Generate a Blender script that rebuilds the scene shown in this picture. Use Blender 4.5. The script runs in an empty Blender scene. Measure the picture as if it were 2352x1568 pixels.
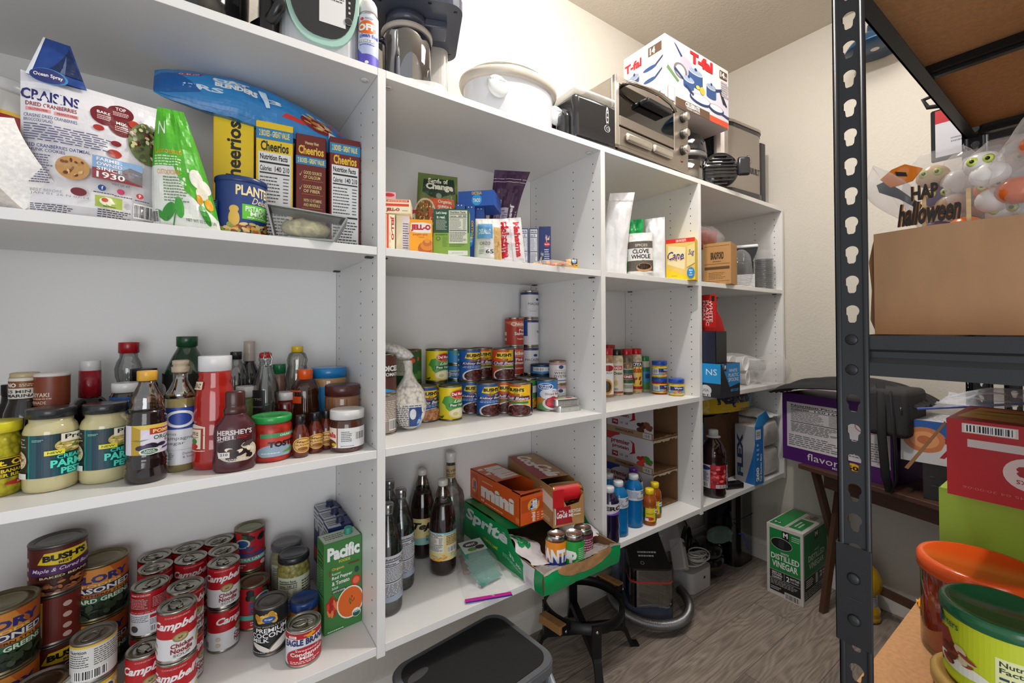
import bpy, bmesh, math, random
from mathutils import Vector, Matrix, noise
from mathutils.geometry import tessellate_polygon
PI = math.pi
SC = bpy.context.scene
COL = SC.collection
random.seed(7)
# ---------------------------------------------------------------- camera, world, lights
FPX = 997.504; CXP = 1175.82; CYP = 740.728
_ya, _pi, _ro = math.radians(35.344), math.radians(.7378), math.radians(-.1586)
CAM = Vector((0, 0, 1.278))
_F = Vector((math.sin(_ya)*math.cos(_pi), math.cos(_ya)*math.cos(_pi), math.sin(_pi)))
_R = Vector((math.cos(_ya), -math.sin(_ya), 0)); _U = _R.cross(_F)
_R2 = _R*math.cos(_ro)+_U*math.sin(_ro); _U2 = -_R*math.sin(_ro)+_U*math.cos(_ro)
cd = bpy.data.cameras.new('camera'); cam = bpy.data.objects.new('camera', cd); COL.objects.link(cam)
cd.sensor_width = 36; cd.lens = 36*FPX/2352
cd.shift_y = -(784-CYP)/2352; cd.clip_start = .02
m = Matrix((_R2, _U2, -_F)).transposed().to_4x4(); m.translation = CAM; cam.matrix_world = m
SC.camera = cam
W = bpy.data.worlds.new('world'); SC.world = W; W.use_nodes = True
W.node_tree.nodes['Background'].inputs[0].default_value = (.95, .97, 1, 1)
W.node_tree.nodes['Background'].inputs[1].default_value = .64
def lamp(name, loc, energy, size, col, typ='POINT', tgt=None, sy=None):
    l = bpy.data.lights.new(name, typ); l.energy = energy; l.color = col
    if typ == 'AREA':
        l.size = size
        if sy: l.shape = 'RECTANGLE'; l.size_y = sy
    else: l.shadow_soft_size = size
    o = bpy.data.objects.new(name, l); COL.objects.link(o); o.location = loc
    if tgt: o.rotation_euler = (Vector(tgt)-Vector(loc)).to_track_quat('-Z', 'Y').to_euler()
    return o
lamp('ceiling_lamp', (.92, .682, 2.70), 36, .028, (1, .965, .92))
lamp('added_rear_fill', (-.45, -1.3, 1.05), 14, 1.2, (.98, .98, 1), 'AREA', (1.2, 1.1, 1.35))  # added soft fill behind the camera, lifts the shelf undersides; not a known lamp
lamp('added_ceiling_fill', (1.6, .45, 2.74), 11, .5, (1, .97, .93), 'AREA', (1.75, .6, 0))  # invented overhead fill, added to brighten the far bays, floor and table
SC.view_settings.view_transform = 'Standard'; SC.view_settings.look = 'None'
SC.view_settings.exposure = 0.22; SC.view_settings.gamma = 1; SC.view_settings.use_curve_mapping = False
SC.cycles.transparent_max_bounces = 24; SC.cycles.diffuse_bounces = 7; SC.cycles.max_bounces = 14
# ---------------------------------------------------------------- where a sight line meets a plane
def ray(u, v): return _F+(u-CXP)/FPX*_R2+(CYP-v)/FPX*_U2
def onz(u, v, z): d = ray(u, v); return CAM+d*((z-CAM.z)/d.z)
def ony(u, v, y): d = ray(u, v); return CAM+d*(y/d.y)
def onx(u, v, x): d = ray(u, v); return CAM+d*(x/d.x)
def stand(u, v, z, r):            # centre of a round thing of radius r whose near foot shows at u, v
    p = onz(u, v, z); D = math.hypot(p.x, p.y); k = (D+r)/D
    return (p.x*k, p.y*k, z)
def face(x, y, add=0): return math.atan2(-x, y)+math.radians(add)
# ---------------------------------------------------------------- materials
def lin(h):
    o = []
    for i in (0, 2, 4):
        c = int(h[i:i+2], 16)/255; o.append(c/12.92 if c <= .04045 else ((c+.055)/1.055)**2.4)
    return (*o, 1)
MC = {}
def MAT(key):
    if key in MC: return MC[key]
    k, _, h = key.rpartition(':')
    mt = bpy.data.materials.new(('m_'+key).replace(':', '_')); mt.use_nodes = True; nt = mt.node_tree; N = nt.nodes; L = nt.links
    b = N['Principled BSDF']; c = lin(h[:6]); b.inputs['Base Color'].default_value = c
    def noisecol(scale, amt, bump=0, detail=4, stretch=None, dist=.001):
        tc = N.new('ShaderNodeTexCoord'); mp = N.new('ShaderNodeMapping'); L.new(tc.outputs['Object'], mp.inputs[0])
        if stretch: mp.inputs['Scale'].default_value = stretch
        n = N.new('ShaderNodeTexNoise'); n.inputs['Scale'].default_value = scale; n.inputs['Detail'].default_value = detail; L.new(mp.outputs[0], n.inputs['Vector'])
        if amt:
            r = N.new('ShaderNodeValToRGB'); r.color_ramp.elements[0].position = .3; r.color_ramp.elements[1].position = .7
            r.color_ramp.elements[0].color = tuple(x*(1-amt) for x in c[:3])+(1,); r.color_ramp.elements[1].color = tuple(min(1, x*(1+amt)) for x in c[:3])+(1,)
            L.new(n.outputs[0], r.inputs[0]); L.new(r.outputs[0], b.inputs['Base Color'])
        if bump:
            bp = N.new('ShaderNodeBump'); bp.inputs['Strength'].default_value = bump; bp.inputs['Distance'].default_value = dist; L.new(n.outputs[0], bp.inputs['Height']); L.new(bp.outputs[0], b.inputs['Normal'])
    b.inputs['Roughness'].default_value = .5
    if k == '': b.inputs['Roughness'].default_value = .42
    elif k == 'w': b.inputs['Roughness'].default_value = .9; noisecol(95, .012, .35, 3, None, .004)
    elif k == 'n': b.inputs['Roughness'].default_value = .38; noisecol(3, .012)
    elif k == 'p': b.inputs['Roughness'].default_value = .22
    elif k == 'h': b.inputs['Roughness'].default_value = .1; b.inputs['Coat Weight'].default_value = .6
    elif k == 'l': b.inputs['Roughness'].default_value = .06; b.inputs['Transmission Weight'].default_value = .55; b.inputs['IOR'].default_value = 1.2; b.inputs['Coat Weight'].default_value = .5
    elif k == 'm': b.inputs['Metallic'].default_value = 1; b.inputs['Roughness'].default_value = .24
    elif k == 'b': b.inputs['Metallic'].default_value = .9; b.inputs['Roughness'].default_value = .36; noisecol(60, .06, 0, 3, (1, 1, 20))
    elif k == 'k': b.inputs['Roughness'].default_value = .75; noisecol(25, .09, .15, 6, (1, 1, .35))
    elif k == 'r': b.inputs['Roughness'].default_value = .8; noisecol(160, .12, .3, 3)
    elif k == 'd': b.inputs['Metallic'].default_value = .3; b.inputs['Roughness'].default_value = .4
    elif k == 'o': b.inputs['Roughness'].default_value = .45; noisecol(14, .16, .05, 5, (1, 12, 12))
    elif k == 'f': b.inputs['Roughness'].default_value = .28; noisecol(38, 0, .35, 3, None, .006)     # crinkled foil or film print
    elif k == 'i': b.inputs['Roughness'].default_value = .3; noisecol(70, .35, .3, 3)                   # chunky food
    elif k == 'v':            # beans, berries: rounded cells
        b.inputs['Roughness'].default_value = .35; tc = N.new('ShaderNodeTexCoord'); vo = N.new('ShaderNodeTexVoronoi'); vo.inputs['Scale'].default_value = 95; L.new(tc.outputs['Object'], vo.inputs['Vector'])
        r = N.new('ShaderNodeValToRGB'); r.color_ramp.elements[0].color = c; r.color_ramp.elements[1].color = tuple(x*.35 for x in c[:3])+(1,); r.color_ramp.elements[0].position = .45; L.new(vo.outputs['Distance'], r.inputs[0]); L.new(r.outputs[0], b.inputs['Base Color'])
        bp = N.new('ShaderNodeBump'); bp.invert = True; bp.inputs['Strength'].default_value = .7; bp.inputs['Distance'].default_value = .003; L.new(vo.outputs['Distance'], bp.inputs['Height']); L.new(bp.outputs[0], b.inputs['Normal'])
    elif k == 'a': b.inputs['Emission Color'].default_value = c; b.inputs['Emission Strength'].default_value = 2
    elif k[0] == 't':            # see-through film: t + hundredths of cover
        cov = int(k[1:] or 15)/100
        tr = N.new('ShaderNodeBsdfTransparent'); tr.inputs[0].default_value = tuple(.25*x+.75 for x in c[:3])+(1,)
        if k[1:] and cov > .3: tr.inputs[0].default_value = c
        b.inputs['Roughness'].default_value = .08; b.inputs['Specular IOR Level'].default_value = .8
        tc = N.new('ShaderNodeTexCoord'); n = N.new('ShaderNodeTexNoise'); n.inputs['Scale'].default_value = 26; L.new(tc.outputs['Object'], n.inputs['Vector'])
        bp = N.new('ShaderNodeBump'); bp.inputs['Strength'].default_value = .5; bp.inputs['Distance'].default_value = .008; L.new(n.outputs[0], bp.inputs['Height']); L.new(bp.outputs[0], b.inputs['Normal'])
        mx = N.new('ShaderNodeMixShader'); lw = N.new('ShaderNodeLayerWeight'); lw.inputs[0].default_value = .35
        mr = N.new('ShaderNodeMapRange'); mr.inputs['To Min'].default_value = cov*.7; mr.inputs['To Max'].default_value = min(.95, cov*2.2+.1); L.new(lw.outputs['Facing'], mr.inputs[0])
        L.new(mr.outputs[0], mx.inputs[0]); L.new(tr.outputs[0], mx.inputs[1]); L.new(b.outputs[0], mx.inputs[2]); L.new(mx.outputs[0], N['Material Output'].inputs[0])
    elif k[0] == 'g':            # glass or clear plastic: g + hundredths of cover
        cov = int(k[1:] or 8)/100
        tr = N.new('ShaderNodeBsdfTransparent'); tr.inputs[0].default_value = c
        gl = N.new('ShaderNodeBsdfGlossy'); gl.inputs['Roughness'].default_value = .04
        mx = N.new('ShaderNodeMixShader'); lw = N.new('ShaderNodeLayerWeight'); lw.inputs[0].default_value = .3
        mr = N.new('ShaderNodeMapRange'); mr.inputs['To Min'].default_value = cov; mr.inputs['To Max'].default_value = .75; L.new(lw.outputs['Fresnel'], mr.inputs[0])
        L.new(mr.outputs[0], mx.inputs[0]); L.new(tr.outputs[0], mx.inputs[1]); L.new(gl.outputs[0], mx.inputs[2]); L.new(mx.outputs[0], N['Material Output'].inputs[0])
    MC[key] = mt
    return mt
# ---------------------------------------------------------------- printed matter: flat ink shapes in a 0..1 frame
def R(x0, y0, x1, y1, c): return [([(x0, y0), (x1, y0), (x1, y1), (x0, y1)], [(0, 1, 2, 3)], c)]
def E(cx, cy, rx, ry, c, n=22, rot=0):
    ca, sa = math.cos(rot), math.sin(rot); p = []
    for i in range(n):
        a = 2*PI*i/n; x, y = rx*math.cos(a), ry*math.sin(a); p.append((cx+x*ca-y*sa, cy+x*sa+y*ca))
    return [(p, [tuple(range(n))], c)]
def G(c, *pts): return [(list(pts), [tuple(t) for t in tessellate_polygon([[Vector((x, y, 0)) for x, y in pts]])], c)]
TC = {}
def glyphs(s, bold, shear):
    k = (s, bold, shear)
    if k not in TC:
        cu = bpy.data.curves.new('ink', 'FONT'); cu.body = s; cu.resolution_u = 2; cu.offset = bold; cu.shear = shear
        if '\n' in s: cu.align_x = 'CENTER'; cu.space_line = .85
        ob = bpy.data.objects.new('ink', cu); me = bpy.data.meshes.new_from_object(ob)
        v = [(q.co.x, q.co.y) for q in me.vertices]; f = [tuple(p.vertices) for p in me.polygons]
        bpy.data.objects.remove(ob); bpy.data.curves.remove(cu); bpy.data.meshes.remove(me)
        xs = [a for a, _ in v] or [0, 1]; ys = [b for _, b in v] or [0, 1]
        x0, y0, w, h = min(xs), min(ys), max(xs)-min(xs) or 1, max(ys)-min(ys) or 1
        TC[k] = ([((a-x0)/w, (b-y0)/h) for a, b in v], f)
    return TC[k]
def T(x0, y0, x1, y1, s, c, b=.02, sh=0, rot=0, arc=0):
    v, f = glyphs(s, b, sh); w, h = x1-x0, y1-y0; o = []
    for a, q in v:
        if arc: q = q+arc*(4*a*(1-a))
        if rot == 90: a, q = 1-q, a
        elif rot == -90: a, q = q, 1-a
        elif rot == 180: a, q = 1-a, 1-q
        o.append((x0+a*w, y0+q*h))
    return [(o, f, c)]
def FP(x0, y0, x1, y1, n, c, fill=.45, seed=1):      # fine print too small to read: rows of word-long strokes
    rn = random.Random(seed*97+n); v = []; f = []; dy = (y1-y0)/n
    for i in range(n):
        y = y1-(i+1)*dy+dy*(1-fill)/2; x = x0; e = x1-(x1-x0)*rn.random()*.3
        while x < e:
            w = (x1-x0)*(.05+.11*rn.random()); k = len(v); xe = min(x+w, x1)
            v += [(x, y), (xe, y), (xe, y+dy*fill), (x, y+dy*fill)]; f.append((k, k+1, k+2, k+3)); x = xe+(x1-x0)*.025
    return [(v, f, c)]
def BC(x0, y0, x1, y1, c='111111', bg='eeeeee', vert=False):
    rn = random.Random(5); v = []; f = []; t = .04
    while t < .94:
        w = .012+.03*rn.random(); k = len(v)
        q = [(x0+(x1-x0)*t, y0+(y1-y0)*.08), (x0+(x1-x0)*(t+w), y0+(y1-y0)*.08), (x0+(x1-x0)*(t+w), y1-(y1-y0)*.08), (x0+(x1-x0)*t, y1-(y1-y0)*.08)]
        if vert: q = [(x0+(x1-x0)*.08, y0+(y1-y0)*t), (x1-(x1-x0)*.08, y0+(y1-y0)*t), (x1-(x1-x0)*.08, y0+(y1-y0)*(t+w)), (x0+(x1-x0)*.08, y0+(y1-y0)*(t+w))]
        v += q; f.append((k, k+1, k+2, k+3)); t += w+.012+.03*rn.random()
    return R(x0, y0, x1, y1, bg)+[(v, f, c)]
def NF(x0, y0, x1, y1, ink='222222', bg='ececec', a='140', b='210'):
    X = lambda t: x0+(x1-x0)*t; Y = lambda t: y0+(y1-y0)*t
    o = R(x0, y0, x1, y1, bg)+T(X(.05), Y(.92), X(.9), Y(.98), 'Nutrition Facts', ink, .03)+R(X(.04), Y(.88), X(.96), Y(.9), ink)
    o += T(X(.05), Y(.8), X(.4), Y(.855), 'Calories', ink, .02)+T(X(.5), Y(.8), X(.7), Y(.86), a, ink, .02)+T(X(.75), Y(.8), X(.95), Y(.86), b, ink, .02)+R(X(.04), Y(.77), X(.96), Y(.785), ink)
    o += FP(X(.05), Y(.42), X(.7), Y(.75), 9, ink, .3)+FP(X(.76), Y(.42), X(.95), Y(.75), 9, ink, .3, 4)+R(X(.04), Y(.38), X(.96), Y(.4), ink)+FP(X(.05), Y(.04), X(.95), Y(.35), 9, ink, .35, 3)
    return o
def SP(cx, cy, rx, ry, n, s, cols, seed=3, asp=.6):   # a heap of beans, berries, flakes
    rn = random.Random(seed); o = []
    for i in range(n):
        a = rn.random()*2*PI; q = math.sqrt(rn.random())
        o += E(cx+rx*q*math.cos(a), cy+ry*q*math.sin(a), s*(.7+.5*rn.random()), s*asp*(.7+.5*rn.random()), cols[i % len(cols)], 9, rn.random()*PI)
    return o
def ring(cx, cy, rx, ry, w, c, bg, n=26): return E(cx, cy, rx, ry, c, n)+E(cx, cy, rx-w, ry-w*(ry/rx), bg, n)
# ---------------------------------------------------------------- mesh collector
def clip(poly, ax, lo, hi):
    for s, lim in ((1, lo), (-1, hi)):
        out = []
        for i in range(len(poly)):
            a, b = poly[i-1], poly[i]; da, db = s*(a[ax]-lim), s*(b[ax]-lim)
            if (da >= 0) != (db >= 0):
                t = da/(da-db); out.append((a[0]+(b[0]-a[0])*t, a[1]+(b[1]-a[1])*t))
            if db >= 0: out.append(b)
        poly = out
        if len(poly) < 3: return []
    return poly
def trim(ops, both):      # nothing is printed past the edge of its panel
    out = []
    for v, fs, c in ops:
        if all(-1e-6 <= q[1] <= 1.000001 and (not both or -1e-6 <= q[0] <= 1.000001) for q in v): out.append((v, fs, c)); continue
        V = []; Fs = []
        for f in fs:
            p = clip([v[i] for i in f], 1, 0, 1)
            if p and both: p = clip(p, 0, 0, 1)
            if p: Fs.append(tuple(range(len(V), len(V)+len(p)))); V += p
        out.append((V, Fs, c))
    return out
class S:
    def __init__(s, xf=None): s.v = []; s.f = []; s.m = []; s.s = []; s.keys = []; s.xf = xf
    def k(s, key):
        if key not in s.keys: s.keys.append(key)
        return s.keys.index(key)
    def add(s, v, f, key, smooth=False, flip=False):
        n = len(s.v); i = s.k(key); s.v += [tuple(q) for q in v]
        for q in f: s.f.append(tuple(n+j for j in (reversed(q) if flip else q))); s.m.append(i); s.s.append(smooth)
        return s
    def box(s, x0, y0, z0, x1, y1, z1, key, bev=0, seg=2, rot=None):
        bm = bmesh.new(); bmesh.ops.create_cube(bm, size=1)
        for q in bm.verts: q.co = Vector(((x0+x1)/2+q.co.x*(x1-x0), (y0+y1)/2+q.co.y*(y1-y0), (z0+z1)/2+q.co.z*(z1-z0)))
        if bev: bmesh.ops.bevel(bm, geom=bm.edges[:], offset=bev, segments=seg, affect='EDGES', profile=.5)
        if rot: bm.transform(rot)
        bm.verts.index_update(); n0 = len(s.f); s.add([q.co for q in bm.verts], [[l.index for l in f.verts] for f in bm.faces], key, False)
        if bev and seg > 1:
            for i, f in enumerate(bm.faces):
                if f.calc_area() < bev*max(x1-x0, y1-y0, z1-z0)*.95: s.s[n0+i] = True
        bm.free(); return s
    def lathe(s, prof, key, seg=32, c=(0, 0), sx=1, sy=1, smooth=True, a0=0, a1=2*PI, fn=None):
        full = abs(a1-a0-2*PI) < 1e-6; n = seg if full else seg+1; V = []; Fs = []
        for r, z in prof:
            for i in range(n):
                a = a0+(a1-a0)*i/seg; x, y = r*math.cos(a)*sx, r*math.sin(a)*sy
                if fn: x, y, z2 = fn(x, y, z, a)
                else: z2 = z
                V.append((c[0]+x, c[1]+y, z2))
        for j in range(len(prof)-1):
            for i in range(seg):
                p, q = j*n+i, j*n+(i+1) % n; Fs.append((p, q, q+n, p+n))
        if full and prof[0] != prof[-1]:
            if prof[0][0] > 1e-5: Fs.append(tuple(range(n-1, -1, -1)))
            if prof[-1][0] > 1e-5: Fs.append(tuple((len(prof)-1)*n+i for i in range(n)))
        return s.add(V, Fs, key, smooth)
    def tube(s, pts, r, key, seg=8, closed=False, smooth=True, ry=None):
        P = [Vector(p) for p in pts]; n = len(P); V = []; Fs = []; ref = None
        for i, p in enumerate(P):
            d = (P[(i+1) % n]-P[i-1]) if closed or 0 < i < n-1 else (P[1]-P[0] if i == 0 else P[-1]-P[-2]); d.normalize()
            if ref is None: ref = Vector((0, 0, 1)) if abs(d.z) < .9 else Vector((1, 0, 0))
            a = ref.cross(d); a.normalize(); b = d.cross(a); ref = b
            rr = r[i] if isinstance(r, (list, tuple)) else r
            for k in range(seg):
                t = 2*PI*k/seg; V.append(p+a*math.cos(t)*rr+b*math.sin(t)*(ry or rr))
        for i in range(n if closed else n-1):
            for k in range(seg):
                a, b = i*seg+k, i*seg+(k+1) % seg; c = ((i+1) % n)*seg; Fs.append((a, b, c+(k+1) % seg, c+k))
        if not closed: Fs += [tuple(range(seg-1, -1, -1)), tuple((n-1)*seg+k for k in range(seg))]
        return s.add(V, Fs, key, smooth)
    def grid(s, fn, nu, nv, key, smooth=True, wrap=False, flip=False):
        V = [fn(i/nu, j/nv) for j in range(nv+1) for i in range(nu+1)]
        Fs = [(j*(nu+1)+i, j*(nu+1)+i+1, (j+1)*(nu+1)+i+1, (j+1)*(nu+1)+i) for j in range(nv) for i in range(nu)]
        return s.add(V, Fs, key, smooth, flip)
    def extr(s, pts, z0, z1, key, ax='z', smooth=False):     # prism over a plan outline; ax names the axis of extrusion
        n = len(pts); mk = {'z': lambda x, y, z: (x, y, z), 'y': lambda x, y, z: (x, z, y), 'x': lambda x, y, z: (z, x, y)}[ax]
        V = [mk(x, y, z0) for x, y in pts]+[mk(x, y, z1) for x, y in pts]
        tr = [tuple(t) for t in tessellate_polygon([[Vector((x, y, 0)) for x, y in pts]])]
        bm = bmesh.new(); bv = [bm.verts.new(v) for v in V]
        for t in tr: bm.faces.new([bv[i] for i in t]); bm.faces.new([bv[i+n] for i in reversed(t)])
        for i in range(n): bm.faces.new([bv[i], bv[(i+1) % n], bv[(i+1) % n+n], bv[i+n]])
        bmesh.ops.recalc_face_normals(bm, faces=bm.faces[:]); bm.verts.index_update()
        s.add([q.co for q in bm.verts], [[l.index for l in f.verts] for f in bm.faces], key, smooth); bm.free(); return s
    def decal(s, ops, fn, cx=0, cy=0, eps=.00008, pre=''):
        for li, (v, fs, c) in enumerate(ops):
            V = []; Fs = []; e = eps*(li+1)
            if ':' not in c: c = pre+c
            for f in fs:
                polys = [[v[i] for i in f]]
                for ax, st in ((0, cx), (1, cy)):
                    if not st: continue
                    nx = []
                    for p in polys:
                        lo, hi = min(q[ax] for q in p), max(q[ax] for q in p); a = math.floor(lo/st); b = math.floor(hi/st)
                        if a == b: nx.append(p); continue
                        for k in range(a, b+1):
                            q = clip(p, ax, k*st, (k+1)*st)
                            if q: nx.append(q)
                    polys = nx
                for p in polys:
                    k = len(V); V += [fn(x, y, e) for x, y in p]; Fs.append(tuple(range(k, k+len(p))))
            s.add(V, Fs, c, cx > 0)
        return s
    def flat(s, ops, O, X, Y, eps=.00008, pre=''):
        O, X, Y = Vector(O), Vector(X), Vector(Y); N = X.cross(Y).normalized()
        return s.decal(trim(ops, 1), lambda x, y, e: O+X*x+Y*y+N*e, 0, 0, eps, pre)
    def wrap(s, ops, r, z0, z1, span=1, add=0, sy=1, eps=.00008, r2=None, pre=''):
        r2 = r if r2 is None else r2
        def fn(x, y, e):
            a = (x-.5)*PI*span+math.radians(add); q = r+(r2-r)*y+e; return (q*math.sin(a), -q*math.cos(a)*sy, z0+(z1-z0)*y)
        return s.decal(trim(ops, 0), fn, .03/max(span, .5), 0, eps, pre)
    def build(s, name, parent=None, loc=None, rz=0, rot=None):
        me = bpy.data.meshes.new(name); V = s.v
        if s.xf is not None: V = [s.xf @ Vector(q) for q in V]
        me.from_pydata(V, [], s.f)
        for k in s.keys: me.materials.append(MAT(k))
        me.polygons.foreach_set('material_index', s.m); me.polygons.foreach_set('use_smooth', s.s)
        me.validate(); me.update()
        o = bpy.data.objects.new(name, me); COL.objects.link(o)
        if parent: o.parent = parent
        if loc: o.location = loc
        if rz: o.rotation_euler = (0, 0, rz)
        if rot: o.rotation_euler = rot
        return o
def tag(o, label, cat, group=None, kind=None):
    if label: o['label'] = label; o['category'] = cat
    if group: o['group'] = group
    if kind: o['kind'] = kind
    return o
def thing(name, label=None, cat=None, loc=(0, 0, 0), rz=0, group=None, rot=None):
    o = bpy.data.objects.new(name, None); o.empty_display_size = .05; COL.objects.link(o); o.location = loc; o.rotation_euler = rot or (0, 0, rz)
    return tag(o, label, cat, group)
def dup(o, parent=None):
    c = o.copy(); COL.objects.link(c); c.parent = parent
    for ch in list(o.children): dup(ch, c)
    return c
PROTO = {}
def place(key, make, label, cat, loc, rz=0, group=None, rot=None):
    if key in PROTO: o = dup(PROTO[key])
    else: o = make(); PROTO[key] = o
    o.location = loc; o.rotation_euler = rot or (0, 0, rz); tag(o, label, cat, group); return o
def lab(o, t): o['label'] = t; return o
def struct(s, name): return tag(s.build(name), None, None, kind='structure')
# ---------------------------------------------------------------- kinds that come back again and again
RIM = 'm:b8b4aa'
def can(name, r, h, base, ops, tab=True, lidc='m:a9a49a', add=0, span=1, rib=False):
    def mk():
        t = thing(name)
        b = S(); b.lathe([(r*.95, 0), (r*1.01, .0006), (r*1.02, .003), (r*.985, .0055), (r*.985, h-.0055), (r*1.02, h-.003), (r*1.015, h-.0005), (r*.96, h), (r*.94, h-.004), (r*.8, h-.0042), (r*.77, h-.0032), (r*.6, h-.0035), (r*.57, h-.0042), (0, h-.0042)], lidc, 36).build('can_body', t)
        l = S(); l.lathe([(r*.986, .006), (r, .0065), (r, h-.0065), (r*.986, h-.006)], base, 36); l.wrap(ops, r, .0065, h-.0065, span, add); l.build('paper_label', t)
        if tab:
            q = S(); a = random.random()*6
            pts = [(r*.36*math.cos(i*PI/6)*1.25+r*.2, r*.3*math.sin(i*PI/6), h-.002) for i in range(12)]
            q.tube(pts, .0013, lidc, 6, True); q.box(-r*.5, -.004, h-.0042, -r*.1, .004, h-.0022, lidc, .0006); o = q.build('pull_tab', t, None, a)
        return t
    return mk
def jar(name, parts, sy=1, seg=36):      # parts: (part name, key, profile) or (part name, key, r, z0, z1, ops[, span, add, r2])
    def mk():
        t = thing(name)
        for p in parts:
            s = S()
            if len(p) == 3: s.lathe(p[2], p[1], seg, sy=sy)
            else:
                nm, key, r, z0, z1, ops = p[:6]; sp, ad, r2 = (tuple(p[6:])+(1, 0, None)[len(p)-6:])
                r2 = r2 or r
                if key: s.lathe([(r, z0), (r2, z1)], key, seg, sy=sy, a0=0, a1=2*PI) if not str(key).startswith('half') else None
                if key and str(key).startswith('half'):
                    s.decal(R(0, 0, 1, 1, key[5:]), lambda x, y, e: ((r+(r2-r)*y)*math.sin((x-.5)*PI*sp+math.radians(ad)), -(r+(r2-r)*y)*math.cos((x-.5)*PI*sp+math.radians(ad))*sy, z0+(z1-z0)*y), .06)
                else: s.f = [f for f in s.f if len(f) == 4] if key else s.f; s.m = s.m[:len(s.f)]; s.s = s.s[:len(s.f)]
                s.wrap(ops, r+.0001, z0, z1, sp, ad, sy, r2=r2+.0001)
            s.build(p[0], t)
        return t
    return mk
def cap(r, z0, z1, key, ribs=0): return ('cap', key, [(r*.9, z0), (r, z0+.001), (r, z1-.0015), (r*.97, z1-.0003), (r*.9, z1), (0, z1)])
def carton(name, w, d, h, key, f=None, l=None, r=None, t=None, bev=.0012, pre='', part=None, back=None):
    def mk():
        s = S(); s.box(-w/2, -d/2, 0, w/2, d/2, h, key, bev, 1)
        if f: s.flat(f, (-w/2, -d/2, 0), (w, 0, 0), (0, 0, h), pre=pre)
        if l: s.flat(l, (-w/2, d/2, 0), (0, -d, 0), (0, 0, h), pre=pre)
        if r: s.flat(r, (w/2, -d/2, 0), (0, d, 0), (0, 0, h), pre=pre)
        if back: s.flat(back, (w/2, d/2, 0), (-w, 0, 0), (0, 0, h), pre=pre)
        if t: s.flat(t, (-w/2, -d/2, h), (w, 0, 0), (0, d, 0), pre=pre)
        return s.build(name)
    return mk
def pouch(name, w, h, t, key, ops=None, seed=1, wr=.004, foot=.5, warp=None, nu=22, nv=26, back=None, pre='f:', bops=None, taper=0):
    def mk():
        def side(sg):
            def fn(x, y, e=0):
                th = t/2*(math.sin(PI*min(max(x, 0), 1))**.55)*((1-y)**foot if y > .0 else 1)*min(1, (1-y)*5)*min(1, .55+y*6)
                n = noise.noise(Vector((x*5, y*6, seed*3.1+sg)))*wr+noise.noise(Vector((x*12, y*14, seed+sg)))*wr*.4
                edge = min(1, 6*min(x, 1-x, (1-y)*2.5)); edge = max(0, edge)
                ww = w*(1-taper*y)
                p = Vector(((x-.5)*ww, -sg*(th+n*edge+e), y*h))
                return warp(p, x, y) if warp else p
            return fn
        s = S(); f1, f2 = side(1), side(-1)
        s.grid(lambda x, y: f1(x, y), nu, nv, key, True); s.grid(lambda x, y: f2(x, y), nu, nv, back or key, True, False, True)
        if ops: s.decal(ops, lambda x, y, e: f1(x, y, e+.0024), 1/nu, 1/nv, .00012, pre)
        if bops: s.decal(bops, lambda x, y, e: f2(x, y, e+.0024), 1/nu, 1/nv, .00012, pre)
        return s.build(name)
    return mk
# ================================================================ THE SETTING
YF, YB = 1.0438, 1.4471; ZT, Z1, Z3, Z4, TH = 1.9136, 1.476, .9851, .515, .0195
XW, YW, ZC = 2.53, 1.462, 2.784
XL = -1.6; YN = -.36
# floor of grey-brown planks
fm = bpy.data.materials.new('m_floor_planks'); fm.use_nodes = True; N = fm.node_tree.nodes; L = fm.node_tree.links; B = N['Principled BSDF']
tc = N.new('ShaderNodeTexCoord')
br = N.new('ShaderNodeTexBrick'); br.offset = .37; br.inputs['Scale'].default_value = 1; br.inputs['Brick Width'].default_value = 1.22; br.inputs['Row Height'].default_value = .18
br.inputs['Mortar Size'].default_value = .0012; br.inputs['Color1'].default_value = lin('8b8078'); br.inputs['Color2'].default_value = lin('a3968a'); br.inputs['Mortar'].default_value = lin('5a514a')
mp = N.new('ShaderNodeMapping'); mp.inputs['Location'].default_value = (.35, .07, 0); L.new(tc.outputs['Object'], mp.inputs[0]); L.new(mp.outputs[0], br.inputs['Vector'])
m2 = N.new('ShaderNodeMapping'); m2.inputs['Scale'].default_value = (.9, 4.2, 1); L.new(tc.outputs['Object'], m2.inputs[0])
addv = N.new('ShaderNodeVectorMath'); addv.operation = 'MULTIPLY_ADD'; L.new(br.outputs['Color'], addv.inputs[0]); addv.inputs[1].default_value = (37, 11, 5); L.new(m2.outputs[0], addv.inputs[2])
nz = N.new('ShaderNodeTexNoise'); nz.inputs['Scale'].default_value = 1.5; nz.inputs['Detail'].default_value = 2; L.new(addv.outputs[0], nz.inputs['Vector'])
wv = N.new('ShaderNodeMath'); wv.operation = 'MULTIPLY'; wv.inputs[1].default_value = 150; L.new(nz.outputs[0], wv.inputs[0])
sn = N.new('ShaderNodeMath'); sn.operation = 'SINE'; L.new(wv.outputs[0], sn.inputs[0])
m3 = N.new('ShaderNodeMapping'); m3.inputs['Scale'].default_value = (3, 90, 1); L.new(tc.outputs['Object'], m3.inputs[0])
n3 = N.new('ShaderNodeTexNoise'); n3.inputs['Scale'].default_value = 2; n3.inputs['Detail'].default_value = 5; L.new(m3.outputs[0], n3.inputs['Vector'])
ad = N.new('ShaderNodeMath'); ad.operation = 'MULTIPLY_ADD'; L.new(sn.outputs[0], ad.inputs[0]); ad.inputs[1].default_value = .10; L.new(n3.outputs[0], ad.inputs[2])
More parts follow.
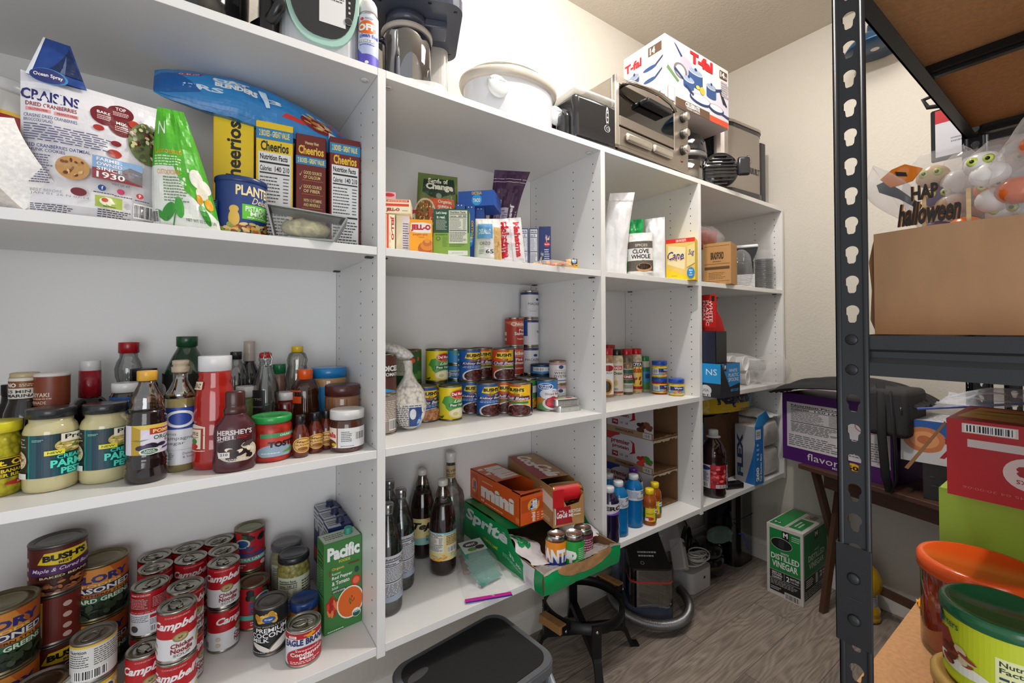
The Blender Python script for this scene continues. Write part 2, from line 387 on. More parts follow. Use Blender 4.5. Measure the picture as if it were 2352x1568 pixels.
rp = N.new('ShaderNodeValToRGB'); rp.color_ramp.elements[0].position = .3; rp.color_ramp.elements[0].color = (.55, .54, .53, 1); rp.color_ramp.elements[1].position = .72; rp.color_ramp.elements[1].color = (1.1, 1.1, 1.1, 1)
L.new(ad.outputs[0], rp.inputs[0])
mu = N.new('ShaderNodeMix'); mu.data_type = 'RGBA'; mu.blend_type = 'MULTIPLY'; mu.inputs[0].default_value = 1; L.new(br.outputs['Color'], mu.inputs[6]); L.new(rp.outputs[0], mu.inputs[7]); L.new(mu.outputs[2], B.inputs['Base Color'])
B.inputs['Roughness'].default_value = .5; MC['floor'] = fm
struct(S().box(XL, YN, -.05, XW, YW, 0, 'floor'), 'floor')
struct(S().box(XL, YN, ZC, XW, YW, ZC+.05, 'w:cfc8bb'), 'ceiling')
struct(S().box(XL, YW, 0, XW+.1, YW+.1, ZC, 'w:cbc5ba'), 'wall_back')
struct(S().box(XW, YN, 0, XW+.1, YW, ZC, 'w:cbc5ba'), 'wall_right')
struct(S().box(.5, YN-.1, 0, XW+.1, YN, ZC, 'w:cbc5ba'), 'wall_front')
bb = [(0, 0), (-.013, 0), (-.013, .085), (-.009, .095), (-.006, .104), (0, .106)]
struct(S().extr([(YW+a, b) for a, b in bb], XL, XW, 'p:e4e0d8', 'x'), 'baseboard_back')
struct(S().extr([(XW+a, b) for a, b in bb], YN, YW-.013, 'p:e4e0d8', 'y'), 'baseboard_right')
# ---------------------------------------------------------------- the wall-hung shelving: one built-in unit
sh = thing('wall_shelving', 'white wall-hung shelving of four bays with rows of shelf-pin holes', 'shelving', (.36, YF, Z4-.03))
off = Vector((-.36, -YF, -(Z4-.03)))
WH = 'n:e2e2e1'
DX = [(-.5, -.48), (.3417, .3618), (1.1193, 1.1407), (1.7156, 1.7348), (2.4946, 2.5145)]
def sub(s): s.xf = Matrix.Translation(off); return s
for i, (a, b) in enumerate(DX):
    top = ZT if i in (0, 1) else ZT-TH
    s = S(); s.box(a, YF, .4870, b, YB-.006, top, WH, .0006, 1)
    holes = []
    for col, yy in enumerate((YF+.037, YF+.137, YF+.36)):
        z = Z4+.03
        while z < ZT-.05:
            if not (col == 1 and False): holes.append((yy, z))
            z += .032
    for sd, fl in ((a-.0004, -1), (b+.0004, 1)):
        V = []; Fs = []
        for yy, z in holes:
            k = len(V)
            for q in range(8):
                t = q*PI/4*(fl); V.append((sd, yy+.0024*math.cos(t), z+.0024*math.sin(t)))
            Fs.append(tuple(range(k, k+8)))
        if (i, fl) not in ((0, -1), (4, 1)): s.add(V, Fs, 'r:151515')
    sub(s).build('upright_panel', sh)
for i in range(4):
    x0, x1 = DX[i][1]+.0006, DX[i+1][0]-.0006
    for z, n in ((Z1, 'shelf'), (Z3, 'shelf'), (Z4, 'shelf')):
        s = S(); s.box(x0, YF+.001, z-TH, x1, YB-.008, z, WH, .0006, 1)
        sub(s).build('shelf', sh)
        for xx, sg in ((x0, 1), (x1, -1)):
            if z == Z4: continue
            for yy in (YF+.037, YF+.36):
                s = S(); s.box(xx, yy-.007, z-TH-.003, xx+sg*.016, yy+.007, z-TH+.0005, 'd:3a3a3a', .001, 1); sub(s).build('shelf_clip', sh)
    s = S(); s.box(x0, YB-.006, Z4-.02, x1, YB, ZT-TH, WH); sub(s).build('back_panel', sh)
s = S(); s.box(DX[0][1], YF, ZT-TH, DX[1][0]-.0005, YB, ZT, WH, .0006, 1); sub(s).build('top_panel', sh)
s = S(); s.box(DX[1][1]+.0005, YF, ZT-TH, DX[4][1], YB, ZT, WH, .0006, 1); sub(s).build('top_panel', sh)
for i in range(1, 5):     # white cam covers under the top
    for xx, sg in ((DX[i][0], -1), (DX[i][1], 1)):
        if i == 4 and sg > 0: continue
        s = S(); s.lathe([(.011, ZT-TH-.002), (.010, ZT-TH-.003), (0, ZT-TH-.003)], 'p:dededd', 18, (xx+sg*.02, YF+.037)); s.box(xx+sg*.012-.002, YF+.0345, ZT-TH-.0034, xx+sg*.02+.003, YF+.036, ZT-TH-.002, 'd:2a2a2a'); sub(s).build('connector_cover', sh)
s = S(); s.box(.95, YB-.03, 1.60, 1.1193, YB-.0065, 1.685, 'p:dcdcda', .001, 1); sub(s).build('hanging_rail', sh); s = S(); s.box(1.09, YB-.05, 1.61, 1.1188, YB-.03, 1.675, 'p:e6e6e4', .002, 1)
sub(s).build('hanging_bracket', sh)
# ================================================================ helpers for standing things in view
def az(u): d = ray(u, CYP); return math.atan2(d.x, d.y)
def atu(u, y, z=0): return (y*math.tan(az(u)), y, z)
def pr(*n, k=.001): return [(n[i]*k, n[i+1]*k) for i in range(0, len(n), 2)]
Wt, Bk, Rd, Yl, Gn = 'ececec', '161616', 'b80f1c', 'f2c81c', '1c7a3c'
# ================================================================ FIRST BAY, TOP SHELF (bags and cereal)
quaker = R(0, 0, 1, .8, '9a1620')+R(-.2, 0, 1.2, .18, '1d3f7a')+R(.62, .25, .82, .72, 'e0ddd2')+FP(.64, .28, .8, .7, 14, '444444')+E(.5, .2, .2, .12, 'b31622')+T(.42, .16, .58, .24, 'HEART', Wt)+R(0, .8, 1, .83, 'd9b23c')+E(.15, .55, .2, .17, 'd8cfc0')
x, y, z = atu(-5, 1.2, Z1)
place('oats', jar('oats_canister', [('canister', 'w:d8d6d2', pr(66, 0, 66, 240)), ('label', 'c8c6c0', .0665, .004, .228, quaker), ('lid', 'p:cfcfcd', pr(69, 226, 70, 230, 70, 246, 67, 249, 62, 249, 60, 244, 0, 244))]),
      'round oats canister with red label and white lid at the left end of top shelf', 'canister', (x-.01, y, z), face(x, y, 20))
s = S()
for i in range(16):       # a slumped sheaf of white paper napkins
    def fn(a, b, i=i): q = b*.24; return Vector(((a-.5)*.07-.05*b*b+i*.0016, -.01-.02*math.sin(b*PI)+i*.0022, .15-q*.63+.012*math.sin(a*3)*b))
    s.grid(fn, 4, 14, 'r:e4e2df' if i else 'r:edebe9')
    s.grid(lambda a, b, i=i: fn(a, b)+Vector((.0006, .0016, 0)), 4, 14, 'r:d9cfc0', flip=True)
x, y, z = atu(45, 1.075, Z1)
s.xf = Matrix.Rotation(math.radians(-12), 4, 'Y') @ Matrix.Scale(-1, 4, (1, 0, 0)); s.f = [tuple(reversed(f)) for f in s.f]
o = s.build('paper_napkins', None, (x-.012, y, z-.0), face(x, y, 0)); tag(o, 'slumped sheaf of white paper napkins leaning at the left end of top shelf', 'napkins')
o = pouch('snack_bag', .2, .27, .09, 'f:1d6cb0', R(0, 0, 1, .3, 'b56a24')+T(.2, .42, .8, .56, 'AIR', Wt, rot=0)+R(0, .6, 1, .63, Wt), 11)()
x, y, z = atu(92, 1.27, Z1); o.location = (x, y, z); o.rotation_euler = (0, 0, face(x, y)); tag(o, 'blue snack bag with orange foot, half hidden behind the white dried cranberry bag', 'bag')
# dried cranberry bag
cr = (R(0, 0, 1, 1, 'e3e2e6')+T(.0, .8, .38, .88, 'CRAISINS', '23246b', .03)+T(.03, .755, .36, .785, 'DRIED CRANBERRIES', '8a2030')
 +R(.03, .72, .19, .745, 'e79a9a')+R(.21, .715, .37, .74, 'e79a9a')+T(.05, .725, .17, .74, 'GLUTEN-FREE', '8a2030', 0)+T(.23, .72, .36, .735, 'PEANUT-FREE', '8a2030', 0)
 +E(.55, .8, .1, .08, '6d1724')+E(.68, .86, .1, .07, '6d1724')+E(.68, .735, .1, .07, '6d1724')+T(.5, .81, .6, .835, 'BAKE', Wt)+FP(.5, .76, .6, .8, 3, 'e8c8c8')+T(.64, .88, .72, .91, 'TOP', Wt)+FP(.62, .83, .74, .87, 3, 'e8c8c8')+T(.64, .755, .72, .78, 'MIX', Wt)+FP(.63, .7, .73, .745, 3, 'e8c8c8')
 +E(.78, .79, .045, .03, 'b8331f')+E(.51, .69, .04, .022, 'a82a1c')+E(.64, .6, .04, .02, '8a2028')+E(.63, .52, .055, .03, 'a82418')
 +E(.9, .66, .17, .17, '6f7a4c')+SP(.9, .66, .15, .15, 70, .024, ['41502c', 'c9c58c', '6a2430', '8a8f52', 'd9d2b0', '2f3c22'], 4)
 +T(.02, .66, .36, .685, "CRAISINS' DRIED CRANBERRIES", '23246b', .01)+T(.02, .63, .2, .652, 'BROCCOLI SALAD', '23246b', .01)+FP(.02, .5, .6, .62, 7, '55557a')
 +T(.0, .455, .45, .48, 'DRIED CRANBERRIES OATMEAL', '23246b', .01)+T(.03, .425, .28, .448, 'CHUNK COOKIES', '23246b', .01)+FP(.04, .2, .2, .41, 12, '55557a')
 +E(.33, .34, .115, .085, 'b98a4e')+SP(.33, .34, .09, .06, 16, .016, ['7c4420', 'd8b070', '5a2c20'], 6)+E(.37, .17, .055, .03, '6d1f28')
 +R(.46, .29, .84, .46, '8a3a44')+R(.46, .37, .84, .46, '7fa3cc')+G('6d6a70', (.6, .34), (.84, .3), (.84, .4), (.74, .42))+T(.49, .425, .68, .45, 'FARMER', Wt)+T(.49, .39, .68, .415, 'OWNED', Wt)+T(.49, .355, .68, .38, 'SINCE', Wt)+T(.49, .3, .7, .345, '1930', Wt)
 +T(.6, .262, .74, .276, 'VISIT US AT', '333355', 0)+E(.53, .225, .03, .022, '24488c')+E(.67, .22, .03, .022, 'b0305c')+E(.82, .215, .03, .022, 'b8202c')+T(.525, .212, .54, .238, 'f', Wt)+T(.812, .203, .83, .228, 'p', Wt)
 +FP(.47, .18, .62, .195, 1, '333355')+FP(.62, .175, .76, .19, 1, '333355')+FP(.78, .17, .9, .185, 1, '333355')
 +R(.48, .08, .68, .165, '9db04a')+E(.57, .125, .06, .032, 'dfe5c8')+E(.55, .135, .025, .016, 'c04a38')+T(.54, .083, .63, .094, 'MyPlate', '33401c')
 +T(.06, .14, .26, .158, 'BEST BEFORE', '8c8c94', 0)+T(.06, .115, .44, .135, 'JAN 01 26 N 07:14', '8c8c94', 0)+FP(.5, -.0, .75, .07, 5, '33334c')+BC(.77, .04, .94, .15)+FP(.06, .01, .35, .06, 4, '33334c'))
x, y, z = atu(215, 1.1, Z1)
th = thing('cranberry_bag', 'large white bag of dried cranberries with blue logo, on the top shelf', 'bag', (x, y, z), face(x, y, 4))
pouch('pouch', .182, .243, .07, 'f:dddce2', cr, 3, .005, .3, taper=-.02)().parent = th
def wr(p, x, y): p.x = (x-.5)*(.075*(1-.55*y))-.02; p.y = p.y*.4-.01+.03*y; return p
o = pouch('blue_flap', .13, .085, .02, 'f:1b3f86', R(.0, 0, .08, 1, 'd8dce4')+G('0f2550', (.3, .2), (.9, .9), (1, .2))+G('5a6a8c', (.5, .1), (.75, .7), (.62, .1)), 5, .004, .5, wr)(); o.parent = th; o.location = (-.03, 0, .236)
s = S(); n0 = 30
s.decal(E(.5, .5, .5, .5, '1c7fc4', 30)+E(.47, .5, .46, .46, '1f2a6e', 30)+T(.1, .36, .86, .66, 'Ocean Spray', Wt, .02), lambda a, b, e: (-.083+.046*a, -.024-e*3-.004*math.sin(a*PI), .222+.026*b+.003*(a-.5)), .2, 0)
s.build('brand_oval', th)
# dark instant oatmeal box behind
oq = T(.1, .72, .6, .82, 'QUA', 'd8cfc0')+R(.1, .68, .8, .69, 'a89060')+T(.05, .52, .6, .62, 'TANT', Wt)+T(.05, .36, .7, .5, 'VOR', Wt)+FP(.1, .2, .7, .33, 3, 'b9b0a0')+E(.45, .9, .12, .05, 'b9a58c')
x, y, z = atu(352, 1.19, Z1)
o = carton('oatmeal_box', .12, .07, .2, '2a2523', f=oq, l=oq)(); o.location = (x, y, z); o.rotation_euler = (0, 0, face(x, y)); tag(o, 'dark brown instant oatmeal box showing between white bag and green bag', 'box')
gb = (R(0, 0, 1, 1, 'dfe3dc')+R(0, .5, 1, 1, '4fae2a')+G('4fae2a', (.55, .3), (1, .1), (1, .5), (.4, .5))+T(.1, .76, .28, .88, 'N', Wt, .0)+T(.05, .6, .6, .65, 'Unroasted', 'd9a01c', 0)+FP(.05, .5, .6, .59, 4, 'cfe6c0')
 +T(.1, .43, .5, .47, 'CUSTOIDROIANS', 'd9941c', 0)+FP(.2, .2, .6, .42, 9, '6f8a66')
 +E(.78, .42, .12, .08, 'e9e6da')+E(.9, .36, .1, .06, 'f0eee2')+E(.82, .3, .1, .05, 'e4e0cc')+E(.9, .22, .07, .05, 'e0a020')+E(.76, .25, .05, .04, 'd99418')
 +E(.25, .12, .12, .06, '2f8a2c', rot=.5)+E(.42, .16, .07, .09, '3c9a34')+E(.14, .09, .1, .03, '2f8a2c', rot=-.4)+E(.8, .12, .1, .05, '2f8a2c', rot=-.9)+G('3a8a34', (.28, .0), (.3, 0), (.38, .14), (.36, .14))+T(.5, .045, .95, .075, 'NET WT 32 OZ (2 LB)', '3c5a3c', 0)+BC(.0, .03, .1, .13))
def wg(p, x, y): p.x = p.x*(1-.62*y**1.5)-.03*y; return p
x, y, z = atu(432, 1.085, Z1)
o = pouch('green_bag', .108, .235, .06, 'f:dfe3dc', gb, 21, .006, .35, wg)(); o.location = (x, y, z); o.rotation_euler = (0, 0, face(x, y, -3)); tag(o, 'green and white crumpled bag with leaf print between cranberry bag and cereal boxes', 'bag')
# cereal boxes
def cer_front(bg): return T(.3, .42, .68, .95, 'Cheerios', '1c1a18', .03, rot=90)+E(.5, .05, .55, .16, 'a3222a')+SP(.5, .08, .46, .1, 60, .05, ['e0b060', 'c98f3c', 'f0cf90'], 8, .8)+FP(.7, .26, .9, .32, 3, '7a6a10')
def cer_nf(top, ink): return R(0, .94, 1, 1, top)+R(0, .86, 1, .95, '2f84b8')+T(.08, .885, .9, .935, '2 BOXES - GREAT VALUE', 'f3e27a', .03)+T(.12, .77, .88, .85, 'Cheerios', ink, .03)+NF(.06, .02, .94, .76)
hn = T(.3, .91, .75, .945, 'Honey Nut', 'f0d890', .02)+T(.08, .83, .92, .905, 'Cheerios', 'f4c63c', .03)+R(.0, .74, 1, .81, '2f84b8')+T(.06, .755, .94, .797, '2 BOXES - GREAT VALUE', 'f3e27a', .03)
for k, (a, b) in enumerate((('GOOD SOURCE', 'OF CALCIUM'), ('GOOD SOURCE', 'OF FIBER'), ('WITH 12 VITAMINS', 'AND MINERALS'))):
    yy = .66-k*.12; hn += T(.25, yy, .85, yy+.028, a, 'f0d890', .01)+T(.25, yy-.038, .8, yy-.01, b, 'f0d890', .01)+R(.2, yy-.055, .9, yy-.052, 'd08838')+(G('f0d890', (.1, yy), (.14, yy-.02), (.22, yy+.03), (.14, yy-.01)) if k < 2 else [])
hn += G('a5461c', (0, 0), (1, 0), (1, .35), (0, .25))+T(.2, .2, .85, .235, 'Celiac Disease', 'f0d890', .01)+T(.15, .165, .88, .2, 'FOUNDATION', 'f0d890', .02)+E(.2, .1, .06, .02, 'e8c070')+E(.75, .08, .06, .02, 'e8c070')
CB = 'cereal boxes on the top shelf'
for uL, uR, vt, y, key, f, lbl, rr in ((487, 583, 262, 1.235, 'f0cf14', cer_front(0), 'yellow cereal box with sideways black lettering, leftmost of the four cereal boxes', -3),
    (586, 673, 283, 1.21, 'efcb18', cer_nf('efcb18', '1c1a18'), 'yellow cereal box showing its nutrition panel, second of the four cereal boxes', 0),
    (678, 749, 311, 1.2, '6f1d14', hn, 'dark red honey cereal box with checkmark list, third of the four cereal boxes', 4),
    (756, 828, 319, 1.18, '74201a', cer_nf('6a1a16', 'f4c63c'), 'dark red cereal box with nutrition panel, rightmost of the four cereal boxes', 8)):
    D = y/math.cos(az((uL+uR)/2)); w = 2*D*math.tan(abs(az(uR)-az(uL))/2)*.98
    dz = ray((uL+uR)/2, vt); h = CAM.z+D*dz.z/math.hypot(dz.x, dz.y)-Z1
    x, _, z = atu((uL+uR)/2, y)
    o = carton('cereal_box', w, .18, h, key, f=f, r=R(0, 0, 1, 1, 'c8a030' if key[0] == 'e' or key[0] == 'f' else '6f1d14'), l=R(0, 0, 1, 1, key))()
    rz = face(x, y, rr); o.location = (x-math.sin(rz)*.09, y+math.cos(rz)*.09, Z1); o.rotation_euler = (0, 0, rz); tag(o, lbl, 'cereal box', CB)
ob = (R(0, 0, 1, 1, '2f86c8')+G('a51e2c', (.02, .84), (.2, .86), (.21, .98), (.03, .97))+T(.04, .87, .19, .95, 'Malt-O-Meal', Wt, .01)+E(.32, .8, .07, .14, '7ab8e4')+T(.25, .74, .42, .92, 'OAT', Wt, .06)+T(.26, .56, .46, .72, 'BLENDERS', Wt, .06)+T(.12, .35, .3, .5, 'SRS', 'cfe4f4', .04)
 +G('1b5fa6', (0, 0), (.2, .3), (.1, .9), (0, 1))+T(.5, .5, .58, .66, '3', 'e8f2fa', .02)+G('cc2a24', (.58, .28), (.7, .3), (.72, .42), (.6, .4))+E(.77, .5, .09, .2, '8a1e22')+SP(.77, .58, .08, .2, 34, .02, ['d8a860', 'b98040', 'e8c890'], 5, 1)+R(.84, .15, .95, .45, 'd8dce4')+BC(.85, .2, .94, .4)+T(.82, .65, .95, .85, 'TY', 'c83a2a', .05)
 +G('cfe6f8', (.46, .75), (.5, .3), (.52, .32), (.5, .8)))
def wb(p, x, y):
    X = (x-.5)*.40; return Vector((X, (y-.5)*-.14+.01*math.sin(x*9)-.01, .045-p.y*.9+(.03 if x < .5 else 0)*0+.055*(.5-x)*(1 if x < .5 else 1)+.014*math.sin(x*PI*2+1)))
s = S()
def top(x, y): 
    th = .046*math.sin(PI*x)**.5*math.sin(PI*min(max(y, 0), 1))**.6; return th
def fnb(sg):
    def fn(x, y, e=0):
        w = .075*(.55+.45*math.sin(PI*min(max(x, .0), 1))**.5); n = noise.noise(Vector((x*7, y*4, 5+sg)))*.006+noise.noise(Vector((x*19, y*9, 5+sg)))*.003
        q = top(x, y)+n*math.sin(PI*min(max(x, 0), 1))+e
        a = math.radians(38); Y = (y-.5)*2*w; zc = .055*(.5-x)+.022*math.sin(x*PI)+.01
        return Vector(((x-.5)*.43, -Y*-math.sin(a)*.6-sg*q*math.cos(a)*.9, zc+Y*.75+sg*q*.5))
    return fn
s.grid(fnb(1), 36, 14, 'f:2f86c8'); s.grid(fnb(-1), 36, 14, 'f:2f86c8', flip=True); s.decal(ob, lambda x, y, e: fnb(1)(x, y*.62+.03, e*1.5+.0022), 1/36, 1/14, .0001, 'f:')
x, y, z = atu(606, 1.23, Z1)
o = s.build('cereal_bag', None, (x, y+.02, Z1+.32), face(x, y, 6)); tag(o, 'long blue oat cereal bag lying across the tops of the cereal boxes', 'bag')
# nuts canister, dip tray
pl = (T(.42, .74, 1.02, .93, 'PLANTERS', 'ead9a0', .03)+T(.62, .6, .95, .72, 'Deluxe', 'ead9a0', 0, .4)+R(.5, .3, .98, .58, '5fbf2c')+T(.54, .45, .9, .55, 'PISTACHIO', Wt)+T(.6, .37, .82, .45, 'MIX', Wt)+FP(.56, .32, .96, .36, 1, Wt)+E(.4, .3, .07, .16, 'd8b04c')+E(.4, .47, .06, .07, 'd8b04c')
 +SP(.62, .1, .5, .13, 60, .055, ['b5642c', 'd8a850', '7a3a1c', 'c8c070', '8fa04a', 'e0c080'], 9, .6)+R(.02, .3, .2, .62, '2a4a7c')+FP(.04, .32, .18, .6, 8, 'bcd0e0'))
x, y, z = atu(553, 1.125, Z1)
place('nuts', jar('nuts_canister', [('canister', 'm:9aa0a8', pr(46, 0, 47, 2, 47, 126)), ('label', '1d3a78', .0483, .003, .118, pl), ('lid', 'p:1b3468', pr(49.5, 117, 50.5, 119, 50.5, 126, 48, 129, 44, 129, 43, 127, 0, 127))], sy=.8), 'navy canister of mixed nuts in front of the yellow cereal boxes', 'canister', (x, y, z), face(x, y, 2))
x, y, z = atu(702, 1.085, Z1); th = thing('dip_tray', 'grey card sleeve with clear window over a tub of beige dip, front of shelf', 'tub', (x, y, z), face(x, y, -2))
s = S(); pts = [(-.078, .072), (-.062, .002), (.058, .002), (.085, .058)]
s.extr([(-.062, 0), (.058, 0), (.088, .055), (.085, .058), (.056, .004), (-.06, .004), (-.074, .072), (-.078, .070)], -.04, .045, '8e9290', 'y'); s.extr([(-.078, .0705), (.0865, .0555), (.0865, .058), (-.078, .073)], -.04, .045, 'a4a7a5', 'y'); s.build('card_sleeve', th)
S().extr([(-.052, .004), (.05, .004), (.074, .054), (-.068, .066)], -.036, .04, 't12:dfe4e2', 'y').build('window', th)
S().grid(lambda a, b: Vector((.052*math.sin(b*PI)*math.cos(a*2*PI), .034*math.sin(b*PI)*math.sin(a*2*PI), .03-.022*math.cos(b*PI)+.006*noise.noise(Vector((a*8, b*8, 1))))), 20, 12, 'i:c9bf98', flip=True).build('dip', th)
# ================================================================ FIRST BAY, MIDDLE SHELF (bottles and jars)
pg = (R(-.1, 0, 1.5, 1, '1c9484')+R(.33, 0, .78, 1, '14525c')+R(.42, 0, .6, 1, '103a4c')+R(-.05, .0, .31, 1, '2a2a2a')+T(.04, .88, .26, .93, 'Try our simple', Wt, 0)+T(.05, .78, .25, .86, 'Skillet\nCreamy Pesto', Wt, .01)+T(.03, .71, .28, .76, 'Chicken Caprese', Wt, 0)
 +E(.16, .4, .16, .26, '1c1c1c')+E(.16, .42, .13, .2, 'd8c4a0')+SP(.16, .42, .11, .17, 26, .03, ['c85a34', 'e8dcb8', '5a7a34', 'e6c890'], 4)+R(-.05, 0, .31, .13, 'dcdcd8')+FP(.0, .02, .14, .1, 3, '555555')
 +E(.78, .78, .28, .27, '17323a')+E(.82, .72, .2, .17, 'd0b464')+SP(.82, .72, .18, .15, 26, .045, ['e0cc80', 'c0a850', '6a8a3c', 'f0e0a0'], 8)+R(.68, .8, 1.12, 1.0, 'e6e0c8')+T(.72, .83, 1.08, .97, 'Prego', '1a1a1a', .02)+R(.52, .52, .72, .63, 'e8dc30')+T(.55, .55, .69, .6, 'NEW', '1c5a3c')
 +T(.64, .42, 1.0, .51, 'CREAMY', '56dcc4', .02)+T(.58, .22, 1.25, .4, 'PARMESAN', '56dcc4', .04)+T(.68, .05, 1.02, .2, 'PESTO', '56dcc4', .04)+FP(.4, .86, .52, .92, 2, '8fd0c0'))
prego = jar('pesto_sauce_jar', [('glass_jar', 'h:c6bd90', pr(30, 0, 35.5, 3, 37, 9, 37, 108, 34, 118, 29.5, 124, 29.5, 135)), ('label', '1c9484', .0372, .028, .104, pg), cap(.0335, .131, .149, 'p:26282b')])
for k, (u, v, L_) in enumerate(((117, 1131, 'creamy pesto sauce jar with teal label, beside the yellow pepper jar'), (241, 1111, 'creamy pesto sauce jar with teal label, beside the balsamic bottle'))):
    p = stand(u, v, Z3, .037); place('prego', prego, L_, 'jar', p, face(*p[:2], -16), 'pesto sauce jars')
pep = R(.1, .28, 1, .75, '1a1a12')+R(.14, .52, .98, .74, 'e6c418')+R(.16, .54, .96, .72, '1a1a12')+T(.36, .56, .92, .7, 'Mt. Oliv', 'f0d020', .04)+T(.3, .4, .85, .48, 'MILD BANANA', 'e8d020', .03)+T(.3, .3, .88, .38, 'PEPPER RINGS', 'e8d020', .03)+E(.85, .15, .3, .06, 'b8202c')+T(.7, .13, .95, .17, 'SINCE 1926', Wt)
p = stand(1, 1143, Z3, .03)
place('pep', jar('pepper_jar', [('glass_jar', 'v:b0a824', pr(30, 0, 34, 4, 36, 14, 36, 80, 33, 100, 29, 108, 29, 116)), ('label', None, .0362, .012, .088, pep, 1, 10), cap(.034, .111, .13, 'p:d8cf2c')]), 'jar of yellow pepper rings with yellow lid at the left edge', 'jar', (p[0]-.008, p[1], p[2]), face(*p[:2]))
pmp = (R(.02, .02, 1.1, .98, 'd8cfe0')+R(.2, .02, .36, .98, 'b8962c')+G('d8bf50', (.2, .98), (1.1, .98), (1.1, .9), (.4, .82))+E(.95, .5, .6, .42, 'dcd6e6')+R(.5, .66, 1.2, .86, 'b03a24')+T(.55, .7, 1.15, .82, 'POMPEIAN', 'f0d890', .03)+T(.56, .48, 1.1, .62, 'ORGANIC', '3c5a3c', .02)+T(.78, .38, 1.15, .47, 'Balsamic', '4a3050', 0)+T(.84, .29, 1.15, .36, 'VINEGAR', '4a3050', 0)
 +G('4a2a6a', (.7, .14), (1.2, .2), (1.2, .28), (.72, .2))+SP(.5, .32, .22, .12, 9, .075, ['2a2038', '3c3050', '1c1828'], 5, 1)+E(.5, .12, .16, .11, 'e4e4dc')+E(.5, .12, .13, .085, '2f6a4c')+T(.42, .12, .58, .17, 'USDA', Wt)+T(.4, .07, .6, .11, 'ORGANIC', Wt)+G('5a8a3c', (.2, .5), (.36, .46), (.5, .52), (.34, .5))+R(-.2, .1, -.02, .9, 'd8d4dc')+BC(-.18, .15, -.05, .5, vert=True))
p = stand(336, 1112, Z3, .0335)
place('pomp', jar('balsamic_bottle', [('bottle', 'h:1d1012', pr(28, 0, 32, 3, 34, 14, 32.5, 28, 34, 31, 32.5, 34, 34, 37, 32.5, 40, 34, 43, 32, 48, 30.5, 52, 30.5, 112, 31, 116, 29, 120, 31, 124, 29, 128, 30, 132, 27, 138)), ('shoulder', 'g22:c8a890', pr(27, 138, 28, 142, 25, 150, 27, 155, 20, 172, 13.5, 186, 13.5, 196)), ('label', None, .0308, .054, .112, pmp, 1, 8), cap(.0158, .193, .212, 'p:d9a53c')]),
      'dark balsamic vinegar bottle with amber cap and olive label, ribbed sides', 'bottle', p, face(*p[:2]))
ov = R(0, .62, 1.2, 1, '24459c')+ring(.5, .8, .36, .15, .1, Wt, '24459c')+E(.95, .68, .03, .012, Wt)+T(.0, .52, .42, .57, 'California', '6a6a70', 0)+T(.02, .42, .78, .5, 'Champagne', '6a6a70', 0)+T(.02, .34, .6, .41, 'Vinegar', '6a6a70', 0)+R(.05, .26, .95, .263, '9a9aa0')+FP(.05, .1, .4, .22, 4, '8a8a90')+T(.55, .17, .85, .21, 'Delicious', '8a8a90', 0)+T(.55, .11, .75, .15, '& live', '8a8a90', 0)
p = stand(413, 1084, Z3, .026)
place('ov', jar('vinegar_bottle', [('bottle', 'h:857a4c', pr(24, 0, 26, 3, 26, 150)), ('neck', 'g38:d8d4b0', pr(26, 150, 25, 160, 17, 176, 13, 186, 12.5, 205)), ('label', 'd6d9df', .0263, .015, .132, ov, 1, 0), ('stopper', 'o:b9a992', pr(15, 203, 15.5, 206, 15.5, 214, 13, 215, 13, 218, 14.5, 219, 14.5, 227, 12, 228, 0, 228))]),
      'slim frosted vinegar bottle with blue and white label and wooden stopper', 'bottle', p, face(*p[:2], 0))
kt = (R(-.05, .1, .4, .6, 'd8d0b8')+G('d8d0b8', (-.05, .6), (.4, .6), (.18, .66))+R(-.02, .13, .37, .57, '9a2418')+R(.02, .15, .33, .55, 'e0d8c0')+T(.08, .42, .28, .5, 'HEINZ', '8a1c14', .02, rot=-90)+E(.18, .3, .08, .06, '3c7a34')+E(.18, .2, .1, .06, 'b8241c')+FP(.06, .36, .3, .4, 2, '5a3020'))
p = stand(493, 1080, Z3, .036)
place('kt', jar('ketchup_bottle', [('bottle', 'h:a3201a', pr(35, 0, 39, 4, 40, 20, 39, 40, 40, 43, 39, 46, 38, 70, 39, 73, 38, 76, 37, 100, 38, 103, 37, 106, 37, 130, 36, 150, 32, 168, 29, 180, 31, 186, 29, 192, 30, 200, 27, 207)), ('label', None, .0395, .03, .13, kt, 1, -8, .0375), ('neck_label', None, .0365, .165, .185, R(.0, .1, .3, .9, 'ddd5bd')+T(.03, .25, .27, .7, 'HEINZ', '7a2018'), 1, -4, .0318), cap(.0305, .203, .236, 'p:d9dadb')], sy=.78),
      'large red ketchup bottle with white cap behind the chocolate syrup', 'bottle', p, face(*p[:2]))
hs = (T(.14, .78, .82, .93, "HERSHEY'S", 'd8cfd0', .03)+T(.14, .64, .5, .76, 'SHELL', 'd8cfd0', .03)+FP(.52, .66, .76, .76, 2, 'b8242c')+T(.14, .59, .34, .63, 'TOPPING', 'd8cfd0', 0)+E(.56, .28, .4, .3, 'cfc4ae')+E(.46, .4, .3, .26, '2c1416')+SP(.52, .28, .3, .2, 18, .08, ['24100f', 'e8e0cc', '3a1c18', 'd8ccb0'], 3, .7)+E(.72, .5, .13, .06, '4a4044', rot=.5)+R(.2, .14, .4, .3, 'dcd8d4')+T(.23, .2, .37, .27, '210', '2a2020')+FP(.35, .02, .75, .1, 2, 'e8e0d8'))
p = stand(539, 1087, Z3, .03)
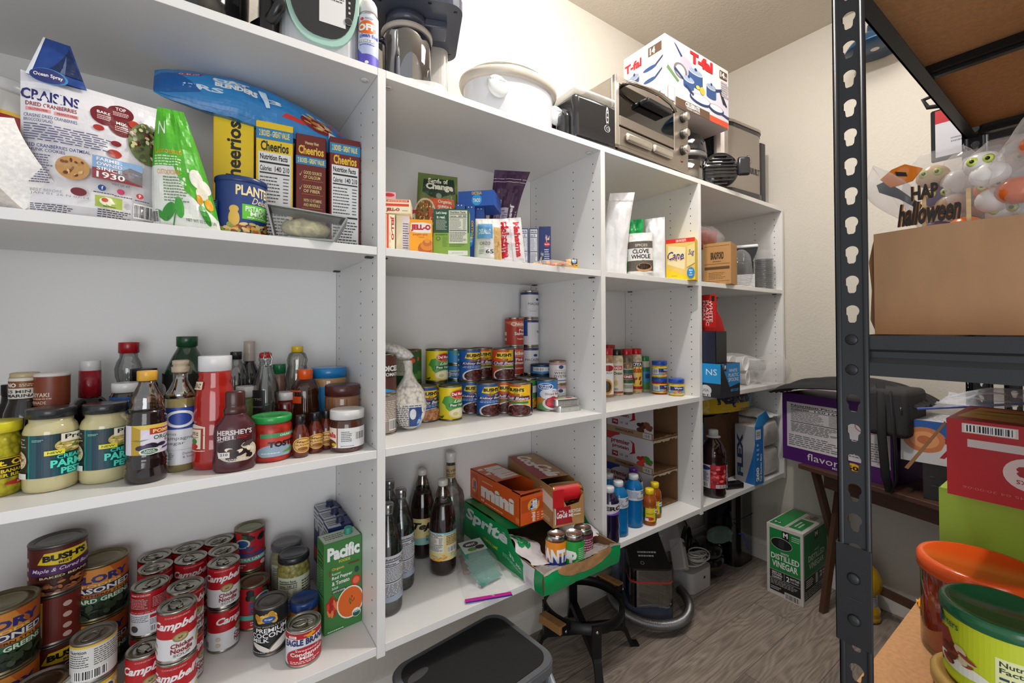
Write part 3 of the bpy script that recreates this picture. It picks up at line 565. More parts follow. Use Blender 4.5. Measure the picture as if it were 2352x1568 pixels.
place('hs', jar('chocolate_shell_bottle', [('bottle', 'p:4a2228', pr(34, 0, 38, 5, 39, 20, 37, 50, 38, 74, 36, 92, 26, 106, 20, 114, 19.5, 118)), ('label', None, .0392, .022, .092, hs, .85, 0, .0375), ('cap', 'p:44201f', pr(20, 117, 21, 118, 21, 128, 17, 131, 18, 134, 18, 160, 16, 163, 9, 164, 0, 164))], sy=.62),
      'brown chocolate shell topping bottle standing before the ketchup', 'bottle', p, face(*p[:2], 4))
tt = (R(.3, .1, 1.3, .9, 'c03a2c')+R(.3, .78, 1.3, .95, '3f8f5a')+T(.6, .81, .98, .9, 'CHUNKY SALSA', Wt)+E(.55, .2, .3, .3, '8fa6b8')+T(.42, .38, 1.12, .62, 'TOSTITOS', '17181c', .06)+E(.78, .2, .16, .05, '5a9a34', rot=.5)+E(.9, .26, .12, .04, '6aa83c', rot=.3)+FP(.32, .12, .6, .18, 1, Wt))
p = stand(624, 1063, Z3, .042)
place('tt', jar('salsa_jar', [('glass_jar', 'i:a5281c', pr(36, 0, 40, 3, 42, 12, 42, 66, 41, 74, 38, 80, 37, 88)), ('label', None, .0422, .013, .066, tt), ('lid', 'p:2c9a4c', pr(39, 84, 41, 86, 41, 95, 40, 98, 37, 99, 35, 97.5, 0, 97.5))]), 'red salsa jar with green lid on the middle shelf', 'jar', p, face(*p[:2], 4))
mple = E(.5, .45, .42, .42, 'd8a850')+ring(.5, .45, .36, .36, .03, '7a4418', 'dcb064')+T(.25, .55, .75, .68, 'Maple', '5a3010', .02, .3)+T(.22, .42, .78, .5, 'FLAVOR', '5a3010')+E(.5, .25, .2, .1, '8a5424')
mpl = jar('flavouring_bottle', [('bottle', 'h:5c1f12', pr(15, 0, 17.5, 2, 18, 8, 18, 48, 14, 62, 9, 72, 8, 78)), ('label', None, .0182, .01, .052, mple, 1, 18), cap(.0105, .075, .094, 'p:1b1b1d')])
for (u, v, L_) in ((690, 1052, 'nearest small amber flavouring bottle with black cap and gold label'), (723, 1042, 'middle small amber flavouring bottle with black cap and gold label'), (749, 1034, 'small amber flavouring bottle beside the hazelnut spread jar')):
    p = stand(u, v, Z3, .018); place('mpl', mpl, L_, 'bottle', p, face(*p[:2]), 'small flavouring bottles')
nt = R(0, 0, 1.2, 1, 'dfe0e0')+R(-.2, 0, .28, 1, 'e6dcd0')+T(-.12, .5, .25, .78, 'nutella', 'c8202c', .04)+E(.1, .2, .16, .2, '5a3020')+E(.2, .16, .06, .08, 'd8b020')+R(.27, 0, .29, 1, '7a1a1c')+BC(.62, .35, .85, .8)+FP(.36, .3, .56, .85, 6, '6a6a6a')+FP(.35, .06, .6, .12, 1, '6a6a6a')
p = stand(797, 1040, Z3, .039)
place('nt', jar('hazelnut_spread_jar', [('jar_body', 'h:4a2a1c', pr(34, 0, 38, 3, 39, 10, 39, 62, 36, 72, 34, 78)), ('label', 'dfe0e0', .0392, .012, .058, nt), cap(.0395, .076, .098, 'p:d8d8d6')]), 'hazelnut spread jar with white lid and label at the right end', 'jar', p, face(*p[:2], 6))
# ---- back row, left to right
Dk = 'h:120c0b'
def bkl(key, mk, uL, uR, y, L_, add=0, cat='bottle', dx=0, grp=None):
    x, y, z = atu((uL+uR)/2, y, Z3); return place(key, mk, L_, cat, (x+dx, y, z), face(x, y, add), grp)
bkl('dk0', jar('sauce_bottle', [('bottle', Dk, pr(24, 0, 27, 3, 27, 100, 22, 125, 14, 140, 13, 158)), cap(.014, .155, .178, 'p:171312')]), 8, 44, 1.36, 'plain dark sauce bottle with black cap at far left, behind the marinade')
mr = R(0, .0, 1, .5, 'd8d4cc')+R(0, .5, 1, .85, '7a4a24')+T(.12, .56, .34, .76, 'NO', Wt, .03)+FP(.4, .58, .9, .74, 2, 'e0d0b8')+T(.15, .27, .6, .42, '15 MIN', '2a2420', .02)+T(.12, .07, .88, .22, 'MARINADE', '2a2420', .03)
bkl('mar', jar('marinade_bottle', [('bottle', Dk, pr(27, 0, 31, 3, 31, 100, 28, 130, 22, 150, 21, 165)), ('cap', 'p:b9aa86', pr(21, 195, 21, 206, 19, 208, 0, 208)), ('neck_wrap', 'd8d4cc', .0222, .158, .198, mr, 1.1)]), 30, 88, 1.27, 'dark marinade bottle with brown and white paper band around its cap')
ty = T(-.05, .3, .45, .44, 'TERIYAKI', 'e0cfc0', .02)+FP(.0, .2, .5, .28, 1, 'd0b8a4')+T(-.05, .06, .4, .16, 'MARINADE', 'e0cfc0', .01)
bkl('ter', jar('teriyaki_bottle', [('bottle', Dk, pr(27, 0, 30, 3, 30, 110, 27, 130, 24, 145)), ('shrink_band', '7c3a22', .0262, .142, .2, ty, 1), ('cap', 'p:d8d4d0', pr(26.5, 199, 27, 202, 25, 206, 0, 206))]), 88, 155, 1.26, 'dark teriyaki bottle with wide red-brown band and white top')
bkl('foil', jar('red_neck_bottle', [('bottle', Dk, pr(36, 0, 40, 4, 40, 90, 36, 118, 24, 138, 17, 146)), ('foil_neck', 'f:8e1420', pr(19, 140, 19, 176, 18.5, 178, 18.5, 202)), cap(.0175, .2, .224, 'p:d5d5d5')]), 160, 256, 1.33, 'broad dark bottle with red foil neck and white cap')
bkl('clr', jar('clear_bottle', [('bottle', 'g10:e4e6e6', pr(24, 0, 27, 3, 27, 150, 21, 168, 25, 182, 26, 200, 22, 216, 17, 226, 17, 240)), cap(.0195, .236, .262, 'p:9e1420')]), 268, 325, 1.38, 'empty clear waisted bottle with red cap by the back')
bkl('wl', jar('sauce_jar', [('glass_jar', 'h:33201a', pr(25, 0, 28, 3, 28, 145, 25, 155, 23, 160)), ('label', '2b5aa0', .0283, .1, .15, R(0, .8, 1, .84, Wt)), cap(.0255, .158, .178, 'p:e2e2e0')]), 265, 320, 1.25, 'dark jar with blue label and white lid beside the balsamic bottle', cat='jar')
bkl('bl', jar('black_lid_jar', [('glass_jar', 'h:2c2018', pr(24, 0, 27, 3, 27, 160, 23, 172)), cap(.025, .172, .201, 'p:1b1b1d')]), 305, 357, 1.34, 'dark jar with black lid behind the balsamic bottle', cat='jar')
jg = R(-.1, 0, 1.1, 1, '191d1a')+R(.62, .3, 1, .7, '2a241a')+T(.62, .4, 1.0, .62, 'PELL', 'c89a4a', .04)+E(.1, .5, .1, .2, 'b8b4a8')
x, y, z = atu(430, 1.35, Z3)
place('jug', jar('green_jug', [('jug', 'h:16381f', pr(42, 0, 47, 5, 48, 20, 48, 150, 46, 185, 30, 225, 20, 245, 19, 255)), ('label', '191d1a', .0483, .11, .185, jg), cap(.022, .25, .275, 'p:1c4a2e')]), 'big dark green juice jug with green cap behind the tall vinegar bottle', 'jug', (x, y, z), face(x, y))
bkl('oil', jar('oil_bottle', [('bottle', 'g12:e0e2dc', pr(27, 0, 30, 3, 30, 130, 29, 165, 20, 195, 12, 208, 12, 218)), ('oil', 'h:7a6a2c', pr(26, 3, 28.5, 6, 28.5, 128, 0, 129)), cap(.0135, .213, .233, 'p:222224')]), 515, 570, 1.36, 'clear oil bottle with black cap behind the ketchup')
bkl('wine', jar('wine_bottle', [('bottle', Dk, pr(24, 0, 28, 4, 28, 150, 24, 175, 13, 200, 12.5, 210)), ('neck_foil', 'f:b8ada0', pr(14, 205, 14.5, 207, 13.5, 250, 13.5, 259, 0, 260))]), 556, 590, 1.39, 'dark bottle with patterned silver neck foil, tallest at the back')
bkl('wj', jar('pickle_jar', [('glass_jar', 'i:5a6a34', pr(22, 0, 24, 3, 24, 120, 20, 128)), cap(.022, .128, .154, 'p:dedede')]), 548, 584, 1.24, 'narrow green pickle jar with white lid behind the salsa', cat='jar')
x, y, z = atu(610, 1.235, Z3); th = thing('swing_top_bottle', 'clear swing-top bottle with red cap, wire bail and dark label', 'bottle', (x, y, z), face(x, y))
S().lathe(pr(28, 0, 31, 3, 31, 120, 29, 150, 20, 180, 14, 200, 13, 212, 15, 215, 15, 222), 'g14:e2e6e4').build('bottle', th)
S().lathe(pr(13, 222, 14, 224, 14, 232, 10, 235, 0, 235), 'p:a81c24', 20).build('stopper', th)
S().tube([(0, -.0155, .2), (.012, -.017, .205), (.014, -.016, .22), (.008, -.015, .236), (-.002, -.015, .237), (-.004, -.016, .222), (0, -.0165, .2)], .0011, 'm:c8c8c8', 6).tube([(math.cos(a/8*2*PI)*.0155, math.sin(a/8*2*PI)*.0155, .203) for a in range(8)], .0011, 'm:c8c8c8', 6, True).build('wire_bail', th)
S().wrap(R(.0, 0, .5, 1, '1d1d1f')+T(.08, .6, .42, .68, 'ATTIC', 'a8a49a', .01)+T(.06, .3, .44, .36, 'FINE BREWED', 'a8a49a', 0), .0313, .085, .145).build('label', th)
bkl('gl', jar('spice_jar', [('glass_jar', 'i:8a6a5c', pr(16, 0, 18, 2, 18, 140, 15, 160, 15, 170)), cap(.0165, .168, .195, 'p:1e6e40')]), 625, 658, 1.37, 'tall spice jar with green cap between swing-top bottle and clear bear bottle', cat='jar')
bkl('bear', jar('honey_bear_bottle', [('bottle', 'g12:e8e6e0', pr(26, 0, 32, 4, 33, 60, 27, 100, 22, 112, 28, 130, 31, 150, 27, 175, 24, 190, 27, 205, 22, 222, 13, 230)), cap(.0155, .226, .244, 'p:d9b41c')]), 652, 714, 1.36, 'empty clear honey bottle with yellow cap')
nb = R(-.15, 0, .42, .95, 'd94a18')+E(.14, .95, .28, .12, 'd94a18')+SP(.14, .86, .06, .04, 3, .04, ['2a1410'], 2)+T(-.05, .66, .36, .74, "NATE'S", '2a1410')+R(-.05, .6, .34, .61, '2a1410')+T(.0, .36, .32, .46, 'PURE', '2a1410', .02)+T(.0, .22, .36, .34, 'RAW', '2a1410', .03)+T(.0, .08, .38, .19, 'HONEY', '2a1410', .02)
p = stand(700, 1017, Z3, .037)
place('nb', jar('honey_bottle', [('bottle', 'h:3a1c10', pr(33, 0, 37, 4, 37, 90, 34, 112, 36, 124, 33, 142, 24, 156, 16, 164)), ('label', None, .0372, .01, .135, nb, 1, 0, .0345), cap(.019, .16, .186, 'p:e0581c')]), 'dark honey bottle with orange cap and orange bee label', 'bottle', p, face(*p[:2]))
bkl('pbb', jar('peanut_butter_jar', [('jar_body', 'h:b08a5c', pr(40, 0, 45, 3, 46, 12, 46, 150, 44, 160)), ('label', '2f84bc', .0463, .06, .135, []), cap(.0465, .157, .185, 'p:1f78b4')]), 716, 796, 1.3, 'tall peanut butter jar with blue lid, behind the brown-lidded jar', cat='jar')
bkl('pbr', jar('almond_butter_jar', [('jar_body', 'h:8a5e3c', pr(38, 0, 42, 3, 43, 12, 43, 112, 41, 120)), ('label', 'd8d0bc', .0432, .04, .085, T(.02, .5, .25, .8, 'M', '3a2018', .04)+FP(.4, .2, .9, .8, 4, '7a6a50')), cap(.0435, .118, .146, 'p:4e2622')]), 746, 828, 1.2, 'nut butter jar with dark brown lid above the hazelnut spread', cat='jar')
bkl('jm', jar('jam_jar', [('glass_jar', 'h:6a141a', pr(22, 0, 25, 3, 25, 100, 21, 110)), cap(.0235, .11, .13, 'p:e0e0de')]), 641, 672, 1.26, 'small dark red jam jar with white lid behind the salsa', cat='jar')
# ================================================================ FIRST BAY, BOTTOM SHELF (tins and cartons)
def cmp_ops(kind):
    if kind == 'back':
        return R(-.2, .28, 1.2, 1, 'a8121c')+T(.12, .93, .5, .97, 'CREAM OF CHICKEN', 'e8c8c8', .01)+R(.08, .6, .48, .9, '8a0c16')+FP(.1, .62, .46, .88, 7, 'e0b8b8', .3)+R(.52, .6, .92, .9, '8a0c16')+FP(.54, .62, .9, .88, 7, 'e0b8b8', .3, 5)+FP(.1, .42, .9, .56, 4, 'e0b8b8', .3, 2)+R(-.2, 0, 1.2, .5, 'd4d6da')+FP(.1, .3, .5, .47, 4, '4a4a5a', .35, 8)+R(.5, .38, .9, .46, 'a8121c')+BC(.5, .05, .85, .2)+FP(.5, .22, .9, .36, 4, '4a4a5a', .35, 9)+E(.22, .15, .08, .08, '4a4a4a')
    o = R(-.5, .47, 1.5, 1, 'b00f1c')+R(-.5, 0, 1.5, .47, 'd9d9dc')+T(.3, .93, .72, .965, 'CONDENSED', 'd8a8a8', .01)+T(.04, .62, 1.04, .86, 'Campbell\u2019s', 'e6e4e6', .035, .35)
    o += E(.56, .47, .13, .1, '8a7a50', 24)+E(.56, .47, .1, .075, 'a89868', 24)+SP(.56, .47, .07, .05, 6, .03, ['6a5c3a', 'c0b084'], 2)+T(.4, .25, .78, .35, 'Chicken', '8a1018', .03)+T(.4, .13, .76, .24, 'Noodle', '8a1018', .03)+T(.44, .05, .72, .11, 'SOUP', '7a6a50', .01)+E(.98, .25, .12, .12, 'd8c890')+ring(.98, .22, .09, .09, .03, 'b8a040', 'e4d8a8')
    return o+E(.08, .3, .05, .05, 'c8bca0')+E(.08, .14, .05, .05, 'c8bca0')+R(-.3, .05, -.1, .4, 'e4e4e4')+BC(-.28, .06, -.12, .25)
CG = 'condensed soup cans stacked two high'
SPOTS = [(-.0418, 1.1306, 2, 0, 'front'), (-.0942, 1.2564, 2, 1, 'back-label'), (-.0302, 1.2025, 2, 30, 'mid'), (-.0909, 1.3366, 2, 60, 'm2'), (-.097, 1.4, 2, 40, 'm3'), (-.0231, 1.3387, 2, 10, 'x'), (-.0309, 1.405, 2, 70, 'x'), (.0423, 1.2721, 2, 2, 'x'), (.0442, 1.3375, 2, 100, 'x'), (.0362, 1.405, 2, 100, 'x'), (-.0955, 1.1902, 1, 4, 'x')]
NM = ['red and white soup can, %s layer of the front stack', 'soup can with its back label showing, %s layer, left column', 'red soup can, %s layer, directly behind the front stack', 'soup can, %s layer, third from front in the left column', 'soup can, %s layer, against the back in the left column', 'soup can, %s layer, middle column, third back', 'soup can, %s layer, middle column, against the back panel', 'chicken noodle soup can, %s layer, right column, nearest the front', 'soup can, %s layer, right column, second from the front', 'soup can, %s layer, right column, against the back panel', 'single red soup can, %s layer, before the back-label stack']
for i, (x, y, n, a, _) in enumerate(SPOTS):
    for k in range(n):
        up = k == n-1
        key = 'cback' if (i == 1 and up) else 'cfront'
        ad = a if up else a+(55 if i == 7 else (-10 if i == 0 else 140 if i == 1 else 25))
        if key == 'cback': ad = 0
        mk = can('soup_can', .0328, .1005, 'b00f1c', cmp_ops('back' if key == 'cback' else ''))
        place(key, mk, NM[i] % ('top' if up else 'lower'), 'can', (x, y, Z4+k*.1012), face(x, y, ad), CG)
bsh = (R(-.3, 0, 1.3, 1, '5a1e16')+E(.08, .75, .04, .05, 'c8a8a0')+E(.08, .55, .04, .05, 'c8a8a0')+E(.08, .34, .04, .05, 'c8a8a0')+E(.08, .16, .04, .05, 'c8a8a0')+G('e8cc20', (.27, .68), (.35, .92), (.85, .92), (.9, .7), (.6, .6))+T(.33, .72, .83, .87, "BUSH'S", '181410', .06)+T(.5, .64, .65, .7, 'BEST', '181410', .03)
 +R(.14, .42, 1.0, .6, '4c2260')+T(.2, .46, .95, .57, 'Maple & Cured Bacon', 'e8dce8', .01, .3)+R(.26, .32, .9, .4, '281410')+T(.3, .335, .85, .385, 'BAKED BEANS', 'e0d0a8', .02)+E(.58, .05, .44, .28, '3a1c14')+SP(.58, .08, .4, .2, 90, .045, ['9a5a34', 'b06c40', '7c4226'], 6, .6))
bback = R(-.3, 0, 1.3, 1, '6a241a')+R(.02, .05, .38, .95, 'd8c8a0')+R(.02, .5, .38, .93, 'dcb830')+FP(.05, .55, .35, .9, 7, '4a3010', .35)+BC(.06, .08, .34, .3)+E(.64, .8, .05, .06, 'c8a8a0')+E(.64, .55, .05, .06, 'c8a8a0')+E(.64, .3, .05, .06, 'c8a8a0')+E(.64, .1, .05, .06, 'c8a8a0')+G('e8cc20', (.9, .68), (.95, .95), (1.4, .95), (1.4, .7))+T(.95, .72, 1.35, .88, "BUSH'S", '181410', .06)+R(.82, .38, 1.4, .56, '4c2260')+T(.88, .42, 1.35, .53, 'Maple & Cured', 'e8dce8', .01)
BG = 'baked bean cans in the left stack'
for k, (dx, ad, key) in enumerate(((-.006, 18, 'bush'), (-.002, -5, 'bushb'), (0, 0, 'bush'))):
    place(key, can('baked_bean_can', .0458, .1035, '5a1e16', bsh if key == 'bush' else bback, False, 'b:77746e'), 'large brown baked beans can, %s of the stack of three' % ('bottom', 'middle', 'top')[k], 'can', (-.255+dx, 1.346, Z4+k*.1037), face(-.255, 1.346, ad), BG)
glo = (R(-.3, 0, 1.3, 1, 'b05a20')+G('c88030', (.2, 1), (.6, 1), (.9, .3), (.5, .5))+T(.15, .72, .85, .88, 'GLORY', '2c2a6a', .05)+T(.3, .64, .75, .7, 'FOODS', 'e0c070', .02)+G('1d2450', (.05, .5), (.0, .62), (.98, .66), (.92, .52))+T(.08, .52, .9, .63, 'SEASONED', 'e0dccc', .03)+T(.2, .44, .85, .49, 'SOUTHERN STYLE', '3a1c10')+R(-.1, .3, .95, .43, '1a5a3c')+T(.0, .32, .88, .41, 'COLLARD GREENS', 'd8e0d0', .03)+R(-.1, 0, 1.1, .3, '141a16')+SP(.5, .14, .46, .14, 50, .07, ['1e2c1c', '2c3c26', '0e1610', '3c4a34'], 3))
GG = 'cans of seasoned greens'
for (x, y, n, L_) in ((-.192, 1.37, 2, 'orange %s can of seasoned greens behind the baked beans stack'), (-.315, 1.262, 2, 'orange %s can of seasoned greens at the left edge')):
    for k in range(n): place('glo', can('greens_can', .0495, .1195, 'b05a20', glo, False, 'b:8a8060'), L_ % ('lower', 'upper')[k], 'can', (x, y, Z4+k*.1197), face(x, y, 6*(k-1)), GG)
gio = R(-.3, 0, 1.3, 1, 'e6bc1c')+T(.05, .55, .6, .92, 'Giorgio', '8a1a18', .03, .3)+E(.72, .74, .12, .2, 'e8e0cc')+E(.72, .74, .08, .14, '2a4a6a')+R(.1, .2, 1.1, .48, '1a1a1a')+T(.15, .24, .95, .44, 'PIECES & STEMS', Wt, .03)+SP(.9, .85, .12, .1, 8, .07, ['e0d0b0', 'c8b48c'], 4)
gib = R(-.3, 0, 1.3, 1, 'e0be40')+R(.05, .0, .98, .95, 'd8d8d4')+T(.12, .8, .4, .9, 'Nutrition', '222222', .02)+FP(.1, .4, .45, .78, 6, '333333', .35)+FP(.5, .4, .95, .9, 8, '333333', .35, 4)+BC(.2, .04, .7, .32)
for k, (ops, key, dz) in enumerate(((gio, 'gio', 0), (gib, 'gib', 1))):
    place(key, can('mushroom_can', .0345, .0795, 'e6bc1c', ops, k == 1, 'b:96948c'), 'short yellow mushroom can, %s' % ('under the one with a pull tab' if k == 0 else 'upper one, nutrition label and pull tab showing'), 'can', (-.1755, 1.196, Z4+.022+k*.0797-(0 if k else 0)-.022), face(-.1755, 1.196, 0), 'mushroom cans')
place('wsc', can('large_soup_can', .041, .1, 'c8c4bc', R(-.3, .5, 1.3, 1, 'c8c8c8')+R(-.3, 0, 1.3, .5, 'a81420'), False), 'bare-topped can at the very bottom left, before the beans', 'can', (-.245, 1.19, Z4), face(-.245, 1.19), None)
place('rwc', can('soup_tin', .0375, .111, 'd8d8d8', R(-.3, 0, 1.3, .45, 'b8182a')+T(.2, .5, .9, .8, 'Progresso', 'b8182a', .02)), 'red and white can cut off at the left edge, bottom shelf', 'can', (-.325, 1.135, Z4), face(-.32, 1.135, 30))
oli = (R(-.3, 0, 1.3, 1, 'b3202c')+SP(.5, .8, .55, .2, 16, .09, ['171314', '241c1c', '3a5a30'], 11, .75)+E(.35, .72, .16, .13, 'd8d0c0')+E(.35, .72, .12, .1, '2a5a9a')+T(.08, .5, .62, .64, 'Early', '2a4a8a', .05)+T(.08, .36, .82, .49, 'California', '2a4a8a', .05)+R(-.2, .22, 1.2, .34, '5ab0a0')+T(.2, .25, .85, .32, 'EXTRA LARGE', 'e8f0ec', .02)+FP(.1, .06, .45, .18, 2, 'e8c8c8')+E(.8, .12, .08, .06, 'd8b8b8'))
OG = 'ripe olive cans'
for i, (x, y, n, L_) in enumerate(((.106, 1.402, 2, '%s olive can with white script by the back'), (.109, 1.322, 1, 'red olive can standing %sbefore the olive stack'))):
    for k in range(n): place('oli', can('olive_can', .0365, .1105, 'b3202c', oli, False, 'b:8e8a72'), L_ % (('lower', 'upper')[k] if n == 2 else ''), 'can', (x, y, Z4+k*.1107), face(x, y, (0, 0)[k] if n == 2 else 62), OG)
p = stand(622, 1506, Z4, .0365)
coc = R(-.3, 0, 1.3, 1, '1a1b1e')+SP(.45, .82, .24, .1, 14, .08, ['d9a53c', 'c08a28', 'e8c060'], 7, .8)+E(.45, .8, .12, .07, '24549c')+T(.38, .775, .52, .825, 'Kroger', Wt, .02)+T(.14, .62, .82, .66, 'THAI INSPIRATIONS', 'b0a890', .0)+T(.2, .5, .8, .6, 'PREMIUM', Wt, .02)+T(.1, .38, .9, .49, 'COCONUT', Wt, .02)+T(.12, .28, .46, .37, 'MILK', Wt, .02)+E(.68, .2, .32, .11, '6a5648', rot=.6)+E(.7, .22, .28, .08, 'e6e2dc', rot=.6)+E(.3, .16, .2, .06, 'ded8d0', rot=-.5)+FP(.1, .03, .4, .07, 1, 'c0c0c0')
place('coc', can('coconut_milk_can', .0368, .112, '1a1b1e', coc, False, 'b:7c7a76'), 'black coconut milk can with gold flower badge', 'can', p, face(*p[:2], 2))
p = stand(697, 1532, Z4, .0372)
egl = R(-.3, 0, 1.3, 1, 'dcdce0')+R(-.3, .82, 1.3, 1, 'b01826')+R(.2, .84, .36, .92, Wt)+FP(.22, .85, .34, .91, 3, 'b01826')+SP(.6, .9, .08, .05, 8, .05, ['e0a020'], 1)+T(.12, .58, .95, .78, 'EAGLE BRAND', '1d2a66', .04, 0, 0, .2)+E(.56, .2, .42, .36, 'b01826')+T(.34, .42, .78, .5, 'Sweetened', 'f0d8d8', .01)+T(.24, .28, .86, .4, 'Condensed', 'f0e8e8', .03)+T(.42, .17, .68, .27, 'Milk', 'f0e8e8', .03)+FP(.24, .04, .84, .14, 2, 'f0d8d8')
place('egl', can('condensed_milk_can', .0372, .0825, 'dcdce0', egl, True), 'short white and red condensed milk can with pull tab near shelf edge', 'can', p, face(*p[:2], 2))
for i, (x, y, L_) in enumerate(((.1925, 1.372, 'olive jar in clear wrap, nearer the back panel'), (.199, 1.292, 'tall jar of green olives with black lid and paper label'))):
    olj = R(.1, .0, 1.3, 1, 'c8ccb4')+NF(.14, .02, .55, .96, '2a2a20', 'c8ccb4')+FP(.62, .1, 1.1, .9, 12, '4a4a3c')
    place('olj', jar('olive_jar', [('glass_jar', 'v:8f8a48', pr(34, 0, 38, 4, 39, 14, 39, 130, 36, 145, 33, 152)), ('label', None, .0393, .014, .118, olj, 1, 6), ('lid', 'p:25262a', pr(37, 150, 38, 152, 38, 163, 36, 166, 30, 166.5, 28, 165, 0, 165))]), L_, 'jar', (x, y, Z4), face(x, y), 'olive jars')
S_ = tag(S().lathe(pr(40, 2, 41, 10, 41, 150, 39.5, 168, 36, 174), 't10:e0e0e0', 24).build('shrink_wrap', None, (.1925, 1.372, Z4)), 'clear plastic wrap around the rear olive jar', 'wrap')
x, y = .2105, 1.205
place('pst', jar('pesto_jar', [('glass_jar', 'h:c4681c', pr(28, 0, 31, 3, 32, 60, 30, 66)), ('label', None, .0322, .01, .05, R(.1, .1, .9, .9, '27458a')), ('lid', 'p:24407c', pr(33, 66, 34, 68, 34, 84, 32, 87, 28, 87, 27, 86, 0, 86)), ]), 'small orange pesto jar with blue lid behind the condensed milk', 'jar', (x, y, Z4), face(x, y))
pac = (T(.08, .8, .94, .95, 'Pacific', Wt, .05)+T(.38, .755, .68, .785, 'FOODS', 'e0c84c', .02)+T(.2, .68, .52, .715, 'Organic', 'e8b84c', .02)+T(.2, .635, .42, .66, 'Roasted', 'd8e8d0', .01)+T(.2, .575, .74, .62, 'Red Pepper', Wt, .02)+T(.2, .52, .66, .565, '& Tomato', Wt, .02)+T(.2, .475, .36, .5, 'SOUP', Wt, .01)+R(.2, .43, .56, .465, '1c4a3c')+T(.22, .438, .54, .458, 'LIGHT IN SODIUM', Wt, .01)
 +E(.86, .62, .06, .035, '1c4a3c')+E(.84, .5, .13, .06, 'c8301c')+E(.84, .5, .09, .04, 'e06a4a')+G('b02c18', (.08, .2), (.3, .18), (.34, .34), (.2, .42), (.05, .34))+SP(.2, .3, .13, .09, 14, .06, ['e08040', 'a81c14', 'd0402a'], 5)+E(.68, .28, .36, .18, 'e8e4d8')+E(.68, .28, .33, .165, 'd8641c')+SP(.68, .3, .1, .04, 9, .02, ['4a6a2a', '8a3a10'], 2)+E(.84, .14, .12, .05, 'e8ece4')+E(.84, .13, .1, .035, '1c5a4c')+T(.77, .14, .91, .165, 'USDA', Wt)+FP(.08, .02, .5, .045, 1, 'c8dcc0')+R(.12, .64, .15, .7, '8a3020')+R(.62, .71, .92, .722, '8a3020'))
x, y = .291, 1.19; th = thing('soup_carton', 'tall green roasted red pepper and tomato soup carton by the shelf upright', 'carton', (x, y, Z4), math.radians(4))
carton('carton_body', .094, .062, .225, '3d7a3c', f=pac, l=NF(.1, .1, .9, .9, '17301a', '4a8a48'), t=R(.02, .05, .98, .95, 'bcc8b4')+FP(.1, .3, .6, .8, 3, '4a5a44'))().parent = th
S().lathe(pr(11, 224, 11, 228, 10, 229, 10, 240, 9, 241, 0, 241), 'p:2c8f78', 18, (.022, 0)).build('cap', th)
br = (T(.2, .72, .8, .84, 'SWANSON', Wt, .03)+R(0, .35, 1, .5, 'c8202c')+R(0, 0, 1, .3, 'd8dce0'))
for (x, y, L_) in ((.305, 1.268, 'blue broth carton nearest the soup carton'), (.306, 1.333, 'blue broth carton in the middle of three'), (.307, 1.398, 'blue broth carton against the back panel')):
    if 'broth' not in PROTO:
        t = thing('broth_carton'); carton('carton_body', .062, .060, .228, '1d2c66', f=R(0, .75, 1, 1, '1d2c66')+T(.5, .8, 1.0, .95, 'C', 'c8202c', .04)+R(0, 0, 1, .6, 'c8ccd4'), l=br+R(0, .84, 1, .97, 'c8ccd0')+FP(.05, .86, .9, .95, 2, '33334a'), t=R(.0, .0, .55, 1, 'b8bcc4')+FP(.06, .2, .5, .8, 3, '33334a'))().parent = t
        S().lathe(pr(12, 227, 12, 231, 10.5, 232, 10.5, 243, 9, 244, 0, 244), 'p:1b2548', 18, (.006, 0)).build('cap', t); PROTO['broth'] = t
    place('broth', None, L_, 'carton', (x, y, Z4), math.radians(3)) if 'b0' in PROTO else (tag(PROTO['broth'], L_, 'carton', 'blue broth cartons'), setattr(PROTO['broth'], 'location', (x, y, Z4)), PROTO.update(b0=1))
    for q in (PROTO['broth'],): q['group'] = 'blue broth cartons'
# ================================================================ SECOND BAY, TOP SHELF
def wat(uL, uR, y):
    D = y/math.cos(az((uL+uR)/2)); return 2*D*math.tan(abs(az(uR)-az(uL))/2)
def zat(u, v, y): d = ray(u, v); return CAM.z+d.z/d.y*y
def bx(name, uL, uR, vt, y, z, dep, key, L_, cat='box', f=None, l=None, r=None, t=None, add=0, grp=None, pkey=None, h=None, wk=.98):
    w = wat(uL, uR, y)*wk; h = h or zat((uL+uR)/2, vt, y)-z; x, _, _ = atu((uL+uR)/2, y); rz = face(x, y, add)
    o = place(pkey or (name, uL, vt), carton(name, w, dep, h, key, f, l, r, t), L_, cat, (x-math.sin(rz)*dep/2, y+math.cos(rz)*dep/2, z), rz, grp); o['_h'] = h; return o
CRM = 'ece4c4'
jst = R(0, 0, 1, 1, CRM)+R(.08, .0, .3, 1, 'd8432c')+T(.5, .35, .9, .95, 'JELL-O', 'b8202c', .05, rot=-90)+FP(.4, .05, .5, .6, 3, 'c8b890')
bx('gelatin_box', 886, 907, 492, 1.12, Z1, .07, CRM, 'cream gelatin box standing against the upright, red stripe and sideways lettering', f=jst, add=4)
bx('gelatin_box', 909, 941, 492, 1.13, Z1, .08, CRM, 'cream gelatin box standing beside the orange pudding box', f=R(.45, 0, 1, 1, 'e4e4ec')+FP(.5, .1, .95, .8, 12, '44446a')+E(.75, .05, .22, .035, 'b8202c'), add=2)
bx('gelatin_box', 880, 943, 452, 1.115, Z1+.108, .08, CRM, 'cream gelatin box lying flat on two upright gelatin boxes', f=R(0, .5, .95, .68, 'd8432c')+R(.1, .8, .95, .95, 'd8432c')+FP(.15, .82, .9, .93, 1, 'f0e0c0')+T(.1, .1, .6, .38, 'JELL-O', 'a81828', .06)+FP(.7, .15, .9, .25, 1, '8a7a5a'), t=R(0, 0, 1, 1, 'e0d8b8'), add=-6, h=.038)
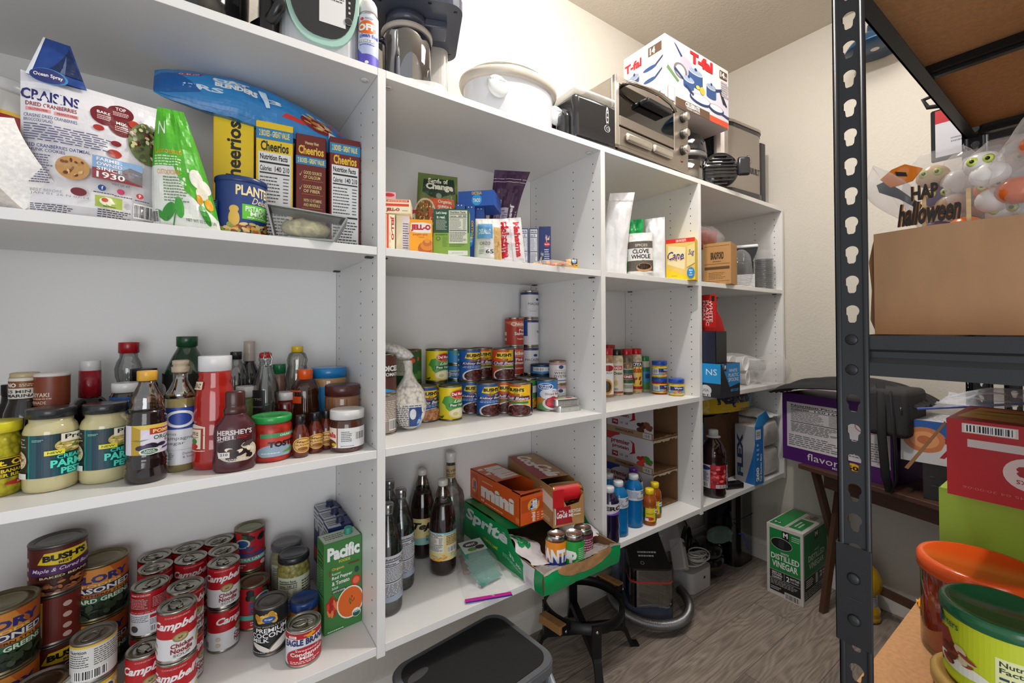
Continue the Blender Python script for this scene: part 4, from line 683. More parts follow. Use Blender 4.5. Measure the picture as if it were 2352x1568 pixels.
bx('gelatin_box', 878, 909, 444, 1.13, Z1+.1465, .06, 'd89aa4', 'small pink box on top of the flat gelatin box', f=E(.5, .6, .4, .25, 'b8202c'), add=0, h=.02)
pks = R(0, 0, 1, 1, 'f0a010')+G('e6e2dc', (.04, .66), (.3, .62), (.95, .62), (.96, .88), (.6, .92), (.06, .9))+T(.06, .66, .94, .86, 'JELL-O', 'b8121c', .07)+T(.15, .53, .8, .61, 'pumpkin spice', 'b8321c', .01)+FP(.4, .48, .65, .51, 1, '8a3010')+E(.75, .18, .38, .2, 'b85c14')+E(.78, .26, .3, .14, 'd8801e')+E(.78, .34, .2, .1, 'c06a18')+E(.78, .39, .12, .06, 'e09030')
bx('pudding_box', 940, 993, 504, 1.09, Z1, .045, 'f0a010', 'bright orange pumpkin spice pudding box with red lettering', f=pks, add=-4)
for i, (a, b, L_) in enumerate(((936, 956, 'red cake mix box, left of the two behind the orange pudding box'), (957, 984, 'red cake mix box, right of the two behind the orange pudding box'))):
    bx('cake_mix_box', a, b, 481, 1.24, Z1, .05, 'a8141c', L_, f=G('e4dcd4', (.2, .6), (.9, .6), (.9, .92), (.2, .92))+T(.25, .78, .85, .88, 'Duncan', 'a8141c', .02)+T(.25, .66, .85, .76, 'Hines', 'a8141c', .02), add=0, grp='red cake mix boxes')
bx('granola_box', 984, 994, 478, 1.2, Z1, .05, 'b84a24', 'narrow rust-coloured box with a number 6 behind the green box', f=T(.2, .7, .8, .85, '6', 'e8d0b8', .03))
grn = R(0, 0, 1, 1, '7fa83c')+R(0, .5, 1, 1, '1f4f3a')+T(.08, .88, .38, .95, "Let's keep", 'e0e8d8', .03)+T(.1, .8, .34, .86, 'it real.', 'e0e8d8', .03)+FP(.08, .56, .4, .78, 8, 'c8d8c8', .35)+FP(.06, .44, .4, .48, 1, '2a4a1c')+ring(.14, .38, .06, .04, .015, '2a3a1c', '7fa83c')+FP(.26, .2, .4, .42, 8, '4a6a2a', .3)+FP(.45, .2, .9, .27, 2, '4a6a2a', .3)+R(.42, .03, .97, .13, 'd8dcd4')+FP(.52, .06, .85, .1, 1, 'b0b4b0')+NF(.44, .28, .96, .97, '1c2a1c', 'd8dcc8', '260', '440')
bx('rice_meal_box', 994, 1078, 480, 1.075, Z1, .06, '7fa83c', 'green rice meal box showing its nutrition table', f=grn, add=-6)
sd = (R(0, 0, 1, 1, '5c7038')+G('15301f', (.14, .9), (.9, .95), (.94, .7), (.62, .62), (.5, .56), (.3, .62), (.12, .68))+T(.25, .84, .75, .93, 'Seeds of', 'd8d8c4', .05)+T(.2, .7, .88, .84, 'Change', 'd8d8c4', .05)+E(.52, .63, .07, .045, '7a8a74')+G('c8552c', (.08, .58), (.9, .6), (.96, .3), (.5, .22), (.2, .5))+T(.5, .5, .84, .57, 'Organic', 'e8dcc8', .02)+T(.5, .43, .84, .48, 'QUINOA &', Wt, .03)+T(.5, .37, .86, .42, 'BROWN RICE', Wt, .03)+T(.56, .33, .82, .355, 'WITH GARLIC', 'e8dcc8')
 +E(.2, .32, .26, .26, 'cfc6a8')+E(.2, .32, .23, .23, '8a6a34')+SP(.2, .32, .2, .2, 80, .022, ['c8a45c', 'a87c3c', 'd8c080', 'c0402a', '3a4a2a'], 3)+FP(.5, .14, .75, .24, 3, 'd0d8b8')+FP(.6, .04, .95, .1, 2, 'e0d8a0'))
x, y, z = atu(1003, 1.21, Z1)
o = pouch('rice_pouch', .128, .2, .03, 'f:5c7038', sd, 31, .003, .3, taper=.05)(); o.location = (x, y, z+.082); o.rotation_euler = (math.radians(-8), math.radians(2), face(x, y, 6)); tag(o, 'green and orange quinoa rice pouch leaning above the green box', 'pouch')
tco = R(0, 0, 1, 1, '1d4fa4')+R(.0, 0, .12, 1, '163a80')+E(.5, .42, .32, .12, '2a9ae0')+T(.3, .37, .7, .47, 'TACO', Wt, .04, rot=0)+T(.6, .42, .85, .75, 'ORTEGA', 'd8b848', .04, rot=-90)+E(.3, .98, .06, .01, Wt)+E(.65, .98, .06, .01, Wt)
TG = 'blue taco shell boxes'
for i, (a, b, L_) in enumerate(((1046, 1068, 'leftmost upright blue taco shell box, mostly hidden by the green box'), (1070, 1091, 'middle upright blue taco shell box'), (1092, 1113, 'right upright blue taco shell box beside the rice bag'))):
    bx('taco_shell_box', a, b, 470, 1.16, Z1, .11, '1d4fa4', L_, f=tco, l=R(0, 0, 1, 1, '17306a'), add=-4, grp=TG, pkey='taco%d' % i, h=.178)
bx('taco_shell_box', 1050, 1137, 0, 1.15, Z1+.1785, .115, '1d4fa4', 'blue taco shell box lying flat on top of the upright ones', f=R(0, 0, 1, 1, '1f55ac')+E(.52, .4, .14, .36, '2a9ae0')+T(.42, .25, .62, .5, 'TACO', Wt, .04)+T(.38, .74, .66, .95, 'ORTEGA', 'd8b848', .04), l=R(0, 0, 1, 1, '1a1c3a')+R(.1, .15, .9, .85, 'c8bcd0')+T(.3, .3, .5, .7, '12', '1a1c3a', .03)+FP(.55, .2, .85, .8, 4, '1a1c3a'), grp=TG, add=-14, h=.047)
js = (R(0, 0, 1, 1, '3d1c44')+R(0, .88, 1, .885, 'cfc4cf')+R(0, .91, 1, .915, 'cfc4cf')+R(.12, .0, .34, .7, 'a89cae')+R(.36, 0, .62, .62, 'b8aec0')+FP(.38, .05, .6, .6, 22, '4a2a54', .3)+FP(.14, .05, .32, .66, 20, '4a2a54', .3)+T(.66, .3, .82, .66, 'Jasmine', 'e4dce4', .04, rot=-90)+T(.86, .2, .94, .6, 'Thai Fragrant Rice', 'c8b8cc', .01, rot=-90))
def wj(p, x, y): p.x = (x-.5)*.125*(1-.25*math.sin(PI*y))+.045*y*y-.01; p.y = p.y-.03*y; return p
x, y, z = atu(1152, 1.26, Z1)
o = pouch('rice_bag', .125, .345, .06, 'f:3d1c44', js, 17, .006, .3, wj)(); o.location = (x, y, z); o.rotation_euler = (0, 0, face(x, y, 8)); tag(o, 'tall purple jasmine rice bag with pale nutrition stripes, flopped open at the top', 'bag')
orz = R(0, 0, 1, 1, 'dcdad8')+R(.72, 0, 1, .78, 'c8a468')+SP(.86, .35, .1, .34, 50, .02, ['e0c080', 'b8904c', 'd0b078'], 4)+R(.1, .5, .68, .85, '5f96c4')+T(.16, .6, .62, .72, 'DELALLO', 'd0dce8', .03)+T(.2, .34, .58, .42, 'ORZO', '6a5a50', .01)+R(.18, .28, .62, .283, '8a8a8a')+T(.42, .14, .7, .24, '65', '3a3a3a', .02)+FP(.18, .12, .36, .24, 3, '8a8a8a')
x, y, z = atu(1121, 1.085, Z1)
o = pouch('orzo_bag', .083, .125, .05, 'f:dcdad8', orz, 41, .003, .3, taper=.12)(); o.location = (x, y, z); o.rotation_euler = (0, 0, face(x, y, 0)); tag(o, 'white and blue orzo pasta bag at the shelf front', 'bag')
mah = R(0, 0, 1, 1, 'dcd8d8')+T(.12, .1, .48, .92, 'Mahatma', 'c01c2c', .06, rot=-90)+T(.02, .1, .1, .9, 'ENRICHED EXTRA LONG GRAIN RICE', '2a3a8a', .02, rot=-90)+T(.66, .1, .9, .9, 'Mahatma', 'c01c2c', .05, rot=-90)+R(.0, .08, .03, .95, '2a3a8a')+R(.52, .0, .56, 1, 'c8c0bc')
x, y, z = atu(1176, 1.08, Z1)
o = pouch('white_rice_bag', .083, .138, .045, 'f:dcd8d8', mah, 43, .003, .35, taper=.05)(); o.location = (x, y, z); o.rotation_euler = (0, math.radians(-5), face(x, y, 4)); tag(o, 'white rice bag with sideways red lettering beside the orzo', 'bag')
for i, (a, b, L_) in enumerate(((1194, 1214, 'navy pasta box with nutrition panel, next to the white rice bag'), (1216, 1237, 'navy pasta box with nutrition panel, between its twin and the blue box'))):
    bx('pasta_box', a, b, 524, 1.13, Z1, .04, '1d2a5c', L_, f=NF(.08, .06, .9, .97, '222244', 'd4d8e0', '200', ''), grp='navy pasta boxes', pkey='pasta%d' % i)
bx('pasta_box', 1238, 1266, 520, 1.16, Z1, .04, '1c2c66', 'dark blue pasta box with red oval badge, right end of the pasta', f=E(.68, .6, .26, .05, 'c8202c')+T(.5, .585, .86, .615, 'Barilla', Wt, .02)+SP(.65, .74, .2, .06, 7, .07, ['d8a8a0', 'e0c8b0'], 2, .35)+SP(.2, .4, .14, .3, 9, .05, ['d8d8c8', 'c8b88a', '5a7a4a'], 5)+FP(.45, .06, .9, .5, 9, 'c8d0e0'))
x, y, z = atu(1262, 1.075, Z1)
th = thing('candy_bag', 'clear bag of orange candy lying at the shelf front', 'bag', (x, y, z), face(x, y, -6))
S().grid(lambda a, b: Vector(((a-.5)*.15, (b-.5)*.07, .001+.022*math.sin(a*PI)**.7*math.sin(b*PI)**.7+.003*noise.noise(Vector((a*14, b*9, 0))))), 26, 14, 't14:f0e8e0').build('film', th)
rn = random.Random(4); s = S()
for i in range(26): s.lathe(pr(0, -4, 4, -2.5, 5, 0, 4, 2.5, 0, 4), ['h:e88a14', 'h:f0a824', 'h:e0641c'][i % 3], 8, fn=lambda x, y, z, a, ox=(rn.random()-.5)*.11, oy=(rn.random()-.5)*.045, oz=.005+.007*rn.random(): (x*1.6+ox, y+oy, z+oz))
tag(s.build('candy', th), None, None, kind='stuff')
x, y, z = atu(1314, 1.075, Z1)
o = pouch('treat_packet', .04, .034, .018, 'f:e8b024', R(0, .35, 1, 1, 'd8b074')+R(.45, .35, .95, 1, '2a2420')+E(.7, .75, .18, .2, '8aa8c8')+SP(.7, .45, .2, .1, 6, .06, ['c86a24', 'e8e0d0'], 2), 3, .001)(); o.location = (x, y, z); o.rotation_euler = (0, 0, face(x, y)); tag(o, 'small yellow and black treat packet at the right end of the candy bag', 'packet')
# ================================================================ SECOND BAY, MIDDLE SHELF
def cn(key, mk, u, v, lev, r, L_, add=0, grp=None, h=.1115, y=None, cat='can'):
    z = Z3+lev*h
    p = atu(u, y, z) if y else stand(u, v, z, r)
    return place(key, mk, L_, cat, p, face(p[0], p[1], add), grp)
tom = R(-.3, 0, 1.3, 1, '4a2a20')+R(.5, 0, .95, 1, '5a342a')+E(.25, .15, .16, .09, 'c8281c')+E(.2, .5, .14, .08, 'b82418')+E(.3, .85, .12, .07, 'c83020')+R(.4, .4, 1.1, .75, '3a241c')+R(.42, .62, .5, .72, '3aa0e0')+T(.5, .58, 1.0, .74, 'DICED', Wt, .05)+T(.5, .44, 1.1, .54, 'TOMATOES', Wt, .03)+G('3a9ae0', (.0, .0), (.9, 0), (.45, .14))
tau = R(-.3, 0, 1.3, 1, '9a8a80')+FP(.3, .3, .95, .9, 12, 'd8ccc0')+BC(.66, .06, .95, .36)+E(.45, .12, .05, .05, Wt)
cn('tau', can('tomato_can', .038, .111, '9a8a80', tau, False), 878, 1001, 0, .038, 'grey-brown can with barcode beside the left upright', 0)
cn('tom', can('diced_tomato_can', .038, .111, '4a2a20', tom, False), 878, 1001, 0, .038, 'brown can with tomato pictures, stacked beside the left upright', 0).location.z = Z3+.1115
grc = R(-.3, 0, 1.3, 1, '1f5a2c')+R(.1, .3, .75, .95, 'c8c8b0')+FP(.12, .4, .72, .9, 10, '5a5a4c', .3)+E(.75, .75, .1, .08, 'd84a20')+E(.85, .2, .16, .14, '4a8a34')
for i, (u, y, n) in enumerate(((931, 1.32, 2), (942, 1.395, 2))):
    for k in range(n): cn('grc', can('green_bean_can', .037, .1115, '1f5a2c', grc, False, 'b:8a8068'), u, 0, k, .037, 'green can %s, behind the bag of white beans' % (('nearer lower', 'nearer upper'), ('farther lower', 'farther upper'))[i][k], (0, -10)[k], 'dark green cans', y=y)
def bsh2(bg, bg2, word, sub, wcol):
    return (R(-.4, 0, 1.4, 1, bg)+(G(bg2, (-.1, 0), (.55, 0), (.75, 1), (-.1, 1)) if bg2 else [])+G('ecc81c', (.3, .74), (.38, .93), (.84, .93), (.9, .76), (.6, .69))+T(.36, .77, .84, .89, "BUSH'S", '181410', .06)+T(.53, .71, .66, .75, 'BEST', '181410', .03)+SP(.6, .65, .2, .02, 10, .04, ['c8301c', '4a8a2c', 'e8c020'], 3)
     +G(wcol, (.18, .48), (.16, .6), (1.02, .63), (1.04, .5))+T(.24, .5, .98, .6, word, 'e4dce0', .02, .3)+FP(.28, .455, .95, .48, 1, 'e8e0e0')+(R(.3, .38, .98, .44, '2a7a34') if bg2 else FP(.25, .4, .98, .44, 1, 'b8d0f0'))+E(.68, .12, .45, .25, 'dcdcdc')+E(.7, .13, .41, .21, '3a1616')+SP(.7, .15, .36, .17, 55, .05, [sub, '5a2420', '6e342c'], 5)
     +E(.1, .86, .05, .035, 'b8c8e0')+E(.1, .68, .05, .035, 'b8c8e0')+E(.1, .5, .05, .035, 'b8c8e0')+E(.1, .32, .05, .035, 'b8c8e0'))
KID = can('kidney_bean_can', .0375, .1113, '1558a8', bsh2('1558a8', None, 'Kidney Beans', '4a1a1c', '1c2e6a'), False, 'b:86847e')
CHI = can('chili_bean_can', .0375, .1113, 'e0a418', bsh2('e4ae1a', 'c84a20', 'Chili Beans', '3a1614', '4a1840')+R(1.12, 0, 1.6, 1, '1c3f80')+FP(1.14, .12, 1.58, .95, 11, 'c8d4e8'), False, 'b:86847e')
PIN = can('pinto_bean_can', .0375, .1113, '1f4a94', bsh2('1a4a94', None, 'Pinto Beans', 'b87a50', '1c2e6a')+E(.7, .13, .41, .21, 'c89068')+SP(.7, .15, .36, .17, 55, .05, ['b87a50', 'c88e64', 'a06440'], 5), False, 'b:86847e')
cn('PIN', PIN, 977, 970, 0, .0375, 'blue pinto bean can just right of the hanging bean bag', 10)
pear = (R(-.4, 0, 1.4, 1, 'e6cf1c')+G('4a9a3c', (.2, .5), (.3, .72), (.5, .76), (.98, .52), (1.0, .3), (.42, .26))+E(.08, .6, .06, .2, 'b8c830')+E(.2, .35, .14, .16, 'cfd03c')+E(.72, .78, .28, .16, 'c8a030')+E(.72, .78, .25, .13, 'b81c24')+T(.5, .74, .95, .84, 'Del Monte', Wt, .04)+T(.62, .67, .85, .71, 'Quality', 'f0c8c0', .01)+T(.55, .52, .85, .62, 'Lite', Wt, .02, .4)+R(.42, .38, 1.02, .5, '1e6a2c')+T(.46, .4, .98, .48, 'Pear Halves', Wt, .03)
 +E(.72, .18, .3, .16, 'e8e0b0')+E(.72, .18, .24, .12, 'f2eecc')+E(.6, .16, .08, .06, 'd8cc88')+G('2a5a24', (.1, .05), (.3, .12), (.24, .02)))
PEA = can('pear_can', .0375, .1113, 'e6cf1c', pear, False, 'b:7c7a60'); PGR = 'yellow pear cans'
cn('PEA', PEA, 1034, 967, 0, .0375, 'yellow pear halves can, nearest the shelf edge', 8, PGR)
cn('PEA', PEA, 1003, 0, 0, .0375, 'yellow pear halves can at the bottom, half hidden behind the front one', -14, PGR, y=1.375)
cn('PEA', PEA, 1003, 0, 1, .0375, 'yellow pear halves can on the upper layer', 6, PGR, y=1.375)
pine = R(-.4, 0, 1.4, 1, '1f84c0')+E(.7, .55, .3, .3, 'e0c040')+E(.7, .55, .16, .16, '1f84c0')+G('1f84c0', (.3, .2), (.6, .3), (.6, .9), (.3, .9))+E(.5, .85, .1, .12, '4a8a3c')
pinb = R(-.4, 0, 1.4, 1, '1f78b8')+R(.3, .55, .9, .65, 'c8b860')+FP(.35, .2, .9, .45, 3, Wt)+BC(.1, .1, .35, .5)
for k in range(4): cn('pine%d' % (k % 2), can('pineapple_can', .0375, .055, '1f84c0', pine if k % 2 else pinb, False), 1046, 0, k, .0375, 'short blue pineapple can, %s of the stack of four' % ('bottom', 'second', 'third', 'top')[k], 0, 'short blue pineapple cans', h=.0552, y=1.405)
KG, CGp = 'blue kidney bean cans', 'orange chili bean cans'
cn('KID', KID, 1120, 957, 0, .0375, 'blue kidney bean can, lower layer, closest to the shelf edge', 4, KG)
cn('KID', KID, 1080, 951, 0, .0375, 'blue kidney bean can, lower layer, right of the front pear can', 0, KG)
cn('KID', KID, 1079, 876, 1, .0375, 'blue kidney bean can on the upper layer', 8, KG)
cn('CHI', CHI, 1194, 957, 0, .0375, 'orange chili bean can, lower layer, turned to show its nutrition panel', -38, CGp)
cn('CHI', CHI, 1157, 950, 0, .0375, 'orange chili bean can, lower layer, wedged between blue can and turned can', 4, CGp)
cn('CHI', CHI, 1107, 0, 1, .0375, 'orange chili bean can, upper layer, behind the blue can', 0, CGp, y=1.37)
cn('CHI', CHI, 1155, 874, 1, .0375, 'orange chili bean can, upper layer, right end', -8, CGp)
cn('CHI', CHI, 1107, 0, 0, .0375, 'chili bean can, lower layer, hidden at the back', 0, CGp, y=1.37)
sal = R(-.4, 0, 1.4, 1, 'a83220')+G('c86a50', (.1, .9), (.5, .7), (1, .62), (1, .95))+T(.38, .74, 1.05, .88, 'Chicken', 'f0e0d0', .04)+T(.66, .52, .95, .62, 'Pink', Wt, .02)+T(.5, .38, 1.0, .5, 'Salmon', Wt, .02)+T(.58, .2, .95, .26, 'Traditional', 'f0d8c8', .02)+R(.02, .36, .2, .5, 'd8c0b0')+R(.02, .16, .2, .26, 'd8c0b0')
for k in range(3): cn('sal', can('salmon_can', .0365, .1113, 'a83220', sal, False), 1181, 0, k, .037, 'red salmon can, %s of the stack of three' % ('bottom', 'middle', 'top')[k], (0, -20, 2)[k], 'red salmon cans', y=1.375)
mac = R(-.4, 0, 1.4, 1, 'd0cfd2')+R(-.4, .9, 1.4, 1, '2a3260')+R(-.1, .35, .1, 1, '24509c')+E(.84, .7, .09, .055, '24406c')+R(.38, .3, .385, .62, '8a8a90')+R(.38, .3, 1.0, .304, '8a8a90')+T(.45, .47, 1.1, .57, 'MACKEREL', '2a2a30', .0)+FP(.5, .2, .8, .26, 1, 'b0b0b4')
for k in range(4): cn('mac', can('mackerel_can', .0365, .1105, 'd0cfd2', mac, False), 1216, 0, k, .037, 'white and navy mackerel can, %s of the stack of four' % ('bottom', 'second', 'third', 'top')[k], (20, -20, 60, 0)[k], 'white mackerel cans', h=.1107, y=1.39)
tun = R(-.4, 0, 1.4, 1, '2a6a9c')+R(.1, .3, .5, .9, 'd0d4d8')+BC(.12, .35, .45, .85)+R(.5, .3, .98, .9, 'd0d4d8')+E(.66, .6, .08, .2, '333333')+R(-.4, 0, 1.4, .25, '2a80b8')
for k in range(4): cn('tun', can('tuna_can', .0415, .0385, '2a6a9c', tun, True, 'b:4a5868'), 1243, 0, k, .0415, 'flat blue tuna can, %s of the stack of four' % ('bottom', 'second', 'third', 'top')[k], 8*k, 'flat tuna cans', h=.0388, y=1.3)
oys = R(-.4, 0, 1.4, 1, 'd6d2d2')+R(-.4, .88, 1.4, 1, 'b88a98')+E(.62, .78, .1, .09, '24406c')+FP(.4, .6, .85, .64, 1, '5a4a4a')+T(.36, .42, .92, .55, 'WHOLE', '3a3638', .01)+T(.34, .25, 1.0, .38, 'OYSTERS', '3a3638', .01)+R(.3, .08, .9, .13, '3a6aa0')+R(.22, .2, .225, .7, '8a8a90')
for k in range(2): cn('oys', can('oyster_can', .0315, .0862, 'd6d2d2', oys, True, 'b:9a8a6a'), 1280, 0, k, .0315, 'white and pink whole oyster can, %s one' % ('lower', 'upper')[k], 4*k, 'whole oyster cans', h=.0865, y=1.225)
bee = R(-.4, 0, 1.4, 1, '2f74b8')+G('d08a3c', (-.1, 0), (.45, 0), (.4, .42), (-.1, .45))+E(.4, .05, .3, .2, '6a9a5a')+E(.6, .55, .36, .2, 'd8dce0')+E(.42, .82, .26, .12, Wt)+E(.42, .82, .23, .1, '1f50a0')+T(.24, .83, .6, .9, 'Great', Wt, .03)+T(.26, .75, .58, .82, 'Value', Wt, .03)+T(.66, .62, 1.0, .68, 'Pickled', '8a2430', .0)+T(.42, .52, 1.0, .6, 'Sliced Beets', '8a2430', .01)+E(.76, .22, .42, .24, 'dcdcdc')+E(.78, .23, .36, .19, 'a01c2c')+SP(.78, .24, .3, .14, 14, .13, ['b82838', 'a0182a', 'c83444'], 4, .7)
cn('bee', can('beet_can', .0375, .1115, '2f74b8', bee, False, 'b:86847e'), 1257, 945, 0, .0372, 'blue pickled beets can right of the bean cans', 2)
crn = R(-.4, 0, 1.4, 1, '4a8a3c')+R(-.4, .0, 1.4, .35, 'd8a020')+SP(.7, .18, .4, .15, 40, .05, ['e8b830', 'c88a18'], 4)+R(.5, .55, .95, .8, 'd8d8c8')
cn('crn', can('corn_can', .0375, .1113, '4a8a3c', crn, False), 1208, 0, 0, .0375, 'green and yellow sweetcorn can behind the turned chili can', 0, y=1.275)
cn('blu', can('peas_can', .0365, .111, '1f6a9c', R(-.4, 0, 1.4, 1, '1f6a9c')+T(.4, .6, 1.0, .72, 'GREEN', Wt, .03)+E(.7, .2, .3, .2, '4a6a2c'), False), 1218, 0, 0, .0365, 'dark blue can lettered in white behind the sweetcorn', 0, y=1.39-.04) if False else None
for k in range(2):
    def sard():
        t = thing('sardine_tin'); pts = []
        for cx_, cy_, a0 in ((.036, -.02, -90), (.036, .02, 0), (-.036, .02, 90), (-.036, -.02, 180)):
            for i in range(6): a = math.radians(a0+i*18); pts.append((cx_+.014*math.cos(a), cy_+.014*math.sin(a)))
        s = S(); s.extr(pts, 0, .0185, 'b:c4c4c2', smooth=False); s.extr([(x*1.04, y*1.05) for x, y in pts], .0185, .021, 'm:c8c8c6')
        for i in range(16): s.box(-.036+i*.0046, -.0349, .003, -.0343+i*.0046, -.034, .016, 'm:e0e0de')
        s.build('tin_body', t); l = S(); l.extr([(x*.9, y*.88) for x, y in pts], .021, .0216, 'c8cac4'); l.flat(R(.1, .2, .5, .8, 'b0c08a')+E(.75, .5, .15, .2, 'b8342c'), (-.045, -.03, .0217), (.09, 0, 0), (0, .06, 0)); l.build('lid_label', t); return t
    x, y = 1.075-.008*k, 1.165; place('sard', sard, 'silver rectangular sardine tin, %s one of two' % ('lower', 'upper')[k], 'tin', (1.055-.004*k, 1.16+.006*k, Z3+k*.0218), math.radians(-8-4*k), 'sardine tins')
# bag of white beans: twisted neck over a can, belly on the shelf
x, y, z = stand(941, 992, Z3, .035)
th = thing('bean_bag', 'clear bag of dried white beans with twisted neck and navy label', 'bag', (x, y, z), face(x, y, 0))
def bell(a, b):
    pf = [(0, .006), (.06, .03), (.2, .043), (.4, .047), (.55, .042), (.66, .028), (.76, .014), (.84, .01), (1, .012)]
    for (z0, r0), (z1, r1) in zip(pf, pf[1:]):
        if b <= z1: r = r0+(r1-r0)*(b-z0)/(z1-z0); break
    n = .003*noise.noise(Vector((a*18, b*14, 2))); an = a*2*PI
    return Vector(((r+n)*math.sin(an)-.014*max(0, b-.5), -(r+n)*math.cos(an)*.8, b*.2))
bst = []
s = S(); s.grid(lambda a, b: bell(a, b), 40, 40, 'v:e0dace', flip=True); s.build('beans', th)
s = S(); s.decal(R(.0, .0, 1, 1, 'd8d6d2')+FP(.05, .1, .95, .95, 12, '3a3a3a')+R(.48, .12, .9, .85, '24407c')+E(.6, .6, .1, .2, 'd0d4dc')+E(.86, .3, .09, .18, '1f70c0')+T(.8, .22, .92, .38, 'GV', Wt, .03), lambda a, b, e: bell(-.17+a*.34, .02+b*.38)*1.0+Vector((0, -.0012-e, 0)), 1/24, 1/16, .0002); s.build('label', th)
s = S(); s.grid(lambda a, b: bell(a, .62+b*.38)+Vector((.0006, -.0006, 0))+Vector((math.sin(a*2*PI)*.002, -math.cos(a*2*PI)*.002, 0)), 24, 12, 't20:e8e8ea'); s.build('film', th)
s = S(); s.grid(lambda a, b: Vector((-.026+(.046+.004*noise.noise(Vector((a*9, b*9, 4))))*math.sin(b*PI)*math.cos(a*2*PI)-.01, .012+.032*math.sin(b*PI)*math.sin(a*2*PI), .226-.02*math.cos(b*PI)+.016*math.sin(b*PI)*math.cos(a*2*PI)*-.9)), 24, 14, 'v:dcdad6', flip=True); s.build('upper_lobe', th)
# ================================================================ SECOND BAY, BOTTOM SHELF
wl = R(.25, 0, 1.25, 1, 'c8ccd4')+NF(.3, .08, .95, .97, '2a2a40', 'd0d2d8', '0', '')+G('9aa4b8', (.25, 0), (1.25, 0), (1.25, .2), (.25, .1))
WB = jar('water_bottle', [('bottle', 'g10:e6ecec', pr(32, 0, 37, 4, 39, 14, 39, 165, 36, 190, 22, 232, 14, 252, 13.5, 268)), ('water', 'g5:dfe9e8', pr(30, 3, 36, 8, 37, 16, 37, 165, 33, 192, 21, 228, 0, 229)), ('label', 'half:c0c6d0', .0392, .04, .16, wl, 1.2, 0), ('cap', 'm:b8bcc0', pr(14.5, 260, 16, 262, 15.2, 265, 16, 268, 15.2, 271, 16, 274, 16, 284, 14, 287, 0, 287))])
WG = 'clear seltzer bottles with metal caps'
for (px, py, L_) in ((.412, 1.17, 'clear seltzer bottle with metal cap, nearest the shelf edge'), (.482, 1.255, 'clear seltzer bottle with metal cap, second back'), (.478, 1.345, 'clear seltzer bottle with metal cap, farthest back')):
    place('wb', WB, L_, 'bottle', (px, py, Z4), face(px, py, 20), WG)
tl = R(.0, 0, 1.2, 1, 'd8c88a')+G('8ab8b0', (0, 0), (1, 0), (1, .35), (0, .2))+G('d8a87a', (.5, 1), (1.2, 1), (1.2, .5))+T(.2, .5, 1.05, .85, 'Tejava', '1a1614', .05, .3)+FP(.6, .45, .95, .5, 1, '2a2a2a')+T(.55, .26, 1.0, .34, 'PINEAPPLE', '1c6a7a', .02)+T(.55, .14, 1.0, .24, 'BLACK TEA', '1c5a6a', .02)
tb = R(.0, 0, 1.1, 1, 'd8c88a')+R(0, .92, 1.1, 1, '7ab8c4')+NF(.06, .3, .52, .97, '2a2a2a', 'd8d8cc', '70', '')+BC(.6, .28, .9, .5)+FP(.58, .55, .92, .9, 6, '5a4a3a')+SP(.5, .1, .5, .1, 20, .06, ['e0b040', 'd88a50', '9ac0b0'], 3)
TBm = lambda ops, key: jar('tea_bottle', [('bottle', 'h:1a0b08', pr(32, 0, 39, 5, 42, 18, 42, 150, 38, 180, 31, 208, 27, 222)), ('neck', 'g20:c8b8a8', pr(27, 222, 20, 246, 14.5, 262, 14.5, 276)), ('label', 'd8c88a', .0423, .05, .135, ops), ('cap', 'p:c8c4bc', pr(15, 268, 16, 270, 16, 284, 14, 287, 0, 287))])
place('tea1', TBm(tb, 0), 'dark glass tea bottle turned to its nutrition label, nearer one', 'bottle', stand(1017, 1326, Z4, .042), face(.62, 1.258, 0), 'dark tea bottles')
place('tea2', TBm(tl, 1), 'dark glass tea bottle with yellow script label, farther one', 'bottle', (.607, 1.385, Z4), face(.607, 1.385, 8), 'dark tea bottles')
x, y = .715, 1.385
place('liq', jar('liquor_bottle', [('bottle', 'g10:e4e6e6', pr(44, 0, 47, 5, 47, 170, 42, 190, 22, 218, 16, 235, 15.5, 300)), ('neck_label', 'b8a078', .0165, .238, .282, T(.1, .5, 1, .7, 'SILVER', '5a4a30', .02)+FP(.1, .1, .9, .4, 2, '5a4a30')), ('label', None, .0473, .04, .15, ring(.25, .5, .35, .48, .03, 'c8a860', 'd8d8d4'), 1, 0), ('cap', 'p:d8d6d2', pr(16, 292, 17, 294, 16, 300, 17.5, 302, 17.5, 324, 16, 326, 0, 326))]), 'tall clear liquor bottle with gold neck label and white cap', 'bottle', (x, y, Z4), face(x, y))
# big green soda pack torn open at the front
th = thing('soda_pack', 'green shrink-wrapped tray pack of soda, torn open and jutting over the shelf edge', 'soda pack', (.95, 1.2, Z4))
X0, X1, Y0, Y1 = -.156, .155, -.235, .225
s = S(); s.box(X0, Y0, .0, X1, Y1, .004, 'k:8a6a4c'); s.build('tray_floor', th)
s = S(); Hf = .055
s.extr([(X0, .004), (X0+.12, .004), (X0+.12, .004), (X1, .004), (X1, Hf+.004), (X1-.03, Hf+.012), (X1-.05, Hf), (X0+.05, Hf-.01), (X0+.02, Hf+.004), (X0, Hf)], Y0, Y0+.004, 'k:a07850', 'y')
s.box(X0, Y0+.004, .004, X0+.004, Y1, .06, 'k:8e6c4a'); s.box(X1-.004, Y0+.004, .004, X1, Y1, .06, 'k:8e6c4a'); s.build('tray_walls', th)
gl = T(.04, .5, .62, .92, 'Sprite', 'd0d8d4', .04, .15)+T(.3, .3, .5, .38, 'LEMON LIME', 'c8d430', .01)+T(.64, .4, .78, .58, '35 pk', 'b8d8c8', .03)+FP(.56, .25, .78, .36, 3, '8ac8a4')
def wrapskin(p): n = noise.noise(p*14)*.004+noise.noise(p*37)*.0018; return n
s = S()
